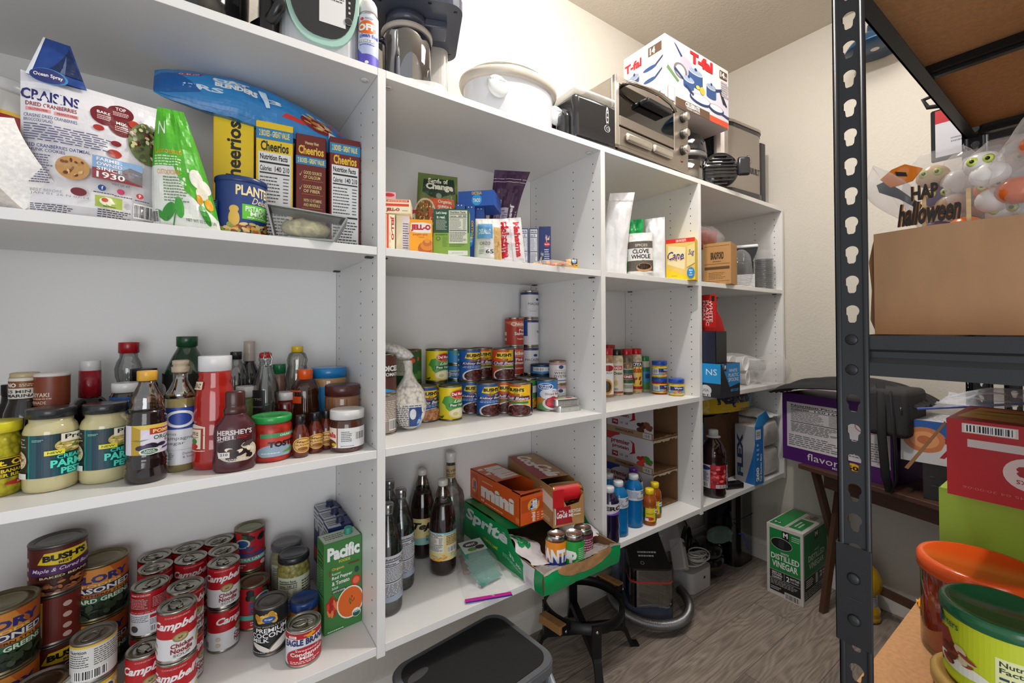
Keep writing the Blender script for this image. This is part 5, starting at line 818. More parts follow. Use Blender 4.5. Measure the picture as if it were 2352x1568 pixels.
def lf(a, b, e=0):        # left side film, a from back to front, b up
    yv = Y1+(Y0-Y1)*a; top = .122 if a < .62 else .122-(.122-.062)*min(1, (a-.62)/.14)**.7
    p = Vector((X0-.003, yv, top*b)); p.x -= wrapskin(p*1.0)+.003*math.sin(b*PI)+e; return p
s.grid(lambda a, b: lf(a, b), 36, 8, 'f:0e8a4c')
s.decal(gl+R(.80, 0, .92, 1, 'd4cdd2')+FP(.81, .12, .91, .4, 3, 'c0a8b4')+G('d4cdd2', (.76, 1), (.82, .7), (.82, 1)), lambda a, b, e: lf(a, b, e+.0006), 1/30, 1/6, .0001, 'f:')
def tp(a, b): p = Vector((X0+(X1-X0)*a, Y1+(-.02-Y1)*b-.03*math.sin(a*7)*b, .124)); p.z += wrapskin(p)*1.2-.012*max(0, b-.8)*5; return p
s.grid(tp, 24, 18, 'f:0f8c4e')
def rf(a, b): yv = Y0+(Y1-Y0)*a; top = .122 if a > .4 else .06+(.062)*max(0, (a-.25)/.15); p = Vector((X1+.003, yv, top*b)); p.x += wrapskin(p); return p
s.grid(rf, 30, 6, 'f:0e8a4c')
def ft(a, b, e=0): p = Vector((X0-.003+(X1-X0+.006)*a, Y0-.003, (.062+.006*math.sin(a*9))*b)); p.y -= wrapskin(p*1.5)*1.4+.004*math.sin(b*PI)+e; return p
s.grid(ft, 30, 8, 'f:0f9050')
s.decal(R(-.0, .9, 1, 1.05, 'b0a49c')+E(.52, .84, .36, .42, 'a07850', 30, .03), lambda a, b, e: ft(a, min(b, 1), e+.0006), 1/24, 1/10, .0002)
s.grid(lambda a, b: Vector((X0+(X1-X0)*a, Y1+.002, .12*b)), 2, 2, 'f:0e8a4c', flip=True)
s.build('film_wrap', th)
s = S()      # torn white and clear film folds
s.grid(lambda a, b: Vector((X0+.0+.10*b+.01*math.sin(a*11), Y0+.06+.14*a, .058+.05*(a)**1.3*(1-.5*b)-.02*b+.006*noise.noise(Vector((a*9, b*9, 3))))), 16, 12, 'f:d6d2d6')
s.decal(T(.55, .1, .9, .6, '35', '0e8a4c', .08, rot=-60 if False else -90), lambda a, b, e: Vector((X0+.0+.10*b+.01*math.sin(a*11), Y0+.06+.14*a, .0595+.05*(a)**1.3*(1-.5*b)-.02*b+e+.006*noise.noise(Vector((a*9, b*9, 3))))), .06, .08)
s.build('torn_film', th); s = S(); s.grid(lambda a, b: Vector((X1-.09*b+.01*math.sin(a*9), Y0+.08+.16*a, .058+.045*a*(1-.6*b)+.006*noise.noise(Vector((a*8, b*8, 6))))), 14, 10, 'f:d2ccd2')
s.build('torn_film', th)
s = S(); s.grid(lambda a, b: Vector((X0-.004+(X1-X0+.008)*a, Y0-.006+.09*b, .062+.012*math.sin(b*PI)*math.sin(a*PI*3+1)-.03*b+.006*noise.noise(Vector((a*12, b*6, 9))))), 30, 12, 't22:ece4e4'); s.build('clear_film', th)
def soda(key, base, ops, u, v, L_, ad=0):
    p = onz(u, v, Z4+.124)
    mk = lambda: (lambda t: (S().lathe(pr(24, 0, 30, 6, 33, 12, 33, 104), base, 28).build('can_body', t), (lambda s: (s.wrap(ops, .0331, .012, .104, 1), s.build('print', t)))(S()), S().lathe(pr(33, 104, 27, 116, 27.5, 119, 26, 119, 25, 115, 0, 115), 'm:c4c4c4', 28).box(-.004, -.014, .115, .008, .006, .1165, 'm:d0d0d0').build('lid', t), t)[-1])(thing('soda_can'))
    return place(key, mk, L_, 'can', (p.x, p.y, Z4+.0045), face(p.x, p.y, ad), 'loose soda cans in the tray')
soda('fan', 'm:e08a1c', R(.0, .0, 1, 1, 'e88a18')+G('1d3c9c', (.1, .1), (.2, .5), (1, .6), (.95, .2), (.6, 0))+T(-.1, .34, 1.0, .78, 'FANTA', 'f0f0f4', .06), 1277, 1224, 'orange soda can in the torn tray, left one', 10)
soda('7up', 'm:1f8a3c', R(.0, 0, 1, 1, '1f9a3c')+E(.05, .6, .2, .22, 'c8281c')+T(.15, .3, .6, .7, 'up', Wt, .06)+FP(.65, .3, .95, .8, 8, 'a8d8b0'), 1317, 1222, 'green lemon soda can in the torn tray, middle one', 0)
soda('drp', 'm:6a1a34', R(.0, 0, 1, 1, '6a1c3a')+FP(.3, .1, .95, .9, 10, 'd0a8b8')+BC(.3, .1, .6, .3), 1338, 1209, 'maroon soda can in the torn tray, right one behind', 0)
# orange mini-can box
th = thing('mini_can_box', 'orange box of mini soda cans with torn open top, on the green pack', 'box', (.8265, 1.125, Z4+.127))
w, d, h = .112, .318, .105
s = S(); B_ = 'd2571c'
s.box(0, 0, 0, .0015, d, h, B_); s.box(w-.0015, 0, 0, w, d, h, B_); s.box(0, 0, 0, w, .0015, h*.9, B_); s.box(0, d-.0015, 0, w, d, h, B_); s.box(0, 0, 0, w, d, .0015, B_); s.box(0, .14, h-.0015, w, d, h, B_)
s.extr([(0, .045), (.012, .03), (.03, .012), (.06, .008), (.1, .012), (w, .008), (w, 0), (0, 0)], h*.97, h, B_)
s.box(.002, .002, .0015, w-.002, d-.002, .003, 'k:7a5c40')
s.flat(T(.25, .25, .9, .72, 'mini', 'e8dcd4', .07)+R(.02, .1, .18, .9, 'b8481a')+E(.1, .5, .06, .25, 'e09030')+T(.06, .35, .14, .65, 'Sunkist', '1f3a8a', .04, rot=90)+FP(.28, .76, .5, .82, 1, 'f0c8a0')+T(.26, .1, .32, .18, '10', Wt, .03)+FP(.34, .06, .7, .14, 1, 'f0c8a0')+R(.93, .08, .99, .24, 'e07840'), (0, d, 0), (0, -d, 0), (0, 0, h))
s.flat(R(.06, .42, .95, .86, 'b84a18')+E(.5, .62, .22, .22, 'e8a030')+G('1f3a8a', (.35, .45), (.62, .5), (.68, .8), (.42, .78))+T(.38, .48, .64, .78, 'Sunkist', Wt, .05, rot=70 and 90)+T(.42, .06, .56, .38, 'mini', 'f0e0d8', .05, rot=90)+FP(.62, .06, .72, .36, 4, 'f0c8a0')+FP(.78, .06, .9, .36, 3, 'f0c8a0'), (0, 0, 0), (w, 0, 0), (0, 0, h*.9))
s.flat(T(.15, .05, .8, .9, 'mini', 'e8dcd4', .07, rot=0), (w, d-.01, h), (0, -.16, 0) if False else (-0.0001, -.17, 0), (-w*.95, 0, 0)) if False else s.flat(T(.08, .05, .95, .85, 'mini', 'e8dcd4', .07, rot=90), (0, .145, h), (w, 0, 0), (0, .17, 0))
s.build('carton', th)
# tan and red vanilla cola box
th = thing('cola_box', 'tan and red cola box with a can poking out of its torn end', 'box', (.905, 1.055, Z4+.128), math.radians(-13))
w, d, h = .115, .375, .125; B_ = 'a87e4e'
s = S(); s.box(0, 0, 0, .0015, d, h, B_); s.box(w-.0015, 0, 0, w, d, h*.8, B_); s.box(w-.0015, .06, h*.8, w, d, h, B_); s.box(0, d-.0015, 0, w, d, h, B_); s.box(0, 0, 0, w, d, .0015, B_); s.box(0, .1, h-.0015, w, d, h, B_)
s.extr([(0, 0), (w, 0), (w, h*.78), (w-.012, h*.7), (w-.02, h*.55), (.05, h*.5), (.042, h*.62), (.008, h*.98), (0, h)], 0, .0015, B_, 'y')
s.flat(R(.08, .06, .95, .5, '9a1420')+R(.0, .5, .35, .95, 'b8161e')+G('a87e4e', (.62, .06), (.95, .06), (.95, .5), (.55, .5))+T(.12, .22, .45, .38, 'Coca-Cola', Wt, .03, .3)+T(.2, .38, .34, .42, 'Vanilla', Wt, .01)+T(.5, .32, .88, .4, 'RECYCLE', Wt, .02)+T(.5, .22, .64, .3, 'ME', Wt, .02)+FP(.66, .23, .88, .28, 1, Wt)+R(.06, .08, .09, .48, 'c8c8c8'), (0, 0, 0), (w, 0, 0), (0, 0, h))
s.flat(G('9a1420', (0, 0), (.75, 0), (.3, 1), (0, 1))+T(.2, .5, .66, .97, 'Coca', 'e4dcd4', .05, .35, rot=-90)+T(.34, .02, .84, .52, 'Cola', 'e4dcd4', .05, .35, rot=-90), (0, .1, h), (w, 0, 0), (0, .27, 0))
s.flat(G('d8cfc4', (.76, .5), (1, .42), (1, .75), (.76, .85))+FP(.7, .08, .95, .2, 3, 'e0d0b8'), (0, d, 0), (0, -d, 0), (0, 0, h))
s.build('carton', th)
p = Matrix.Rotation(math.radians(-13), 4, 'Z') @ Vector((.068, .05, 0))
s = S(Matrix.Rotation(math.radians(90), 4, 'X') @ Matrix.Rotation(math.radians(24), 4, 'Y')); s.lathe(pr(24, -60, 30, -54, 33, -48, 33, 44, 27, 56, 27, 59, 25, 59, 25, 55, 0, 55), 'm:b8894e', 26); s.wrap(T(.2, .1, .95, .9, 'Cola', 'e8dcd0', .04, .3, rot=-90)+R(-.4, 0, .1, 1, 'b8161e'), .033, -.048, .044, 1, 10)
s.xf = Matrix.Rotation(math.radians(77), 4, 'Z') @ Matrix.Rotation(math.radians(90), 4, 'X')
o = s.build('cola_can', None, (.905+p.x, 1.055+p.y, Z4+.128+.088)); tag(o, 'vanilla cola can lying in the mouth of the tan box', 'can')
# tea bags in a zip bag
th = thing('tea_bag_pouch', 'clear zip bag of mint tea packets lying on the bottom shelf', 'bag', (.715, 1.2, Z4), math.radians(-20))
rn = random.Random(3)
for i in range(6):
    s = S(Matrix.Translation((-.008+.004*i, .05-.024*i, .008+.006*(6-i))) @ Matrix.Rotation(.25+.05*i, 4, 'Z') @ Matrix.Rotation(.18, 4, 'X'))
    s.box(-.04, -.03, 0, .04, .03, .004, 'f:3a8a7c', .001, 1)
    if i == 0: s.flat(R(0, 0, 1, 1, 'b8c4bc')+ring(.45, .65, .34, .22, .03, '2a3038', '3a4048')+T(.25, .58, .65, .72, 'MINT', Wt, .02)+E(.4, .25, .2, .14, '4a8a3c')+E(.75, .3, .2, .16, '3a2424'), (-.04, -.03, .0041), (.08, 0, 0), (0, .06, 0))
    s.build('tea_packet', th)
s = S(); s.box(-.05, -.03, .001, -.005, .07, .012, 'f:7a4a2c', .003); s.build('brown_packet', th)
def zf(a, b): e = math.sin(a*PI)**.5*math.sin(min(1, b*1.25)*PI)**.5 if b < .8 else 0; return Vector(((a-.5)*.135, .095-.26*b, .002+.05*e*(.5+.5*(1-b))+.005*noise.noise(Vector((a*9, b*13, 1)))+.003))
S().grid(zf, 26, 30, 't16:f0eef2').build('zip_film', th)
S().box(-.067, -.168, .003, .067, -.156, .0065, 'p:b81c8c', .001, 1).box(-.067, -.172, .003, .067, -.1695, .0055, 'p:3a2a8a').build('zip_strip', th)
# ================================================================ THIRD BAY
def wt_(p, x, y): p.y -= .02*y; p.x += .03*y*y; return p
for (uL, uR, vt, y, L_, ops, sd_, add) in ((1388, 1444, 446, 1.13, 'tall plain white foil pouch against the left upright', R(0, .9, 1, .91, 'd0d0d4'), 5, 6), (1487, 1533, 500, 1.1, 'white foil pouch with orange lettering beside the sweetener box', T(.0, .66, .3, .76, 'on', 'd8641c', .04)+T(.0, .52, .25, .6, 'on', 'c87a5c', .02)+FP(.02, .4, .2, .42, 1, '8a8a8a'), 8, -10)):
    x, _, z = atu((uL+uR)/2, y, Z1); w = wat(uL, uR, y)*1.02; h = zat((uL+uR)/2, vt, y)-Z1
    o = pouch('foil_pouch', w, h, .06, 'f:e2e2e4', ops, sd_, .006, .35, wt_ if sd_ == 5 else None)(); o.location = (x, y+.01, z); o.rotation_euler = (0, 0, face(x, y, add)); tag(o, L_, 'pouch')
x, y, z = atu(1452, 1.17, Z1)
def wgn(p, x, y): p.x = p.x*(.72+.5*abs(y-.5)); return p
o = pouch('green_pouch', .115, .245, .06, 'f:0f9a4c', R(0, 0, 1, 1, '10a050')+R(0, .62, 1, .68, '0c7a3a')+T(.1, .5, .7, .62, 'GO', Wt, .06)+FP(.1, .25, .45, .4, 3, 'a8e0c0'), 12, .011, .3, wgn)(); o.location = (x-.01, y, z); o.rotation_euler = (0, 0, face(x, y, 0)); tag(o, 'crumpled green bag with white lettering between white pouches', 'bag')
clv = R(0, 0, 1, 1, 'd8d6d2')+R(.0, .12, 1, .8, '5a544c')+R(0, .36, 1, .64, 'e0dedc')+T(.3, .68, .8, .74, 'SPICES', 'c8c0b4', .02)+T(.2, .52, .85, .62, 'CLOVE', '1a1a1a', .03)+T(.15, .4, .9, .5, 'WHOLE', '1a1a1a', .03)+E(.65, .2, .3, .1, 'b88a5a')+E(.65, .22, .26, .07, '2e1c14')
x, y, z = atu(1471, 1.085, Z1)
o = pouch('clove_pouch', .098, .17, .04, 'f:cfcdca', clv, 14, .003, .3, taper=.08)(); o.location = (x, y, z); o.rotation_euler = (0, 0, face(x, y, 0)); tag(o, 'whole clove spice pouch with dark brown window band', 'pouch')
swt = (R(0, 0, 1, 1, 'f0cc14')+G('e8c468', (.0, .3), (.62, .12), (1, .28), (1, .9), (0, .9))+R(0, .9, 1, 1, 'd8281c')+T(.35, .92, .7, .98, '1200 PACKETS', 'f0e0d0', .03)+G('efe0b0', (.05, .4), (.65, .25), (.68, .78), (.08, .85))+T(.05, .5, .62, .7, 'Cane', '1c2a6a', .02, .3)+SP(.35, .52, .28, .05, 30, .02, ['c82c3c', 'e8c8c8', '8a3a6a'], 2)+G('e8d490', (.72, .3), (1, .4), (1, .85), (.74, .8))+T(.78, .55, .98, .72, 'Sug', '1c2a6a', .02, .3)
 +E(.86, .17, .13, .13, '1f84c8')+T(.8, .21, .92, .25, 'Bakes', Wt, .03)+T(.82, .15, .9, .19, 'Like', Wt, .03)+T(.8, .09, .92, .13, 'Sugar', Wt, .03)+FP(.2, .1, .4, .12, 1, '6a5a10'))
bx('sweetener_box', 1529, 1598, 548, 1.07, Z1, .09, 'f0cc14', 'yellow sweetener packet box with red top band and blue dot', f=swt, l=R(0, 0, 1, 1, 'e8c020')+R(0, .9, 1, 1, 'c8241c')+E(.8, .17, .2, .13, '1f84c8'), add=-10)
def spice(name, pw, col, lidc, ops, h=.205, r=.0285): return jar(name, [('jar_body', 'i:'+col, pr(r*950, 0, r*1000, 3, r*1000, h*780, r*900, h*860, r*800, h*880, k=.001)), ('label', None, r+.0002, .012, h*.7, ops, .8), ('lid', lidc, pr(r*880, h*870, r*900, h*880, r*900, h*1000-2, r*850, h*1000, 0, h*1000))], seg=24)
SPY = 1.285
for i, (x, col, lid, ops, L_, hh, rr) in enumerate(((1.41, 'a8805c', 'p:b8242c', R(.1, 0, 1, 1, Wt)+E(.6, .84, .35, .1, 'a01c20')+T(.35, .66, .85, .72, 'TACO', '3a3a6a', .02)+E(.5, .25, .35, .24, 'd89a28')+E(.5, .25, .25, .18, '3a2a14'), 'taco seasoning jar with red cap, leftmost of the spice jars', .205, .028),
    (1.472, 'd0c0a0', 'p:1d1f20', R(.15, .0, .95, 1, 'ddd6c8')+R(.3, .78, .85, .92, 'c02c2c')+T(.34, .8, .8, .9, 'BADIA', Wt, .02)+T(.3, .62, .85, .72, 'Onion', '2a2a2a', .04)+E(.45, .35, .12, .1, 'c8b870')+R(.15, .0, .95, .06, 'a83a34')+BC(.3, .1, .6, .18), 'pale onion powder jar with black cap', .2, .028),
    (1.535, '6a5a48', 'p:b01c22', R(.12, .0, .98, .8, 'd4d4cc')+E(.55, .9, .38, .12, 'a08468')+SP(.55, .9, .3, .09, 30, .04, ['6a4a34', 'b89878', '8a6a4c'], 3)+R(.15, .62, .95, .76, '2a5a44')+R(.1, .44, 1, .6, '8e1c20')+T(.25, .48, .85, .57, "TONE'S", Wt, .04)+R(.15, .3, .95, .42, '2a5a3c')+FP(.3, .12, .9, .25, 3, '5a5a50'), 'italian seasoning jar with red cap and dark red label band', .2, .029),
    (1.6, 'c8b498', 'p:b8141c', R(.0, 0, 1.1, 1, 'ecc84c')+R(0, .84, 1.1, 1, '16244c')+T(.05, .86, .95, .98, 'GOYA', Wt, .05)+T(.1, .62, .95, .82, 'Adobo', 'b8201c', .04, .3)+SP(.5, .35, .4, .2, 9, .1, ['8a4a24', 'd8c8c0', 'a03a28'], 4)+R(0, .05, 1.1, .15, 'b8202c'), 'yellow adobo seasoning jar with red cap', .2, .027),
    (1.66, 'b8b09c', 'p:1c7a4a', R(.25, 0, 1.1, 1, '2f8ab8')+R(.25, .8, 1.1, 1, '1c6a5a')+R(.55, .5, 1.1, .7, '1d3c7a')+E(.7, .15, .35, .18, '4a8a3c')+R(-.1, 0, .25, 1, 'd8d0c0'), 'seasoning jar with green cap and blue label', .162, .024))):
    place('sp%d' % i, spice('seasoning_jar', 0, col, lid, ops, hh, rr), L_, 'jar', (x, SPY, Z3), face(x, SPY))
for i, x in enumerate((1.43, 1.52)): place('spr', spice('seasoning_jar', 0, '8a5a44', 'p:a81820', [], .215, .032), 'red-capped spice jar in the back row, %s one' % ('left', 'right')[i], 'jar', (x, 1.375, Z3), 0, 'red-capped jars at the back')
def bou(col): return jar('bouillon_jar', [('jar_body', 'i:'+col, pr(28, 0, 31, 3, 32, 8, 32, 50, 29, 56)), ('label', 'f0d83c', .0322, .008, .046, R(-.3, .1, 1.3, .88, '7a9ac0')+R(.2, .25, .5, .85, 'd8dce0')+BC(.22, .3, .48, .8)+R(.5, .45, 1.1, .88, '24305c')+T(.7, .55, 1.05, .8, 'Wyler', Wt, .03)+SP(.75, .3, .2, .14, 8, .09, ['d85a20', 'e0a020', 'c8302c'], 3)), cap(.0325, .054, .073, 'p:1449a8')], seg=28)
p1 = (1.655, 1.2, Z3); p2 = stand(1541, 907, Z3, .032)
place('bo1', bou('a82418'), 'bouillon jar with blue lid under its twin', 'jar', p1, face(p1[0], p1[1], 0), 'bouillon jars'); place('bo2', bou('c8a83c'), 'bouillon jar with blue lid stacked on another', 'jar', (p1[0], p1[1], Z3+.0735), face(p1[0], p1[1], -6), 'bouillon jars')
place('bo2', None, 'bouillon jar with blue lid, single one near the shelf edge', 'jar', (1.674, 1.128, Z3), face(1.674, 1.128, -50), 'bouillon jars')
# protein drink cases against the right upright
def prem(col, w1, w2, fruit):
    return (R(0, 0, 1, 1, 'ccc6cc')+R(0, 0, 1, .2, 'a88a6c')+R(0, .78, .3, 1, col)+E(.45, .62, .4, .36, 'ccc6cc')+T(.1, .64, .52, .82, 'premier', '8a1420', .03)+T(.13, .5, .5, .64, 'protein', '8a1420', .03)+G('a81420', (.5, .88), (.62, .8), (.64, .5), (.5, .42), (.57, .52), (.58, .78))+R(.12, .26, .26, .42, 'a01420')+T(.15, .31, .24, .38, '30g', Wt, .02)+T(.3, .31, .37, .38, '160', '5a5a5a', .01)+T(.42, .31, .48, .38, '24', '5a5a5a', .01)+SP(.8, .35, .16, .12, 12, .06, fruit, 3, 1)+R(.8, .03, .97, .17, 'd8d0c8')+BC(.81, .04, .96, .16)+T(.2, .08, .6, .14, w1, '5a2a20', .02))
for k, (col, w1, fr, nm) in enumerate((('1d3c8a', 'COOKIES & CREAM', ['2a2020', 'e0dcd8'], 'bottom'), ('b82c34', 'STRAWBERRIES & CREAM', ['c0242c', 'd84a3c', '3a8a34'], 'middle'), ('3a1c1c', 'CHOCOLATE', ['3a1c14', '5a3424', '7a4a34'], 'top'))):
    w, d, h = .172, .255, .1435
    th = thing('protein_drink_case', '%s case of boxed protein drinks, its corrugated end torn open' % nm, 'box', (1.621+.0015*k, 1.148+.1275, Z4+k*.144), 0, 'protein drink cases')
    s = S(); c = 'k:7e5c3c'; s.box(-w/2, -d/2, 0, -w/2+.002, d/2, h, 'ccc6cc'); s.box(w/2-.002, -d/2, 0, w/2, d/2, h, c); s.box(-w/2, -d/2, 0, w/2, d/2, .002, c); s.box(-w/2, -d/2+.02, h-.002, w/2, d/2, h, c); s.box(-w/2+.002, d/2-.002, .002, w/2-.002, d/2, h-.002, c)
    pts = [(-w/2, 0), (w/2, 0)]+[(w/2-i*w/14, .006+.008*random.random()) for i in range(15)]
    s.extr(pts, -d/2, -d/2+.002, c, 'y'); pts = [(-w/2, h), (w/2, h)]+[(w/2-i*w/14, h-.004-.012*random.random()) for i in range(15)]; s.extr(pts, -d/2, -d/2+.002, 'k:b8a890', 'y')
    s.flat(prem(col, w1, '', fr), (-w/2, d/2, 0), (0, -d, 0), (0, 0, h)); s.build('corrugated_case', th)
def gat(liq, capc, ops, h=.193, r=.0365, lab2=True): return jar('sports_drink', [('bottle', liq, pr(r*880, 0, r*960, 5, r*1000, 14, r*960, 45, r*1000, 62, r*940, 95, r*980, 105, r*980, 145, r*820, 160, r*520, 172, r*440, 178)), ('label', 'c8d0dc', r*.985, .105, .143, ops), ('cap', capc, pr(17, 176, 18.5, 178, 18.5, 192, 17, 194, 0, 194))], seg=28)
gz = R(0, 0, .25, 1, '2a80c0')+R(.25, 0, 1.2, 1, 'c8ced8')+T(.75, .6, 1.05, .9, '28', '1a1a1a', .03)+FP(.3, .2, .7, .9, 6, '6a7a9a')+FP(.62, .1, .95, .3, 2, '1a1a1a')
BLU, DKP = 'l:1a8ed8', 'h:1a1030'
gg = 'sports drink bottles with white caps'
for (px, py, key, liq, capc, ops, L_) in ((1.19, 1.078, 'gd', DKP, 'p:c8ccd2', R(.0, 0, 1, 1, 'c8c4cc')+T(.1, .4, .98, .8, 'ZERO', '1a1a1a', .05)+G('7a4ab8', (.3, 0), (1, 0), (1, .35)), 'dark purple sports drink bottle beside the left upright'),
    (1.262, 1.098, 'gb', BLU, 'p:c8ccd2', gz, 'bright blue sports drink bottle, front of the left row'), (1.295, 1.175, 'gb', BLU, 'p:c8ccd2', gz, 'bright blue sports drink bottle, middle of the left row'), (1.345, 1.26, 'gb', BLU, 'p:c8ccd2', gz, 'bright blue sports drink bottle, back of the left row'),
    (1.366, 1.112, 'gb', BLU, 'p:c8ccd2', gz, 'bright blue sports drink bottle standing free, with wide label'), (1.432, 1.165, 'gp', 'g25:b8b8c0', 'p:5a2a8a', [], 'clear sports drink bottle with purple cap')):
    place(key, gat(liq, capc, ops), L_, 'bottle', (px, py, Z4), face(px, py, 0), gg if key == 'gb' else None)
aj = R(-.1, 0, .3, 1, '1c5a34')+R(.3, 0, .8, 1, 'dcc41c')+R(.8, 0, 1.2, 1, '1c5a34')+E(.9, .75, .2, .16, Wt)+T(.78, .7, 1.0, .8, "Mott's", '1c1c1c', .03)+E(.5, .2, .2, .13, 'b82c20')+R(.28, .02, .45, .22, Wt)+FP(.35, .5, .72, .62, 2, '6a5a10')
APJ = jar('apple_juice_bottle', [('bottle', 'l:d0702c', pr(22, 0, 25, 3, 26, 10, 26, 72, 24.5, 76, 26, 80, 25, 100, 15, 114, 14, 118)), ('label', None, .0262, .018, .068, aj), ('cap', 'p:e8c81c', pr(15, 116, 16.5, 118, 16.5, 134, 15, 136, 0, 136))], seg=28)
place('aj', APJ, 'small apple juice bottle with yellow cap, nearer one', 'bottle', (1.424, 1.082, Z4), face(1.424, 1.082, 0), 'small apple juice bottles'); place('aj', APJ, 'small apple juice bottle with yellow cap, farther right', 'bottle', (1.497, 1.112, Z4), face(1.497, 1.112, -10), 'small apple juice bottles')
# ================================================================ FOURTH BAY
brd = R(0, 0, 1, 1, 'b08450')+ring(.5, .48, .46, .44, .012, '5a3c20', 'b08450', 4)+R(.03, .06, .97, .94, 'b08450')+R(.05, .92, .95, .93, '5a3c20')+R(.05, .08, .95, .09, '5a3c20')+R(.05, .36, .95, .43, '5a3c20')+R(.05, .49, .95, .5, '5a3c20')+T(.28, .6, .75, .78, 'BRADFORD', '3a2818', .05)+FP(.35, .53, .65, .57, 1, '5a3c20')+FP(.2, .12, .8, .3, 5, '5a3c20', .3)+R(.42, 0, .58, .05, '9a7444')
bx('supply_carton', 1614, 1681, 558, 1.08, Z1, .12, 'k:b08450', 'small brown carton with dark printed border and stripe', f=brd, l=R(0, 0, 1, 1, 'b08450'), add=-14)
x, y, z = atu(1648, 1.1, Z1+.19)
th = thing('cup_bag', 'clear bag of red plastic cups on top of the small brown carton', 'bag', (x+.02, y+.08, Z1+.1855))
for i in range(3): S(Matrix.Translation((-.07+.07*i, .01, .0)) ).lathe(pr(28, 0, 34, 70, 36, 72, 36, 90, 34, 90), 'p:b01420', 24).build('red_cup', th)
S().grid(lambda a, b: Vector(((.17*math.sin(b*PI)+.012*noise.noise(Vector((a*12, b*9, 2))))*math.cos(a*2*PI), .06*math.sin(b*PI)*math.sin(a*2*PI), .055-.055*math.cos(b*PI)+.012*noise.noise(Vector((a*8, b*8, 5))))), 40, 18, 't18:e8e6e6', flip=True).build('film', th)
x, y, z = atu(1702, 1.14, Z1)
def crump(cx_, cy_, cz_, rx, ry, rz_, seed, amp=.02, key='t14:ececf0', n=(40, 20), base=0):
    s = S()
    def fn(a, b):
        d = 1+amp*8*noise.noise(Vector((math.cos(a*2*PI)*2, math.sin(a*2*PI)*2, b*4+seed)))*math.sin(b*PI)
        return Vector((cx_+rx*math.sin(b*PI)*math.cos(a*2*PI)*d, cy_+ry*math.sin(b*PI)*math.sin(a*2*PI)*d, max(base, cz_-rz_*math.cos(b*PI)*(1+amp*4*noise.noise(Vector((a*5, b*5, seed)))))))
    s.grid(fn, n[0], n[1], key, flip=True); return s
o = crump(0, 0, .1, .06, .05, .105, 3, .03).build('plastic_bag', None, (x+.01, y, z)); tag(o, 'crumpled clear plastic bag between brown carton and lidded containers', 'bag')
x, y = 2.305, 1.15
th = thing('container_stack', 'stack of nested black and white plastic food containers', 'containers', (x, y, Z1), face(x, y))
for k in range(12): S().extr([(-.05-.0*k, -.035), (.05, -.035), (.05, .035), (-.05, .035)], .0065*k, .0065*k+.004, 'p:e4e4e4').build('white_container', th)
for k in range(10): S().extr([(-.045, -.03), (.045, -.03), (.045, .03), (-.045, .03)], .08+.0065*k, .0845+.0065*k, 'p:1c1c1e').build('black_container', th)
s = S(); s.extr([(-.04, .146), (.04, .146), (.06, .19), (.062, .21), (-.062, .21), (-.06, .19)], -.04, .04, 'p:222224', 'y'); s.box(-.064, -.042, .205, .064, .042, .212, 'p:222224', .001, 1); s.build('black_container', th)
S().box(-.066, -.045, .212, .066, .045, .228, 'p:e6e8ea', .006).build('white_lid', th)
x, y = 2.415, 1.1
th = thing('cup_sleeve', 'sleeve of clear plastic cups standing by the right upright', 'cups', (x, y, Z1), face(x, y))
for k in range(16): S().lathe(pr(32, 0+k*10, 42, 8+k*10, 43, 9+k*10, 43, 11+k*10), 'g14:d8dadc', 24).build('clear_cup', th)
S().lathe([(.044+.002*math.sin(i*2.1), .0+i*.012) for i in range(16)]+[(.03, .2), (.012, .215)], 't12:e8e8ea', 24).build('film', th)
# middle shelf of fourth bay
th = thing('spoon_box', 'blue and black box of white plastic spoons jutting over the shelf edge', 'box', (1.738, .965, Z3))
w, d, h = .155, .2, .142
s = S(); s.box(0, 0, 0, w, d, h, '1b1c22', .001, 1); s.flat(R(0, .42, 1, 1, '1a94d8')+T(.68, .66, .92, .84, 'NS', Wt, .0)+E(.66, .2, .14, .16, 'd0d4d8')+T(.58, .16, .74, .24, 'USA', '6a6a70', .02)+E(.46, .15, .04, .04, 'c8c8c8')+BC(.3, .02, .78, .1), (0, d, 0), (0, -d, 0), (0, 0, h))
s.flat(G('1a7cc0', (.05, 1), (1, 1), (1, .4), (.45, .3))+R(.16, .78, .3, 1, '1b1c22')+T(.19, .84, .27, .96, 'M', Wt, .04)+T(.42, .74, .85, .83, 'WHITE', Wt, .0)+T(.4, .6, .93, .7, 'PLASTIC', Wt, .0)+T(.38, .46, .92, .57, 'SPOONS', Wt, .0)+T(.5, .16, .92, .24, '600 COUNT', '2a9ae0', .02), (0, 0, 0), (w, 0, 0), (0, 0, h)); s.build('carton', th)
th = thing('fork_box', 'dark open box of plastic forks with red printed flap standing up', 'box', (1.738, .985, Z3+.1425))
w, d, h = .085, .17, .135
s = S(); K = '2b2c31'
s.box(0, 0, 0, w, .0015, h, 'b:3c3d42'); s.box(0, 0, 0, .0015, d, h, '1c2238'); s.box(w-.0015, 0, 0, w, d, h, K); s.box(0, d-.0015, 0, w, d, h+.16, 'k:3a2a22'); s.box(0, 0, 0, w, d, .0015, K); s.box(.004, .004, .0015, w-.004, d-.004, .05, 'p:dcdcdc')
s.build('carton', th)
s = S(); s.extr([(.0, h), (.165, h), (.15, h+.02), (.13, h+.04), (.05, h+.06), (.03, h+.09), (.02, h+.145), (.165-.03, h+.16), (.165, h+.16)][:0] or [(.006, h-.002), (d-.004, h-.002), (d-.004, h+.16), (.045, h+.162), (.04, h+.09), (.02, h+.05)], w-.0015, w, 'a8241f', 'x')
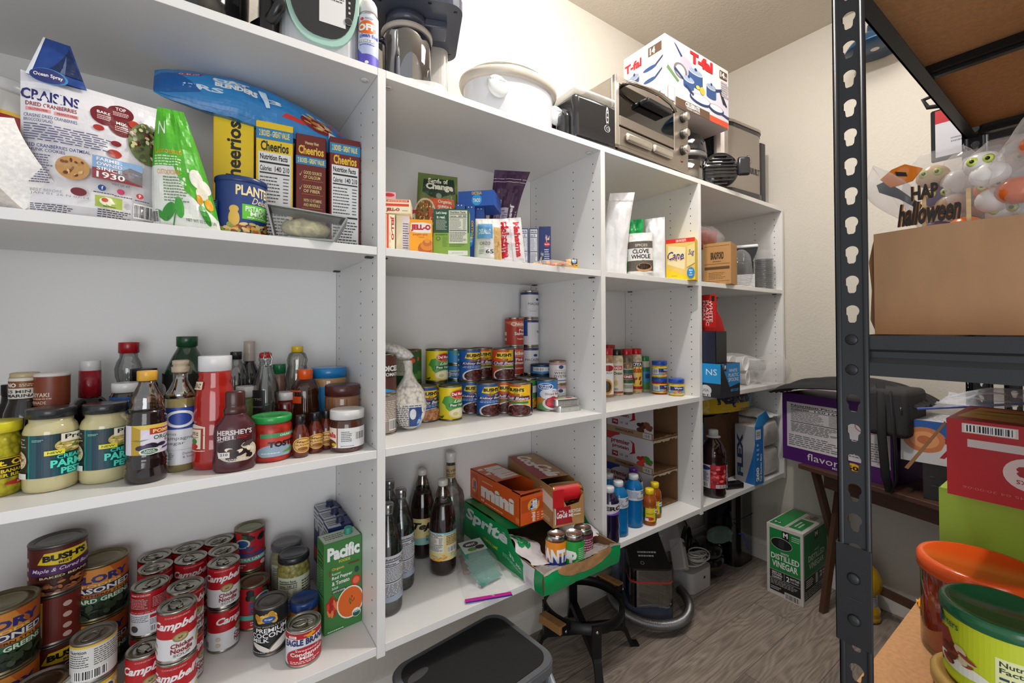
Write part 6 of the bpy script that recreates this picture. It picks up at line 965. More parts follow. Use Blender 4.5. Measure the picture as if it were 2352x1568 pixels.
s.flat(R(.28, .08, .48, 1, '26272c')+R(.48, .1, 1, 1, 'c8241f')+T(.75, .25, .88, .85, 'WHITE', Wt, .01, rot=-90)+T(.62, .15, .74, .85, 'PLASTIC', Wt, .01, rot=-90)+T(.5, .3, .6, .85, 'FORKS', Wt, .01, rot=-90)+R(.84, .82, .96, .97, '1c2a24'), (w-.0016, d-.004, h), (0, -(d-.05), 0), (0, 0, .16))
s.flat(R(0, .06, .46, 1, '26272c')+R(.46, .06, 1, 1, 'c8241f')+T(.72, .25, .84, .85, 'WHITE', Wt, .01, rot=-90)+T(.6, .15, .7, .85, 'PLASTIC', Wt, .01, rot=-90)+T(.49, .3, .58, .85, 'FORKS', Wt, .01, rot=-90)+T(.2, .2, .3, .8, '600 COUNT', 'b85a3c', .0, rot=-90), (w+.0002, .045, h), (0, d-.05, 0), (0, 0, .16)); s.build('red_flap', th)
th = thing('plate_box', 'white and green box behind the fork box', 'box', (1.93, 1.2, Z3+.11))
S().box(0, 0, 0, .055, .12, .11, 'e6e6e2').box(0, 0, .11, .055, .12, .135, '1f8a3c').build('carton', th)
th = thing('foam_cup_bag', 'clear bags of white foam cups lying on their sides, spilling past the right upright', 'cups', (2.13, 1.11, Z3))
def cup(): return S().lathe(pr(26, 0, 36, 92, 38, 93, 38, 96, 35, 96, 34, 92, 24, 3, 0, 3), 'r:e2e0de', 28)
for k, (cx_, cz_) in enumerate(((-.03, .118), (.09, .112), (-.06, .04), (.1, .038))):
    for j in range(2):
        c = cup(); c.xf = Matrix.Translation((cx_, .17-j*.08, cz_)) @ Matrix.Rotation(math.radians(90), 4, 'X') @ Matrix.Rotation(math.radians(4*k), 4, 'Y'); c.build('foam_cup', th)
for k in range(14): S(Matrix.Translation((.2, .0, 0))).box(-.045+.001*k, -.03, .075-.004*k+.05, .055, .05, .077-.004*k+.05, 'p:dcdcda').build('plate', th)
crump(.02, .02, .08, .215, .12, .085, 9, .018, 't14:eeeef2', (50, 22)).build('film', th); crump(.25, -.06, .075, .09, .08, .085, 19, .02, 't14:e8e6e6', (36, 18)).build('film', th)
crump(-.08, .13, .2, .085, .05, .09, 29, .03, 't16:e8e8ea', (36, 18)).build('film', th)
# bottom shelf of fourth bay
x, y = 1.905, 1.095
jl = R(-.3, 0, 1.3, 1, 'b8202c')+SP(.62, .6, .3, .36, 60, .06, ['d84a54', '8a0c1c', 'e87a80', 'b01c28'], 3, .9)+R(-.05, .0, .42, 1, 'c4c4d0')+R(.86, 0, 1.3, 1, 'c4c4d0')+E(.25, .86, .18, .1, '1c3a7a')+E(1.0, .86, .1, .12, '1c3a7a')+FP(.02, .3, .4, .7, 8, '3a3a5a')+BC(.05, .04, .38, .24)+BC(.55, .04, .82, .18)+T(.9, .62, 1.15, .76, '100%', '1c3a7a', .04)+R(.88, .1, 1.3, .4, '2a2a5a')
place('jui', jar('juice_bottle', [('bottle', 'h:22090f', pr(46, 0, 50, 6, 52, 20, 50, 34, 52, 48, 52, 150, 50, 160, 53, 175, 50, 205, 36, 238, 20, 258, 18, 270)), ('label', 'b8202c', .0524, .045, .148, jl), ('handle_ring', 'p:dcdcdc', pr(22, 235, 36, 228, 38, 232, 36, 236, 22, 242)), ('neck_ring', 'p:c8c8c8', pr(19, 266, 30, 264, 31, 268, 19, 272)), ('cap', 'p:c8ccd0', pr(19, 272, 21, 274, 21, 294, 19, 297, 0, 297))]), 'large dark cranberry juice bottle with white ring and cap', 'bottle', (x, y, Z4), face(x, y))
s = S(); s.box(-.05, -.02, 0, .05, .02, .028, 'p:141416', .006).lathe(pr(0, -2, 16, -2, 17, 0, 0, 1), 'p:c8c8c8', 20, fn=lambda x, y, z, a: (-.051+z, x*1.0+0, .02+y*1.0)); o = s.build('hand_tool', None, (2.06, 1.09, Z4), math.radians(-20)); tag(o, 'small black gadget with pale round end lying beside the juice bottle', 'gadget')
s = S(); w, d, h = .33, .2, .33; c = 'k:3e2a1a'
s.extr([(0, 0), (w, 0), (w-.01, h), (w-.14, h-.005), (w-.2, h+.004), (.08, h-.004), (0, h)], 0, .004, 'k:5a3e28', 'y'); s.box(0, .004, 0, .004, d, h-.02, c); s.box(w-.004, .004, 0, w, d, h-.02, c); s.box(0, d-.004, 0, w, d, h-.03, c); s.box(0, 0, 0, w, d, .003, c)
o = s.build('brown_carton', None, (1.965, 1.175, Z4)); tag(o, 'open dark brown carton with ragged flap at the back of the bottom shelf', 'box')
s = S(); s.box(-.05, 0, 0, .0, .1, .3, '1d2430').box(-.052, -.004, .0, -.018, .0, .31, '1f7cc0', .001, 1); s.flat(T(.1, .1, .9, .9, 'Slider', 'c8a030', .01, rot=-90), (-.018, -.0042, .05), (.016, 0, 0), (0, 0, .2)); 
o = s.build('slider_bag_box', None, (1.955, 1.165, Z4)); tag(o, 'narrow blue and black bag box at the left, behind the juice bottle', 'box')
nap = R(0, 0, 1, 1, 'd4b41c')+G('4a9ac0', (.66, .1), (1, .0), (1, .7), (.8, .95))+G('d8d8d4', (.86, .1), (1.0, .1), (1, .95), (.9, .95))+T(.14, .3, .72, .98, 'Napkins', '14264c', .07)+R(.0, .8, .1, 1, '2a1c14')+T(.5, .05, .8, .22, 'Everyday & strong', '24406c', .01)
x = 1.99
o = pouch('napkin_pack', .46, .105, .16, 'f:cdb838', nap, 51, .008, .2)(); o.location = (2.235, 1.21, .849); tag(o, 'yellow and blue napkin pack lying across the brown carton', 'napkin pack')
th = thing('kitchen_bag_box', 'blue box of tall kitchen bags with its top flap torn open', 'box', (2.175, 1.04, Z4), math.radians(-4))
kb = R(0, 0, 1, 1, '1668b0')+R(.1, .78, .7, .95, 'c8ccd0')+BC(.12, .8, .68, .93, vert=True)+T(.12, .06, .48, .3, '200', Wt, .05, rot=90)+T(.6, .04, .85, .52, 'Tall Kitchen Bags', Wt, .03, rot=90)+FP(.2, .4, .5, .72, 4, '9ac0e8')
kl = R(0, 0, 1, 1, '9a9aa0')+G('1668b0', (.5, 0), (1, 0), (1, .7), (.85, .45))+T(.1, .1, .4, .85, 'FLEX', '24304c', .05, rot=75 and 90)
s = S(); w, d, h = .08, .1, .28; s.box(0, 0, 0, w, d, h, 'b4aca8'); s.flat(kb, (0, 0, 0), (w*.9, 0, 0), (0, 0, h)); s.flat(kl, (0, d, 0), (0, -d, 0), (0, 0, h)); s.build('carton', th)
s = S(); s.extr([(0, h), (w, h), (w+.05, h+.035), (w+.02, h+.07), (.03, h+.05)], .0, .002, '2a80c0', 'y'); s.build('torn_flap', th)
for k in range(2):
    s = S(); 
    def fn(a, b, k=k): q = 1+.035*noise.noise(Vector((a*9, b*9, k*3))); return Vector((.088*math.copysign(abs(math.cos(a*2*PI))**.4, math.cos(a*2*PI))*math.sin(b*PI)**.3*q, .1*math.copysign(abs(math.sin(a*2*PI))**.4, math.sin(a*2*PI))*math.sin(b*PI)**.3*q, .073-.073*math.copysign(abs(math.cos(b*PI))**.6, math.cos(b*PI))))
    s.grid(fn, 40, 20, 'f:dcd6d0', flip=True); s.decal(R(0, 0, 1, 1, '2a84b8')+T(.2, .2, .6, .8, 'T', Wt), lambda a, b, e: fn(.60+.04*a, .12+.76*b)*1.01, .3, .1)
    o = s.build('towel_pack', None, (2.395, 1.155, Z4+k*.147)); tag(o, 'wrapped pack of white paper towels, %s one of two' % ('lower', 'upper')[k], 'towel pack', 'towel packs')
s = S(); s.grid(lambda a, b: Vector(((a-.5)*.18, (b-.5)*.2, .03*math.sin(a*PI)*math.sin(b*PI)+.006*noise.noise(Vector((a*6, b*6, 2)))+.008)), 18, 18, 'f:dcdcda'); o = s.build('folded_film', None, (2.395, 1.155, Z4+.295)); tag(o, 'loose folded white plastic film on top of the towel packs', 'film')
# ================================================================ ON TOP OF THE SHELVING
def rr(w, d, r, n=6):
    o = []
    for cx_, cy_, a0 in ((w/2-r, -d/2+r, -90), (w/2-r, d/2-r, 0), (-w/2+r, d/2-r, 90), (-w/2+r, -d/2+r, 180)):
        for i in range(n+1): a = math.radians(a0+90*i/n); o.append((cx_+r*math.cos(a), cy_+r*math.sin(a)))
    return o
def rod(s, a, b, r, key, seg=12): return s.tube([a, b], r, key, seg)
def txt(s, ops, O, X, Y): return s.flat(ops, O, X, Y, .0003)
x, y, z = atu(490, 1.17, ZT)
th = thing('air_fryer', 'black glossy air fryer with side handle at the left end of the top', 'air fryer', (x-.055, y+.02, ZT), face(x, y))
S().lathe(pr(100, 0, 112, 12, 120, 60, 122, 130, 118, 230, 90, 270, 0, 285), 'h:1a1b1e', 40, sy=.9).build('body', th)
s = S(); s.tube([(.13, -.05, .05), (.16, -.1, .055), (.172, -.12, .075), (.17, -.115, .13), (.15, -.08, .15)], .013, 'p:17181a', 10); s.box(.135, -.1, .02, .165, -.05, .1, 'p:141517', .006); s.build('handle', th)
S(Matrix.Translation((.0, 0, 0))).extr([(q[0], q[1]) for q in rr(.034, .16, .012)], 0, .3, 'b:9a958c').build('basket_side', thing('metal_canister', 'perforated brushed metal appliance side between the two fryers', 'appliance', (.127, 1.22, ZT)))
x, y, z = atu(732, 1.16, ZT)
th = thing('oval_front_fryer', 'pale grey appliance with mint ring and dark oval touch panel', 'appliance', (x, y+.04, ZT), face(x, y, 6))
S().extr(rr(.175, .25, .04), .004, .33, 'p:b4b8bc', smooth=False).build('body', th)
def ell(k, r): return [(k*.076*math.copysign(abs(math.cos(t))**.75, math.cos(t)), .185+k*.15*math.copysign(abs(math.sin(t))**.75, math.sin(t))) for t in [i*2*PI/40 for i in range(40)]]
S().extr(ell(1.08, 0), -.134, -.120, 'p:9fc4b8', 'y').build('mint_ring', th)
s = S(); s.extr(ell(.97, 0), -.137, -.13, 'h:26282b', 'y'); txt(s, R(.42, .14, .88, .4, 'd4d4d4')+FP(.45, .32, .85, .38, 3, '4a4a4a')+ring(.2, .42, .09, .035, .012, 'a8a8a8', '26282b')+FP(.93, .25, .97, .6, 9, 'c8c8c8')+ring(.93, .2, .07, .03, .01, '7a7a7a', '26282b'), (-.06, -.1373, .03), (.125, 0, 0), (0, 0, .31)); s.build('touch_panel', th)
x, y, z = atu(843, 1.075, ZT)
off = R(.0, 0, 1, .36, '5a50b8')+G('b8c0e0', (.1, .36), (.5, .48), (.95, .36), (.9, .2), (.3, .22))+E(.45, .74, .34, .13, 'e0681c')+T(.15, .67, .8, .81, 'OFF!', Wt, .05)+T(.2, .54, .85, .62, 'clean feel', '3a48b0', .03)+R(.15, .44, .7, .49, '8a9a9c')+T(.2, .448, .66, .482, 'PERLE', Wt)+FP(.2, .38, .7, .42, 1, '3a48b0')+E(.3, .9, .06, .03, 'c83a3a')+FP(.4, .89, .7, .93, 2, '5a6a8a')+E(.45, .05, .06, .03, Wt)
place('off', jar('spray_can', [('can_body', 'm:c8c8cc', pr(23, 0, 24, 2, 24, 128, 20, 140)), ('print', 'd0d4e4', .0242, .003, .128, off), ('cap', 'p:dcd8d8', pr(20, 136, 22, 138, 21, 160, 16, 170, 6, 175, 0, 175))]), 'white and purple spray can with orange oval logo', 'spray can', (x+.002, y, ZT), face(x, y))
th = thing('dessert_machine', 'white frozen dessert machine with dark motor head and smoky lidded jar', 'appliance', (.49, 1.2, ZT), face(.49, 1.2, 0))
S().extr(rr(.2, .26, .05), 0, .022, 'p:dcdad6').build('base', th); S().extr([(q[0]+.05, q[1]+.1) for q in rr(.13, .1, .03)], .02, .42, 'p:b8b4ae').build('column', th)
s = S(); s.extr([(q[0]+.02, q[1]-.01) for q in rr(.24, .26, .04)], .232, .262, 'p:454a58'); s.lathe(pr(52, 205, 58, 214, 60, 232), 'p:3e4350', 28, (-.01, -.04)); s.box(.03, -.07, .21, .1, -.01, .234, 'p:454a58', .004)
for px, py in ((-.08, -.11), (.12, -.11), (.12, .08), (.05, -.13)): s.lathe([(.005, .2318), (0, .2315)], 'p:17181c', 10, (px, py))
s.build('motor_head', th); S().extr([(q[0]+.02, q[1]) for q in rr(.2, .24, .05)], .262, .42, 'p:e0dedb').build('housing', th)
S().lathe(pr(60, 22, 64, 30, 64, 42, 66, 50, 68, 160, 66, 180, 62, 186), 'g35:8a88a8', 36, (-.01, -.04)).build('jar', th)
S().lathe(pr(50, 28, 56, 34, 58, 150, 0, 150), 't40:6a6888', 30, (-.01, -.04)).build('inner_bowl', th); S().lathe(pr(66, 22, 69, 26, 69, 34, 66, 38), 'p:d8d4d0', 36, (-.01, -.04)).build('foot_ring', th); S().lathe(pr(69, 178, 71, 182, 71, 190, 66, 194), 'p:a8a098', 36, (-.01, -.04)).build('rim', th)
s = S(); s.tube([(-.07, -.05, .165), (-.1, -.06, .16), (-.105, -.062, .1), (-.1, -.06, .05)], .01, 'g35:6a6888', 10); s.build('jar_handle', th)
# slow cooker
cx_, cy_ = .845, 1.205
th = thing('slow_cooker', 'white oval slow cooker with beige rim and glass lid', 'slow cooker', (cx_, cy_, ZT), math.radians(-4))
S().lathe(pr(138, 8, 148, 12, 158, 40, 162, 150, 164, 158), 'p:d8dae0', 48, sy=.74).build('body', th)
S().lathe(pr(166, 150, 173, 156, 177, 168, 174, 178, 166, 182, 158, 178), 'p:c4bcb0', 48, sy=.76).build('rim', th)
S().lathe(pr(164, 180, 166, 184, 140, 205, 90, 220, 0, 224), 'g12:e4e8e8', 48, sy=.74).lathe(pr(16, 222, 22, 240, 0, 244), 'p:d8d4cc', 20).build('lid', th)
for dx, dy in ((-.108, -.098), (.158, -.04)):
    s = S(); s.lathe(pr(0, -12, 30, -12, 38, -4, 36, 2), 'p:d6d8da', 24, a0=0, fn=lambda x, y, z, a: (dx*1.0+x*.95, dy-.012+z*1.0, .105+y*.9)); s.box(dx-.03, dy-.024, .112, dx+.03, dy+.004, .128, 'p:d6d8da', .005); s.build('handle', th)
S().tube([(-.172, -.06, .02), (-.15, -.085, .026), (-.1, -.115, .028), (-.05, -.13, .016), (-.03, -.138, .004)], .003, 'p:2a2a2c', 8).build('cord', th)
# ice maker
th = thing('ice_maker', 'black countertop ice maker with clear lid and thermometer symbol', 'ice maker', (1.125, 1.175, ZT), math.radians(-3))
s = S(); s.box(-.105, -.12, .004, .1, .13, .165, 'h:232427', .018, 3); txt(s, ring(.72, .36, .07, .09, .012, 'c8c8c8', '232427')+ring(.72, .66, .035, .25, .01, 'c8c8c8', '232427')+R(.7, .4, .74, .5, '232427')+E(.72, .52, .016, .02, 'c8c8c8')+E(.72, .64, .016, .02, 'c8c8c8')+E(.72, .76, .016, .02, 'c8c8c8')+ring(.72, .35, .035, .045, .008, 'c8c8c8', '232427'), (-.1, -.1203, .02), (.2, 0, 0), (0, 0, .14)); s.build('body', th)
S().box(-.108, -.122, .165, .102, .132, .185, 't25:e8ecec', .008).build('clear_lid', th); S().box(.02, -.08, .17, .095, .08, .1865, 'p:d8d8da', .003).build('lid_panel', th)
S().lathe(pr(30, 0, 33, 10, 33, 90, 26, 108, 0, 112), 'h:1b1c1f', 24, (-.108, -.06), sx=.5).build('side_grip', th)
# toaster oven
ang = math.atan2(1.064-1.047, .485); th = thing('toaster_oven', 'stainless toaster oven with glass door and three knobs', 'toaster oven', (1.20, 1.047, ZT), ang)
ow, od, oh = .475, .33, .265; ST = 'b:a49b91'; z0 = .014
s = S(); s.box(0, .012, z0, ow, od, z0+oh, 'b:b0a8a0', .012, 3); s.build('housing', th)
s = S(); px = .345
s.box(0, 0, z0, ow, .014, z0+.012, ST); s.box(0, 0, z0+oh-.03, ow, .014, z0+oh, ST, .002, 1); s.box(0, 0, z0, .022, .014, z0+oh, 'b:c4bcb2', .002, 1); s.box(px+.025, -.001, z0, ow, .014, z0+oh, ST, .002, 1); s.box(.022, -.002, z0+.085, px+.02, .01, z0+.12, ST, .001, 1); s.box(.02, -.001, z0+.01, px+.03, .012, z0+.08, ST, .003, 1)
s.build('front_frame', th)
s = S(); s.box(.022, .0, z0+.12, px+.02, .004, z0+oh-.03, 'g18:5a6260'); s.build('glass_door', th)
S().box(.02, .011, z0+.12, px+.022, .0125, z0+oh-.03, 'p:3a3f3e').build('dark_cavity', th)
s = S()
for i in range(9): rod(s, (.03, .009, z0+.15+.0*i), (px+.01, .009, z0+.15), .0012, 'm:b0b0b0') if i == 0 else rod(s, (.03+i*.036, .009, z0+.15), (.03+i*.036-.012, .009, z0+.19), .0009, 'm:b0b0b0')
rod(s, (.03, .009, z0+.19), (px+.01, .009, z0+.19), .0012, 'm:b0b0b0'); s.build('wire_rack', th)
s = S(); s.tube([(.045, 0, z0+oh-.025), (.045, -.03, z0+oh-.03), (.12, -.045, z0+oh-.033), (.2, -.052, z0+oh-.036), (.28, -.045, z0+oh-.04), (.335, -.03, z0+oh-.045), (.335, 0, z0+oh-.045)], .0085, 'm:bdb6ae', 12); s.build('door_handle', th)
S().box(.14, -.04, z0+oh-.075, .3, -.002, z0+oh-.055, 'p:2a2b2e', .005).build('badge_clip', th)
s = S(); s.box(.05, -.016, z0+.03, .205, .0, z0+.062, 'b:c8c2b8', .009, 3); s.build('tray_handle', th); s = S(); s.box(.215, -.016, z0+.03, .345, .0, z0+.062, 'b:c8c2b8', .009, 3); s.build('tray_handle', th)
for k in range(3):
    zk = z0+.062+.068*k+.03; s = S(); s.lathe(pr(0, -28, 15, -28, 17, -25, 17, -8), 'b:c8c2ba', 24, fn=lambda x, y, z, a: (px+.085+x, z*1.0, zk+y)); s.lathe(pr(18, -10, 20, -7, 20, 0), 'p:2a2a2c', 24, fn=lambda x, y, z, a: (px+.085+x, z, zk+y)); s.build('knob', th)
S().lathe(pr(0, -5, 5, -4, 6, 0), 'h:8a1c14', 12, fn=lambda x, y, z, a: (px+.08+x, z, z0+.045+y)).build('pilot_light', th)
for fx in (.04, ow-.04): S().lathe(pr(12, 0, 13, 14), 'p:222222', 14, (fx, .04)).build('foot', th); S().lathe(pr(12, 0, 13, 14), 'p:222222', 14, (fx, .28)).build('foot', th)
# cookware box on top
th = thing('cookware_box', 'large cookware set box printed with blue pots, on top of the toaster oven', 'box', (1.512, 1.06, ZT+.2805+.001), math.radians(-1))
w, d, h = .47, .215, .275; s = S(); s.box(0, 0, 0, w, d, h, 'd6cccc', .0015, 1)
N1, N2 = '2c4a7c', '1d3560'
def pot(cx, cy, r, hh, lid=True): return R(cx-r, cy-hh/2, cx+r, cy+hh/2, N1)+E(cx, cy-hh/2, r, .03, N1)+E(cx, cy+hh/2, r*1.05, .045, 'b8b4b8')+(E(cx, cy+hh/2+.01, r*.95, .04, '8a9ab0')+E(cx, cy+hh/2+.045, r*.2, .025, N2) if lid else [])
fr = (G('c4c0cc', (0, .28), (1, .1), (1, .55), (0, .5))+G(N2, (.12, .95), (.16, .93), (.3, .74), (.26, .72))+E(.32, .66, .1, .16, 'a8a0ac', rot=.3)+E(.22, .56, .1, .12, '6a6468')+E(.22, .56, .07, .09, 'b0acb0')+G('5a7a4a', (.02, .5), (.18, .36), (.2, .4), (.04, .56))+pot(.45, .55, .11, .22)+pot(.34, .43, .08, .12)+G(N2, (.14, .58), (.26, .48), (.27, .44), (.13, .54))+pot(.7, .48, .08, .16)+G(N2, (.76, .56), (.88, .62), (.88, .58), (.78, .52))+E(.55, .42, .04, .06, 'd8a83c')+E(.48, .44, .03, .03, 'e0b84c')
 +E(.52, .26, .17, .08, N2)+E(.52, .275, .15, .06, 'dcd8dc')+G(N2, (.28, .38), (.3, .4), (.42, .3), (.4, .26))+E(.78, .24, .13, .07, N2)+E(.78, .255, .11, .05, 'cfcacf')+G(N2, (.88, .22), (1.0, .2), (1.0, .16), (.88, .19))+G('1c1c20', (.84, .56), (.86, .56), (.93, .38), (.9, .38))+G('1c1c20', (.88, .5), (.9, .5), (.97, .36), (.94, .36))
 +T(.36, .78, .72, .96, 'T-fal', 'c01c24', .06)+R(.84, .8, .97, .93, '5a4534')+T(.85, .82, .92, .91, '14', Wt, .04)+T(.925, .825, .965, .86, 'PCS', Wt, .01)+R(.03, .04, .13, .25, 'a89c9c')+R(.04, .05, .12, .24, 'd8d0d0')+R(.14, 0, .66, .13, '5a4534')+T(.28, .05, .5, .12, 'CELEBRATE', Wt, .03)+T(.3, .015, .5, .045, 'Ceramic Cookware', Wt, 0)+R(.66, 0, .98, .1, 'c8482c')+FP(.86, .5, .99, .76, 7, '8a8a90'))
lf = T(.04, .72, .46, .86, 'T-fal', 'c01c24', .05)+R(.62, .78, .93, .92, '5a4534')+T(.66, .8, .78, .9, '14', Wt, .04)+pot(.28, .56, .12, .08)+pot(.25, .38, .1, .07)+E(.66, .6, .16, .03, N1)+G(N2, (.78, .62), (.96, .7), (.96, .67), (.8, .59))+E(.66, .42, .15, .03, N1)+G(N2, (.78, .44), (.94, .52), (.94, .49), (.8, .41))+E(.64, .26, .1, .03, '9a94b0')+FP(.2, .48, .4, .51, 1, '777777')+G(N2, (.3, .2), (.5, .26), (.5, .24), (.32, .17))+G('222226', (.6, .1), (.9, .18), (.9, .15), (.62, .07))+R(.78, .0, 1, .1, 'c8482c')
s.flat(fr, (0, 0, 0), (w, 0, 0), (0, 0, h)); s.flat(lf, (0, d, 0), (0, -d, 0), (0, 0, h)); s.build('carton', th)
# black air fryer with smoked bowl, waffle plate, turkey fryer
th = thing('halogen_oven', 'black appliance with domed top and smoked clear bowl behind the waffle plate', 'appliance', (1.835, 1.19, ZT), face(1.835, 1.19, 0))
S().lathe(pr(80, 0, 92, 8, 96, 60, 98, 140), 'g40:55565c', 36).build('smoked_bowl', th); S().lathe(pr(88, 4, 90, 120), 'h:1c1d20', 30).build('inner_pot', th)
s = S(); s.lathe(pr(98, 160, 101, 168, 98, 210, 80, 245, 50, 265, 0, 270), 'h:202125', 36); s.wrap(T(.5, .2, .78, .45, 'brentwood', Wt, .02)+T(.55, .05, .7, .18, 'select', Wt, .02), .0985, .17, .235, 1, 0, r2=.09, eps=.001); s.build('domed_top', th); S().lathe(pr(99, 138, 102, 142, 102, 158, 99, 162), 'b:9a9a9c', 36).build('metal_band', th)
th = thing('waffle_plate', 'round black ridged waffle plate with grip, stood on edge', 'waffle maker', (1.92, 1.06, ZT), face(1.93, 1.07, 20))
s = S(); s.lathe([(.0, -.006), (.078, -.006), (.082, 0), (.078, .012), (0, .014)], 'h:161719', 36, fn=lambda x, y, z, a: (x, z, .083+y))
for i in range(9): ww = math.sqrt(max(.0004, .07**2-(-.064+i*.016)**2)); s.box(-ww, -.011, .083-.064+i*.016-.003, ww, -.005, .083-.064+i*.016+.003, 'h:222326', .001, 1)
s.build('ridged_plate', th); S().box(.075, -.012, .055, .13, .01, .14, 'p:25262a', .01).build('grip', th)
th = thing('turkey_fryer', 'large stainless countertop fryer with black lid, base and control column', 'fryer', (2.185, 1.215, ZT), math.radians(-4))
ov = rr(.38, .29, .09, 8)
S().extr(ov, .03, .335, 'b:a39b94', smooth=False).build('steel_shell', th); S().extr([(x*1.03, y*1.04) for x, y in ov], 0, .035, 'p:2a2a2c').build('base', th)
s = S(); s.extr([(x*1.01, y*1.01) for x, y in ov], .335, .352, 'p:222224'); s.extr([(x*1.03, y*1.04) for x, y in ov], .352, .365, 'b:b4ada4'); s.extr([(x*.9, y*.85) for x, y in ov], .365, .385, 'b:a8a198'); s.box(-.2, -.13, .35, -.06, .1, .385, 'p:17181a', .015); s.build('lid', th)
s = S(); txt(s, T(.0, .0, 1, .35, 'MASTERBUILT', '2a2a2c', .03)+ring(.45, .75, .14, .23, .02, '2a2a2c', 'a39b94')+T(.38, .66, .52, .82, 'M', '2a2a2c', .02), (-.05, -.1456, .13), (.17, 0, 0), (0, 0, .09)); s.build('brand_print', th)
S().extr([(q[0]+.24, q[1]-.04) for q in rr(.07, .12, .02)], .004, .34, 'p:2c2d30').lathe(pr(0, 0, 18, 2, 16, 12, 0, 14), 'p:1d1e20', 16, fn=lambda x, y, z, a: (.275+z, -.04+x, .13+y)).build('control_column', th)
S().box(-.191, -.1, .05, -.186, .02, .3, 'p:1a1b1d').box(-.1935, -.09, .2, -.19, -.05, .28, 'p:2a2a2c').build('vent_panel', th)
# ================================================================ ON THE FLOOR
th = thing('step_stool', 'grey folding step stool with black tread under the shelving', 'step stool', (.585, 1.0, 0), math.radians(6))
zt = .395; pl_ = rr(.37, .27, .05, 8)
S().extr(pl_, zt-.028, zt-.006, 'p:5a5d62').extr([(x*.985, y*.98) for x, y in pl_], zt-.006, zt-.001, 'p:63666b').build('platform', th)
s = S(); s.extr([(x*.9, y*.87) for x, y in pl_], zt-.001, zt+.0015, 'r:141416'); s.flat(E(.14, .75, .09, .05, '4a4a4c', 20, .3), (-.18, -.13, zt+.0015), (.36, 0, 0), (0, .26, 0)); s.build('tread', th)
for sx in (-1, 1):
    s = S(); s.tube([(sx*.165, .1, zt-.02), (sx*.2, .2, .0)], .011, 'p:6a7078', 10); s.build('leg', th); s = S(); s.tube([(sx*.17, -.08, zt-.02), (sx*.205, -.3, .0)], .011, 'p:8a929a', 10); s.build('leg', th)
    S().box(sx*.17-.012, -.11, zt-.09, sx*.17+.012, -.06, zt-.02, 'b:8a929a', .003).lathe(pr(0, -3, 5, -3, 6, 0), 'm:d0d0d0', 10, fn=lambda x, y, z, a: (sx*.183+z*sx*-1, -.085+x, zt-.06+y)).build('hinge_plate', th)
S().box(-.19, -.26, .17, .19, -.12, .195, 'p:5a5d62', .01).build('lower_step', th); S().tube([(-.2, .2, .03), (.2, .2, .03)], .009, 'p:6a7078', 8).build('crossbar', th)
th = thing('adjustable_stool_frame', 'black metal stool frame with foot ring and wooden grips beneath the soda pack', 'stool', (1.24, 1.26, 0), 0)
s = S(Matrix.Rotation(math.radians(62), 4, 'Z')); s.box(.153, -.017, .1, .165, .017, .505, 'd:18181a', .001, 1); s.build('upright_bar', th)
s = S(); s.lathe([(.158, .165), (.158, .205), (.152, .205), (.152, .165), (.158, .165)], 'd:151517', 48); s.build('foot_ring', th)
for k, (a, nm) in enumerate(((math.radians(-28), 'leg'), (math.radians(62), 'leg'), (math.radians(152), 'leg'), (math.radians(242), 'leg'))):
    s = S(Matrix.Rotation(a, 4, 'Z')); s.extr([(0, .07), (.15, .07), (.165, .06), (.19, .002), (.225, .0), (.225, .008), (.2, .012), (.175, .075), (.15, .1), (0, .1)], -.014, .014, 'd:141416', 'y'); s.extr([(.153, .08), (.165, .08), (.165, .2), (.153, .2)], -.017, .017, 'd:18181a', 'y'); s.lathe(pr(0, 0, 5, 0, 6, 4, 0, 5), 'm:d4d4d4', 10, fn=lambda x, y, z, q: (.165+z, x, .18+y)); s.build('leg', th)
for a in (math.radians(188), math.radians(8)):
    s = S(Matrix.Rotation(a, 4, 'Z') @ Matrix.Translation((.15, 0, 0))); s.box(.0, -.055, .178, .045, -.045, .202, 'd:141416'); s.box(.0, .045, .178, .045, .055, .202, 'd:141416')
    s.build('bracket', th); s = S(Matrix.Rotation(a, 4, 'Z') @ Matrix.Translation((.15, 0, 0))); s.box(.02, -.052, .176, .055, .052, .206, 'o:a87a48', .002, 1); s.build('wooden_grip', th)
    for q in (-.062, .062): s = S(Matrix.Rotation(a, 4, 'Z') @ Matrix.Translation((.15, 0, 0))); s.lathe(pr(0, -4, 5, -3, 6, 0), 'm:d4d4d4', 10, fn=lambda x, y, z, b: (.035+x, q+z*(1 if q < 0 else -1), .19+y)); s.build('bolt', th)
# carpet cleaner
th = thing('carpet_cleaner', 'blue-grey portable carpet cleaner with clear tank and coiled hose', 'carpet cleaner', (1.66, 1.30, 0), math.radians(-38))
BG_ = 'p:46505f'
S().extr(rr(.21, .3, .06, 8), .02, .085, BG_).box(-.15, -.05, .02, -.08, .13, .05, BG_, .01).build('base', th)
S().extr([(q[0]+.0, q[1]+.05) for q in rr(.19, .16, .04)], .08, .26, BG_).build('body', th)
s = S(); s.extr([(-.145, .245), (.13, .335), (.13, .25), (-.145, .2)], -.085, .085, 'h:131417', 'x'); txt(s, E(.35, .6, .1, .05, 'b83018')+FP(.25, .2, .8, .34, 2, 'c8ccd0')+ring(.3, .1, .05, .03, .01, 'c8ccd0', '131417'), (-.08, -.145, .2455), (.16, 0, 0), (0, .275, .09)); s.build('control_deck', th)
s = S(); s.tube([(-.09, .12, .24), (-.085, .14, .36), (-.06, .15, .385), (.06, .15, .385), (.085, .14, .36), (.09, .12, .24)], .015, BG_, 12); s.build('carry_handle', th)
s = S(); s.extr([(q[0]*1.0, q[1]-.095) for q in rr(.185, .13, .035)], .088, .245, 'g22:b8bcc0'); s.build('clear_tank', th)
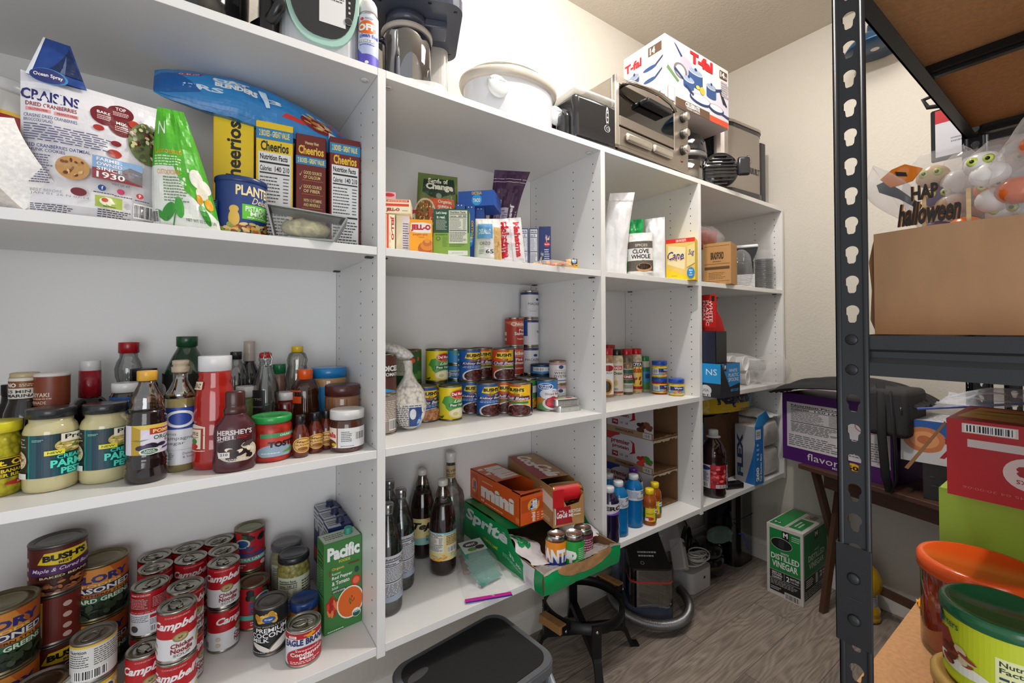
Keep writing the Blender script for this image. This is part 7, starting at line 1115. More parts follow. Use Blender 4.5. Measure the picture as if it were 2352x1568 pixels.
S().extr([(q[0]-.02, q[1]-.095) for q in rr(.12, .11, .03)], .09, .235, 'b:3a3a3e').build('inner_canister', th)
S().extr([(q[0]*1.01, q[1]-.095) for q in rr(.186, .131, .035)], .19, .198, 'p:b03a30').build('red_band', th)
s = S(); s.tube([(-.125, -.02, .33), (-.13, -.03, .1)], .019, 'p:566070', 14); s.build('wand', th); S().tube([(-.13, -.03, .12), (-.132, -.032, .055)], .022, 'p:1f90c0', 14).box(-.15, -.055, .27, -.115, -.035, .3, 'p:1f90c0', .003).build('blue_collar', th)
P = []
for i in range(90):
    t = i/89; a = math.radians(150+230*t); P.append((.02+(.17-.0*t)*math.cos(a), -.02+.2*math.sin(a)*.95, .05+.0*t if t > .15 else .05+(.15-t)*.2))
P = [(-.13, -.035, .055), (-.14, -.06, .04)]+P
def hose(name, P, r, par, key='b:8e8e90'):
    Q = []; 
    for i in range(len(P)-1):
        for j in range(6): Q.append(Vector(P[i]).lerp(Vector(P[i+1]), j/6))
    s = S(); s.tube(Q, [r*(1+.09*math.sin(k*2.1)) for k in range(len(Q))], key, 12); return s.build(name, par)
hose('hose', P, .019, th)
# white charger box, cable, dark dock
th = thing('storage_box', 'white plastic box with rounded corners and a small slot', 'box', (1.985, 1.262, 0), math.radians(-2))
s = S(); s.extr(rr(.175, .12, .03, 8), .002, .1, 'p:b8b8b8'); s.flat(R(.56, .55, .64, .66, '1a1a1a'), (-.0876, .06, 0) if False else (-.0875, -.0603, 0), (.175, 0, 0), (0, 0, .1)); s.build('box_body', th)
s = S(); P = []
for i in range(150): a = i*.33; q = .036+.006*math.sin(a*.37); P.append((2.0+q*1.5*math.cos(a)+.02*math.sin(a*.21), 1.24+q*math.sin(a), .112+.014*(1+math.sin(a*.5))+i*.00022))
o = tag(s.tube(P, .0032, 'p:c8c4c0', 7).build('coiled_cable'), 'white cable coiled on top of the white plastic box', 'cable')
s = S(Matrix.Translation((1.9, 1.275, .17)) @ Matrix.Rotation(.5, 4, 'Y') @ Matrix.Rotation(-.5, 4, 'X')); s.box(-.02, -.035, -.07, .02, .035, .07, 'p:b4b0ac', .008); s.lathe(pr(0, 0, 11, 1, 0, 1.5), 'p:5a5a5a', 16, fn=lambda x, y, z, a: (x, -.0355-z, .04+y)); s.build('charger'); o = bpy.data.objects['charger']; tag(o, 'white charger block with grey button leaning on the white box', 'charger')
o = crump(0, 0, .1, .09, .07, .09, 33, .03, 't18:dcdce0').build('clear_bag', None, (1.87, 1.345, .16)); tag(o, 'crumpled clear bag between carpet cleaner and white charger', 'bag')
th = thing('robot_vacuum_dock', 'black rounded vacuum cleaner body behind the white box', 'vacuum', (2.185, 1.295, 0), math.radians(20))
S().lathe(pr(95, 0, 112, 10, 115, 50, 112, 75, 95, 90), 'h:0f0f11', 40, sy=.72).build('base', th)
S().grid(lambda a, b: Vector((.1*math.sin(b*PI)*math.cos(a*2*PI), .075*math.sin(b*PI)*math.sin(a*2*PI), .11-.05*math.cos(b*PI))), 30, 16, 'h:181316', flip=True).build('dome', th)
s = S(); s.lathe([(.085, 0), (.085, .02), (.07, .02), (.07, 0), (.085, 0)], 'p:121214', 36, fn=lambda x, y, z, a: (x-.1, z+.075, .15+y)); s.build('wheel', th)
s = S(); s.extr(rr(.2, .2, .05, 8), 0, .43, 'h:0b0b0c'); s.extr([(x*1.02, y*1.02) for x, y in rr(.2, .2, .05, 8)], .25, .254, 'p:1c1c1e'); o = s.build('trash_can', None, (2.41, 1.3, 0)); tag(o, 'tall black rounded bin in the corner under the shelving', 'bin')
o = crump(0, 0, .0, .09, .05, .035, 44, .03, 't20:a8c8b8', base=-1).build('film_packet', None, (2.2, 1.235, .2)); tag(o, 'clear film packet with green print lying on the black vacuum', 'packet')
tag(S().tube([(2.27, 1.17, .21), (2.3, 1.165, .2), (2.32, 1.16, .16), (2.325, 1.15, .12)], .003, 'p:1f4ab8', 6).build('blue_cable'), 'short blue cable hanging by the black vacuum', 'cable')
tag(S().tube([(1.95, 1.4, .42), (1.98, 1.4, .36), (2.05, 1.41, .3), (2.15, 1.4, .22), (2.2, 1.39, .12)], .003, 'p:151515', 6).tube([(1.95, 1.4, .42), (1.9, 1.4, .36), (1.84, 1.39, .28), (1.8, 1.38, .2)], .003, 'p:151515', 6).build('power_cord'), 'black power cord hanging on the wall under the shelving', 'cord')
# vinegar box
th = thing('vinegar_box', 'green, white and black box of distilled vinegar on the floor', 'box', (2.238, .862, 0), math.radians(0))
w, d, h = .282, .158, .332; s = S(); s.box(0, 0, 0, w, d, h, 'c8c4c0', .0015, 1)
vf = (R(.09, .36, .93, .95, '17803c')+R(.44, .82, .63, .95, '17181a')+T(.47, .86, .6, .93, 'M', Wt, .04)+FP(.7, .84, .92, .92, 3, 'b8d8c0')+E(.42, .755, .3, .085, 'c8c4c0')+E(.42, .755, .29, .078, '141516')+R(.34, .7, .5, .81, '2a2c30')+T(.4, .61, .62, .64, 'WHITE', Wt, .01)+T(.13, .52, .9, .6, 'DISTILLED', Wt, .02)+T(.16, .41, .86, .5, 'VINEGAR', Wt, .02)
 +R(.09, .06, .93, .355, '19191b')+R(.09, .235, .93, .238, Wt)+R(.49, .24, .495, .355, Wt)+T(.15, .315, .42, .34, 'GREAT FOR', Wt, .02)+T(.15, .285, .44, .31, 'COOKING', Wt, .02)+T(.15, .25, .42, .275, 'CLEANING', Wt, .02)+T(.55, .26, .64, .33, '2', Wt, .02)+T(.66, .3, .9, .33, 'BOTTLES', Wt, .02)+T(.66, .265, .88, .285, '1 GAL EACH', Wt, .01)+FP(.12, .15, .9, .225, 4, 'c8c8c8', .3)+FP(.12, .08, .42, .13, 2, 'c8c8c8')+R(.5, .0, .93, .1, 'c8c4c0')+BC(.52, .01, .9, .09, '19191b', 'c8c4c0'))
vr = (R(.04, .36, .97, .96, '14703a')+R(.04, .06, .97, .355, '19191b')+R(.45, .82, .6, .95, '17181a')+T(.47, .86, .58, .93, 'M', Wt, .04)+T(.44, .66, .62, .69, 'WHITE', 'c8d8c8', .01)+T(.2, .56, .85, .64, 'DISTILLED', 'c8d8c8', .02)+T(.22, .45, .82, .53, 'VINEGAR', 'c8d8c8', .02)+FP(.1, .22, .4, .33, 4, Wt)+R(.48, .2, .56, .34, 'c8c8c8')+T(.64, .25, .74, .33, '2', Wt, .02)+FP(.76, .25, .94, .33, 2, Wt)+FP(.06, .08, .95, .19, 4, 'c8c8c8', .3))
vt = R(.04, .54, .97, .95, '1f8a42')+R(.1, .1, .62, .46, '1f7a3c')+BC(.66, .15, .94, .45, '5a4a3c', 'b8b0a4', True)+R(.12, .7, .22, .9, '17181a')+T(.14, .72, .2, .88, 'M', Wt, .03, rot=90)+FP(.2, .2, .5, .4, 2, 'c8d8c8')+R(.0, .485, 1, .495, '8a8478')
s.flat(vf, (0, d, 0), (0, -d, 0), (0, 0, h)); s.flat(vr, (0, 0, 0), (w, 0, 0), (0, 0, h)); s.flat(vt, (0, 0, h), (w, 0, 0), (0, d, 0)); s.build('carton', th)
# oil jug
x, y = 2.385, .672
th = thing('oil_jug', 'ribbed golden cooking oil jug with blue label on the floor', 'jug', (x, y, 0), face(x, y))
S().lathe([(.04, 0), (.049, .008), (.049, .022), (.045, .028), (.049, .034), (.049, .05), (.038, .07), (.036, .1), (.04, .118), (.052, .135), (.056, .16), (.052, .19), (.038, .22), (.02, .24), (.016, .26)], 'h:c49a10', 40, fn=lambda x, y, z, a: (x*(1+(.05*math.cos(a*14+z*60) if .12 < z < .24 else 0)), y*(1+(.05*math.cos(a*14+z*60) if .12 < z < .24 else 0)), z)).build('jug_body', th)
s = S(); s.wrap(R(.3, 0, 1.3, 1, '2f6a94')+R(.4, .2, .95, .95, 'c8ccd0')+FP(.45, .25, .9, .9, 7, '4a4a5a'), .0385, .055, .112); s.build('label', th); S().lathe(pr(18, 258, 19, 260, 19, 280, 0, 281), 'p:c8281c', 18).build('cap', th)
# ================================================================ TABLE BY THE END WALL AND WHAT STANDS ON IT
ta = math.atan2(.887-.41, 2.255-2.136)
th = thing('side_table', 'dark brown folding side table against the end wall', 'table', (2.136, .41, 0), ta)
WD = 'o:4c3226'; tz = .645
s = S(); s.box(-.11, -.29, tz-.02, .49, 0, tz, WD, .002, 1); s.build('tabletop', th)
for xx in (-.06, .40):
    s = S(); s.extr([(-.025, 0), (-.06, 0), (-.20, tz-.02), (-.165, tz-.02)], xx, xx+.02, WD, 'x'); s.build('leg', th)
    s = S(); s.extr([(-.235, 0), (-.27, 0), (-.05, tz-.02), (-.015, tz-.02)], xx+.022, xx+.042, WD, 'x'); s.build('leg', th)
S().box(-.04, -.22, .12, .40, -.2, .15, WD).build('stretcher', th); S().box(-.04, -.06, .62-.06, .40, -.04, .62, WD).build('stretcher', th)
th = thing('chip_variety_box', 'purple variety snack box with white nutrition panel on the side table', 'box', (2.225, .535, tz+.0008), math.radians(80.2))
w, d, h = .44, .235, .318
pf = (R(0, 0, 1, 1, '4a1763')+R(.05, .2, .98, .87, 'd0ccd0')+NF(.07, .42, .6, .85, '2a2a2a', 'd0ccd0', '150', '160')+FP(.65, .25, .94, .5, 8, '555555', .3)+FP(.07, .23, .6, .4, 6, '555555', .3)+ring(.8, .68, .1, .08, .01, 'b86a5a', 'd0ccd0')+FP(.68, .78, .92, .84, 2, '444444')+T(.26, .06, .56, .16, 'flavor', 'dcd4e0', .0)+T(.5, .02, .57, .05, 'MIX', 'dcd4e0', .01)+E(.68, .08, .095, .095, 'e8b820')+T(.63, .08, .73, .14, '50', '2a1a10', .04)+T(.635, .035, .725, .06, 'BAGS', '2a1a10', .02))
s = S(); s.box(-.0, -d, 0, w, 0, h, '4a1763', .0015, 1); s.flat(pf, (w, 0, 0), (-w, 0, 0), (0, 0, h)); s.build('carton', th)
th = thing('black_bag', 'black padded bag with strap slumped over the purple box', 'bag', (2.33, .6, tz+.32), math.radians(86))
def bf(a, b, e=0):
    X = -.17+.56*a; q = math.sin(PI*b); zz = .0+.105*(math.sin(PI*min(max(a, .02), .98))**.35)-.03*a-.12*max(0, .35-a)**1.5
    Y = -.17+.32*b; n = noise.noise(Vector((a*5, b*7, 3)))*.014+.004*math.sin(b*38+a*3)
    return Vector((X, -Y*.9, zz*(.55+.45*q**.5)+n*q))
s = S(); s.grid(bf, 40, 30, 'r:1f2023', flip=True); s.grid(lambda a, b: bf(a, b)*1.0-Vector((0, 0, .035*math.sin(PI*b)**.3*math.sin(PI*a)**.3)), 40, 30, 'r:19191c')
s.build('bag_body', th)
s = S(); s.box(-.15, .0, -.105, -.01, .2, .075, 'r:2a2a2d', .02, 3); s.build('end_pocket', th)
s = S(); s.tube([(-.05, .15, .09), (-.07, .2, .06), (-.075, .215, -.1), (-.085, .215, -.25), (-.09, .19, -.315)], .014, 'r:17181a', 8, ry=.003); s.tube([(-.1, .2, .07), (-.115, .218, -.1), (-.12, .22, -.25), (-.1, .2, -.31)], .014, 'r:1b1c1f', 8, ry=.003); s.build('strap', th)
s = S(); s.lathe(pr(0, 0, 4, 1, 3, 14, 0, 15), 'm:8a8a8c', 8, (-.13, .207)); s.build('zip_pull', th)
a3 = ta-math.radians(90)+math.radians(90)
th = thing('puzzle_box', 'dark box with a street picture beneath the pastry box', 'box', (2.235, .36, tz+.0008), math.radians(-96)); 
def sidebox(th, w, d, h, key, ops, top=None, nm='carton'):
    s = S(); s.box(-w, 0, 0, 0, d, h, key, .001, 1); s.flat(ops, (-w, 0, 0), (w, 0, 0), (0, 0, h))
    if top: s.flat(top, (-w, 0, h), (w, 0, 0), (0, d, 0))
    s.build(nm, th)
pz = R(0, 0, 1, 1, '201c1c')+SP(.5, .5, .48, .45, 60, .035, ['4a3424', '2f3a2c', '6a5a48', '16181c', '3a4a5a'], 3, .9)+R(.6, .3, .7, .6, '8a7a6a')+E(.35, .7, .08, .3, '26342a')
th.rotation_euler = (0, 0, math.radians(-84)); th.location = (2.205, .16, tz+.0008); sidebox(th, .28, .2, .13, '201c1c', pz)
hb = (R(0, 0, 1, 1, '2458a4')+R(0, .0, 1, .5, 'd0d0d4')+G('2458a4', (.5, .2), (1, .0), (1, .7), (.5, .6))+E(.2, .55, .18, .3, 'c87a4a')+E(.2, .55, .12, .2, 'e09a64')+E(.2, .55, .06, .1, 'b86a3c')+G('d8d0d0', (.28, .06), (.85, .04), (.86, .74), (.4, .7))+T(.32, .1, .8, .4, 'Honey', 'a81828', .06, rot=180)+T(.36, .42, .78, .7, 'Buns', 'a81828', .06, rot=180)+T(.38, .74, .66, .86, 'GLAZED', 'c88a4a', .02, rot=180))
ht = R(.03, .05, .97, .95, 'ccccd0')+FP(.08, .15, .5, .85, 9, '4a4a6a', .3)+NF(.54, .1, .74, .9, '33334a', 'ccccd0')+BC(.78, .2, .95, .7)
th = thing('pastry_box', 'blue and white honey bun box, upside down on the dark picture box', 'box', (2.2, .17, tz+.1318), math.radians(-84)); sidebox(th, .33, .22, .155, '2458a4', hb, ht)
# ================================================================ METAL RACKS
DK = 'd:2e3033'
def keyhole(cy, cz):
    P = []; r = .0076; hw = .0045
    for i in range(21): a = math.radians(-48+276*i/20); P.append((cy+r*math.cos(a), cz+r*math.sin(a)))
    P += [(cy-hw, cz-.0125), (cy-hw*.6, cz-.0148), (cy+hw*.6, cz-.0148), (cy+hw, cz-.0125)]
    return P
def plate(s, y0, y1, z0, pitch, n, ph, fx, key=DK, t=.0016, skip=()):      # a strip pierced by keyholes; fx maps (across, z, thickness)
    for i in range(n):
        za = z0+i*pitch; out = [(y0, za), (y1, za), (y1, za+pitch), (y0, za+pitch)]
        if i in skip: s.add([fx(p[0], p[1], q) for q in (0, t) for p in out], [(0, 1, 2, 3), (7, 6, 5, 4)], key); continue
        hole = keyhole((y0+y1)/2, za+ph); tr = tessellate_polygon([[Vector((*p, 0)) for p in out], [Vector((*p, 0)) for p in reversed(hole)]]); al = out+list(reversed(hole)); k = len(al)
        V = [fx(p[0], p[1], q) for q in (0, t) for p in al]; Fs = [tuple(q) for q in tr]+[tuple(j+k for j in reversed(q)) for q in tr]
        m_ = len(hole); Fs += [(4+i2, 4+(i2+1) % m_, 4+(i2+1) % m_+k, 4+i2+k) for i2 in range(m_)]
        s.add(V, Fs, key)
PITCH = .0381; ZP0 = .021; NP = 50
def post(s, x, yin, yout, sx=1, oneface=False):
    # face towards -x carries the keyholes; second flange runs along x on the aisle side
    d = 1 if yout > yin else -1; a, b = min(yin, yout), max(yin, yout)
    plate(s, a+.004, b-.006, ZP0, PITCH, NP, .0205, lambda y, z, q: (x+q*sx, y, z), skip=(31, 32) if sx > 0 else ())
    z1 = ZP0+NP*PITCH
    for yy in (a+.002, b-.004): s.tube([(x+.001*sx, yy, ZP0), (x+.001*sx, yy, z1)], .0033, DK, 8)
    e = yout; plate(s, min(x, x+sx*.034), max(x, x+sx*.034), ZP0, PITCH, NP, .0205, lambda u, z, q: (u, e-q*d, z))
def rack(xa, xb, label, first=True):
    th = thing('storage_rack', label, 'rack', (xa, .2, 0)); M0 = Matrix.Translation((-xa, -.2, 0)); yA, yB = .2205, -.2
    def B(s, n): s.xf = M0; return s.build(n, th)
    for x, sx in ((xa, 1), (xb, -1 if first else -1)):
        for yi, yo in ((yA-.034, yA), (yB+.034, yB)):
            s = S(); post(s, x if sx > 0 else x-.0, yi, yo, sx if not (first and x == xb) else -1)
            if x == xb: s = S(); post(s, xb, yi, yo, 1) if False else post(s, xb, yi, yo, -1)
            B(s, 'post')
    for zt, nm in ((1.785, 0), (1.2675, 0), (.788, 1), (.3, 0)):
        zb = zt-.05
        for yy, sg in ((yA-.002, -1), (yB+.002, 1)):
            s = S(); zz0 = zt-.095 if zt > 1.7 else zb
            s.extr([(yy, zt), (yy, zt-.014), (yy+sg*.004, zt-.018), (yy+sg*.004, zt-.03), (yy, zt-.034), (yy, zt-.05), (yy+sg*.018, zt-.05), (yy+sg*.018, zt-.047), (yy+sg*.004, zt-.047), (yy+sg*.008, zt-.02), (yy+sg*.004, zt-.002), (yy+sg*.02, zt-.002), (yy+sg*.02, zt)] if False else [(yy, zb), (yy+sg*.003, zb), (yy+sg*.003, zt), (yy, zt)], xa+.003, xb-.003, 'd:1b1c1e' if zt > 1.7 else DK, 'x'); s.box(xa+.003, min(yy, yy+sg*.02), zb, xb-.003, max(yy, yy+sg*.02), zb+.002, DK); B(s, 'beam') if not (nm and yy > 0) else B(S().box(xa+.003, yy-.02, zb-.0, xb-.003, yy-.016, zt-.018, DK), 'beam')
        for xx, sg in ((xa+.0018, 1), (xb-.0018, -1)):
            s = S(); pf_ = [(0, zt), (0, zt-.017), (.0035, zt-.020), (.0035, zt-.027), (-.0008, zt-.034), (-.0008, zb)]; s.extr([(xx+sg*a, b) for a, b in pf_]+[(xx+sg*(a+.004), b) for a, b in reversed(pf_)], yB+.03, yA-.030, DK, 'y'); s.box(min(xx, xx+sg*.02), yB+.03, zb, max(xx, xx+sg*.02), yA-.03, zb+.002, DK); B(s, 'beam')
        s = S(); s.box(xa+.012, yB+.006, zt-.026 if not nm else zt-.012, xb-.004, yA-.006 if not nm else yA+.0, zt-.014 if not nm else zt, 'r:b8895c' if True else ''); B(s, 'shelf_board')
        if zt > 1:
            s = S(); xm = (xa+xb)/2; s.box(xm-.016, yB+.006, zt-.042, xm+.016, yA-.006, zt-.027, 'd:1a1b1d', .002, 1); s.box(xm-.006, yB+.006, zt-.047, xm+.006, yA-.006, zt-.042, 'd:242527'); B(s, 'support_bar')
    return th
r1 = rack(.68, 1.515, 'dark grey boltless storage rack with keyhole posts at the right of the aisle')
s = S(Matrix.Translation((-.68, -.2, 0))); s.box(.6775, .185, .872, .6795, .2235, .998, 'd:2a2b2e', .0008, 1); s.box(.6775, .2215, .872, .712, .2235, .998, 'd:2a2b2e', .0008, 1)
for zz in (.905, .9575): s.lathe(pr(0, -3, 5, -2.6, 7.5, 0), 'd:303236', 16, fn=lambda x, y, z, a: (.6775+z, .2035+x, zz+y))
s.box(.6768, .196, .93, .6776, .211, .9322, 'd:303236', .0004, 1); s.build('splice_plate', r1)
for zz in (1.262, 1.2235): S(Matrix.Translation((-.68, -.2, 0))).lathe(pr(0, -1.6, 6, -1.2, 7, 0), 'd:2a2b2e', 16, fn=lambda x, y, z, a: (.68+z, .2035+x, zz+y)).build('rivet', r1)
r2 = rack(1.56, 2.08, 'second dark storage rack beyond the first, mostly hidden', False)
# cardboard box and party things on the middle shelf
th = thing('cardboard_box', 'big brown corrugated box on the rack shelf at the right edge', 'box', (.75, .198, 1.2685))
s = S(); CB_ = 'k:a57f5c'; w, d, h = .4, .38, .14
s.extr([(0, 0), (0, .137), (-.06, .1385), (-.15, .1355), (-.25, .139), (-.38, .1405), (-.38, 0)], 0, .005, CB_, 'x'); s.extr([(0, .002), (.006, .02), (.004, .06), (.007, .1), (.0, .136), (-.004, .136), (-.004, 0)], .005, .01, 'k:8a6442', 'x')
s.box(w-.004, -d, 0, w, 0, h, CB_); s.box(.005, -.004, 0, w, 0, h*.97, CB_); s.box(.005, -d, 0, w, -d+.004, h, CB_); s.box(.005, -d, 0, w, 0, .004, CB_)
s.build('carton', th)
def treat(x, y, z, seed, nm='treat_bag', lbl='', h=.12, w=.07, cols=('e0701c', 'e8d8c8', '3a2a4a')):
    t = thing(nm, lbl, 'treat bag', (x, y, z), math.radians(-90+20*math.sin(seed*3)), 'cellophane treat bags'); rn = random.Random(seed)
    fn = lambda a, b: Vector(((.5*w*math.sin(min(b*1.35, 1)*PI*.5+ (0 if b < .74 else (b-.74)*4.0))*(1+.25*noise.noise(Vector((a*7, b*7, seed)))) )*math.cos(a*2*PI), .3*w*math.sin(b*PI*.9+.1)*math.sin(a*2*PI)*(1+.3*noise.noise(Vector((a*6, b*6, seed+4)))), b*h))
    S().grid(fn, 26, 18, 't20:eceaea', flip=True).build('cellophane', t)
    for k in range(7):
        ox, oy, oz = (rn.random()-.5)*w*.5, (rn.random()-.5)*w*.3, .02+k*.016; s = S(); s.grid(lambda a, b: Vector((ox+.019*math.sin(b*PI)*math.cos(a*2*PI), oy+.014*math.sin(b*PI)*math.sin(a*2*PI), oz-.016*math.cos(b*PI))), 14, 9, 'p:'+cols[k % len(cols)], flip=True)
        if k % 2 == 0:
            for q in (-.007, .007): s.lathe(pr(0, -3, 4, -2.5, 6, 0), 'p:c8d860', 12, fn=lambda x, y, z, a: (ox+q+x, oy-.012+z, oz+.003+y)); s.lathe(pr(0, -1, 2.4, 0), 'p:161616', 8, fn=lambda x, y, z, a: (ox+q+x, oy-.0152+z, oz+.003+y))
        s.build('treat', t)
    return t
TL = ['cellophane bag of orange and white treats, left one behind the lettering', 'cellophane bag of treats with orange monster faces, rear one left of centre', 'cellophane bag with white skull treats, nearest the box edge', 'cellophane bag of purple and orange treats', 'tall cellophane treat bag at the right, touching the frame edge', 'cellophane bag with green-eyed treats at the right edge']
for i, (dx, dy, dz, hh, cl) in enumerate(((.10, -.05, .06, .15, ('d8b890', '4a3a7a', 'e8e4e0')), (.14, -.08, .06, .15, ('d0681c', 'c8b8a0', '5a4a6a')), (.06, -.1, .05, .13, ('e8e4e0', 'e07020', 'e8e4e0')), (.10, -.115, .055, .15, ('e8a050', '3a2a5a', 'e8e0d8')), (.12, -.15, .06, .18, ('d8a070', '6a3a8a', 'e0d8d0')), (.05, -.145, .055, .13, ('d8641c', 'a8b8a8', '2a2a3a')))):
    treat(.75+dx, .198+dy, 1.2685+dz+.05, i, 'treat_bag', TL[i], hh, .085, cl)
th = thing('paper_decoration', 'folded orange and black paper decoration in clear film, leaning left of the treats', 'decoration', (.80, .182, 1.43))
S().extr([(-.035, .09), (-.01, .105), (.01, .1), (.028, .085), (.012, .065), (-.02, .07)], -.004, .002, 'h:d8781c', 'x').extr([(-.012, .088), (.004, .094), (.002, .085), (-.014, .08)], -.006, -.004, 'p:2a1c14', 'x').build('paper_fold', th)
S().extr([(.02, .08), (.034, .076), (.03, .06), (.0, .04), (-.03, .012), (-.034, .02), (.0, .06)], -.003, .001, 'p:2a2c34', 'x').build('dark_ribbon', th)
s = S(); s.grid(lambda a, b: Vector((.02*math.sin(b*PI)*math.cos(a*2*PI), .02-.05*b+.035*math.sin(b*PI)*math.sin(a*2*PI)+.02, .115-.12*b+.004*math.sin(a*12))), 24, 14, 't18:e8e8ec'); s.build('cellophane', th)
th.scale = (.72, .72, .72)
th = thing('party_sign', 'black and orange cut-out Happy Halloween lettering standing in the box', 'sign', (.757, .17, 1.417), math.radians(-90))
s = S()
for t_, x0, x1, z0, z1, sh_ in (('HAP', .01, .036, .026, .045, 0), ('halloween', -.004, .056, -.006, .024, .3)):
    for off_, key, bold in ((.0, 'b8691c', .06), (-.0015, '17120e', .025)):
        v, f = glyphs(t_, bold, sh_); s.add([(x0+a*(x1-x0), off_, z0+b*(z1-z0)) for a, b in v]+[(x0+a*(x1-x0), off_+.0014, z0+b*(z1-z0)) for a, b in v], [q for q in f]+[tuple(j+len(v) for j in reversed(q)) for q in f], key)
s.build('cut_lettering', th); S().box(.02, .0016, -.05, .024, .0032, .03, 'o:c8a878').box(.06, .0016, -.05, .064, .0032, .03, 'o:c8a878').build('stake', th)
# lower shelf of the rack
zC = .7885
th = thing('snack_bar_case', 'lime green case with yellow oval badge under the red box', 'box', (1.07, .195, zC)); 
def xbox(th, w, d, h, key, ops, top=None, extra=None):       # face looks towards -x, w along -y, d along +x
    s = S(); s.box(0, -w, 0, d, 0, h, key, .0015, 1); s.flat(ops, (0, 0, 0), (0, -w, 0), (0, 0, h))
    if top: s.flat(top, (0, 0, h), (0, -w, 0), (d, 0, 0))
    if extra: extra(s)
    s.build('carton', th)
xbox(th, .33, .22, .205, '8fae2e', R(0, 0, 1, 1, '9ab838')+R(.5, 0, 1, 1, '6a8a2c')+E(.56, .6, .16, .17, 'd8b81c')+E(.56, .6, .14, .145, 'e8cc24')+T(.48, .53, .66, .68, 'Mo', '16181a', .08)+R(.45, .3, .7, .44, '5a8a34')+T(.47, .32, .66, .42, 'No', Wt, .04)+G('c8c8c8', (.25, .5), (.5, .42), (.5, .3), (.3, .35)), R(.03, .1, .28, .35, '1a1a1a')+BC(.04, .12, .27, .33))
th = thing('cracker_case', 'red case of crackers with torn flap, upside down on the lime green case', 'box', (1.035, .178, zC+.2065))
def rex(s): s.extr([(-.0, .1275), (-.0, .131), (.05, .04), (.052, .035)], -.012, -.009, 'k:7a5634', 'x') if False else s.box(-.012, -.29, .118, -.001, -.0, .119, '9a1018') if False else None
xbox(th, .31, .2, .128, 'a80f18', R(0, 0, 1, 1, 'b0101a')+R(.08, .66, 1, .76, 'cfc4c0')+R(0, .8, 1, 1, 'b4121c')+R(.06, .84, .26, .96, 'd8d4d0')+BC(.07, .85, .25, .95)+E(.3, .42, .095, .2, 'dcc8c4', 24)+T(.25, .38, .36, .52, '18', 'a01018', .05, rot=180)+T(.25, .3, .36, .35, 'STACKS', 'a01018', .02, rot=180)+T(.06, .12, .42, .16, '11JUL26 M5 04 20:00:06', 'c86a64', 0, rot=180), R(0, 0, 1, 1, 'b0141c')+G('d8a850', (.02, .2), (.5, .1), (.45, .9), (.05, .9))+SP(.25, .5, .2, .3, 14, .07, ['e0b860', 'c88c3c'], 4)+E(.7, .3, .2, .12, 'c8a098'))
s = S(); s.extr([(0, .118), (.002, .122), (.055, .03), (.05, .028)], -.002, .001, 'k:8a6640', 'x'); s.build('torn_flap', th)
def big(name, L_, x, y, z, parts, add=0): return place(name, jar(name, parts), L_, 'tin', (x, y, z), face(x, y, add))
big('snack_jar', 'clear jar full of orange snacks under a broad orange lid', .936, .128, zC, [('snacks', 'h:c8430c', pr(58, 2, 61, 6, 61, 118, 0, 118)), ('clear_jar', 'g12:e8e4e0', pr(62, 0, 65, 4, 65, 118, 62, 124)), ('lid', 'p:e0561a', pr(66, 120, 69, 122, 69, 138, 66, 142, 60, 142.5, 58, 141, 0, 141))])
big('peanut_tin', 'gold-lidded red tin at the bottom right corner', .748, .088, zC, [('tin', 'a82a18', pr(54, 0, 55, 2, 55, 66)), ('label', 'a8301c', .0553, .006, .06, FP(.1, .3, .6, .8, 5, '2a1410')), ('lid', 'p:b08c4a', pr(56, 62, 58, 64, 58, 74, 55, 77, 49, 77, 48, 75, 0, 75))])
cc = R(-.3, 0, 1.3, 1, 'b8c41c')+R(.5, .0, .95, .72, 'd8dca0')+T(.52, .6, .75, .68, 'Nutrition', '2a3a1c', .02)+T(.52, .5, .66, .58, 'Facts', '2a3a1c', .02)+FP(.52, .05, .92, .46, 5, '2a3a4a')+G('8a3020', (.0, .3), (.1, .7), (.2, .75), (.3, .4), (.1, .1))+E(.28, .25, .2, .1, 'dcdccc')+SP(.25, .4, .12, .16, 14, .06, ['5a2a1c', '8a3c24', 'c8b890'], 3)+E(.05, .85, .1, .12, '2a3a7a')+T(.1, .82, .3, .94, 'Planters', '2a5a34', .01)
big('drink_mix_tin', 'yellow-green tin with dark green lid standing on the gold-lidded tin', .75, .086, zC+.0778, [('tin', 'b8c41c', pr(47, 0, 48, 2, 48, 78)), ('label', 'b8c41c', .0483, .004, .074, cc), ('lid', 'p:1c5a38', pr(49, 74, 51.5, 76, 51.5, 86, 49, 89, 43, 89, 42, 87, 0, 87))], -6)
th = thing('candy_wrapper', 'crumpled orange and yellow packet beside the orange-lidded jar', 'packet', (1.03, .185, zC), .4)
S().grid(lambda a, b: Vector(((a-.5)*.05, (b-.5)*.06, .004+.02*math.sin(a*PI)*math.sin(b*PI)+.006*noise.noise(Vector((a*8, b*8, 1))))), 14, 14, 'f:e0941c').build('packet', th)
o = pouch('purple_wrapper', .05, .03, .012, 'f:3a1a5a', None, 5, .003)(); o.location = (.70, .155, zC); o.rotation_euler = (0, 0, 1.2); tag(o, 'small purple wrapper at the rack shelf front edge', 'wrapper')
th = thing('mustard_box', 'reddish brown low box behind the red cracker case', 'box', (1.40, .16, zC)); xbox(th, .3, .06, .27, '7a3418', R(0, 0, 1, 1, '7a3418'))
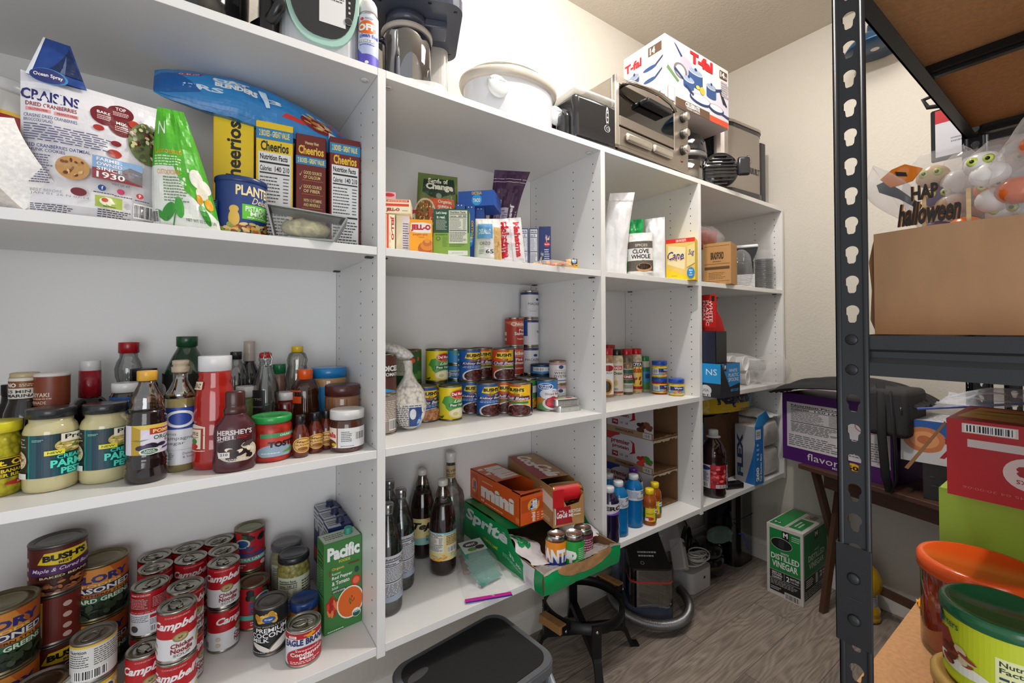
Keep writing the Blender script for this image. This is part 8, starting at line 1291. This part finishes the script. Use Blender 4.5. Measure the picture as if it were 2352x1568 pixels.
th = thing('label_box', 'blue-edged clear fronted box with nutrition label at the far right', 'box', (1.33, .115, zC+.0)); xbox(th, .2, .055, .345, '2a4a9a', R(.06, .02, 1, .98, 'c8c8d0')+R(.14, .4, 1, .9, 'd4ccc0')+T(.2, .8, .8, .86, 'Nutrition', '1c2a5a', .03)+FP(.2, .45, .9, .78, 8, '1c2a5a'), BC(.1, .1, .6, .5)+FP(.1, .6, .9, .9, 2, '33334a'))
th = thing('zip_bags', 'loose clear zip bags with a blue seal lying over the brown box', 'bags', (1.42, .11, zC+.3))
S().grid(lambda a, b: Vector(((a-.5)*.16, .14-.3*b, .02+.045*math.sin(a*PI)*math.sin(b*2.4)+.02*noise.noise(Vector((a*6, b*6, 1))))), 20, 24, 't22:dfe4f0').build('film', th); S().tube([(-.07, .17, .0), (-.04, .1, .012), (0, .0, .03), (.02, -.08, .06)], .003, 'p:5a6ab8', 6).build('blue_seal', th)
# hung by the wall beyond the rack
th = thing('pendant_lamp', 'dark blue enamel shade with white bulb seen behind the rack post', 'lamp', (2.4, .62, 2.5))
s = S(); s.lathe(pr(150, 0, 152, 3, 130, 30, 80, 60, 40, 80, 36, 110), 'p:1c3f5c', 40, sx=.72, sy=.72); s.build('shade', th); S().grid(lambda a, b: Vector((.034*math.sin(b*PI)*math.cos(a*2*PI), .034*math.sin(b*PI)*math.sin(a*2*PI), .03-.034*math.cos(b*PI))), 24, 14, 'p:d0c8c0', flip=True).build('bulb', th); S().tube([(0, 0, .1), (0, 0, ZC-2.5)], .003, 'p:222222', 6).build('cord', th)
th = thing('wall_organizer', 'black framed case with red and white card hung on the far rack', 'case', (1.66, .262, 1.735)); S().box(-.006, -.035, 0, .0, .045, .145, 'p:1b1c1e', .003, 1).flat(R(.12, .08, .98, .72, 'ccccd4')+R(.12, .72, .98, .97, 'b01c28')+FP(.5, .3, .85, .42, 2, '8a8a9a')+ring(.75, .85, .12, .08, .02, Wt, 'b01c28'), (-.0063, .045, 0), (0, -.08, 0), (0, 0, .145)).build('case', th)
S().tube([(-.003, .02, .15), (-.003, .03, .19), (-.003, .06, .185), (-.003, .05, .16), (-.003, .0, .148)], .006, 'r:141416', 8).build('strap', th)
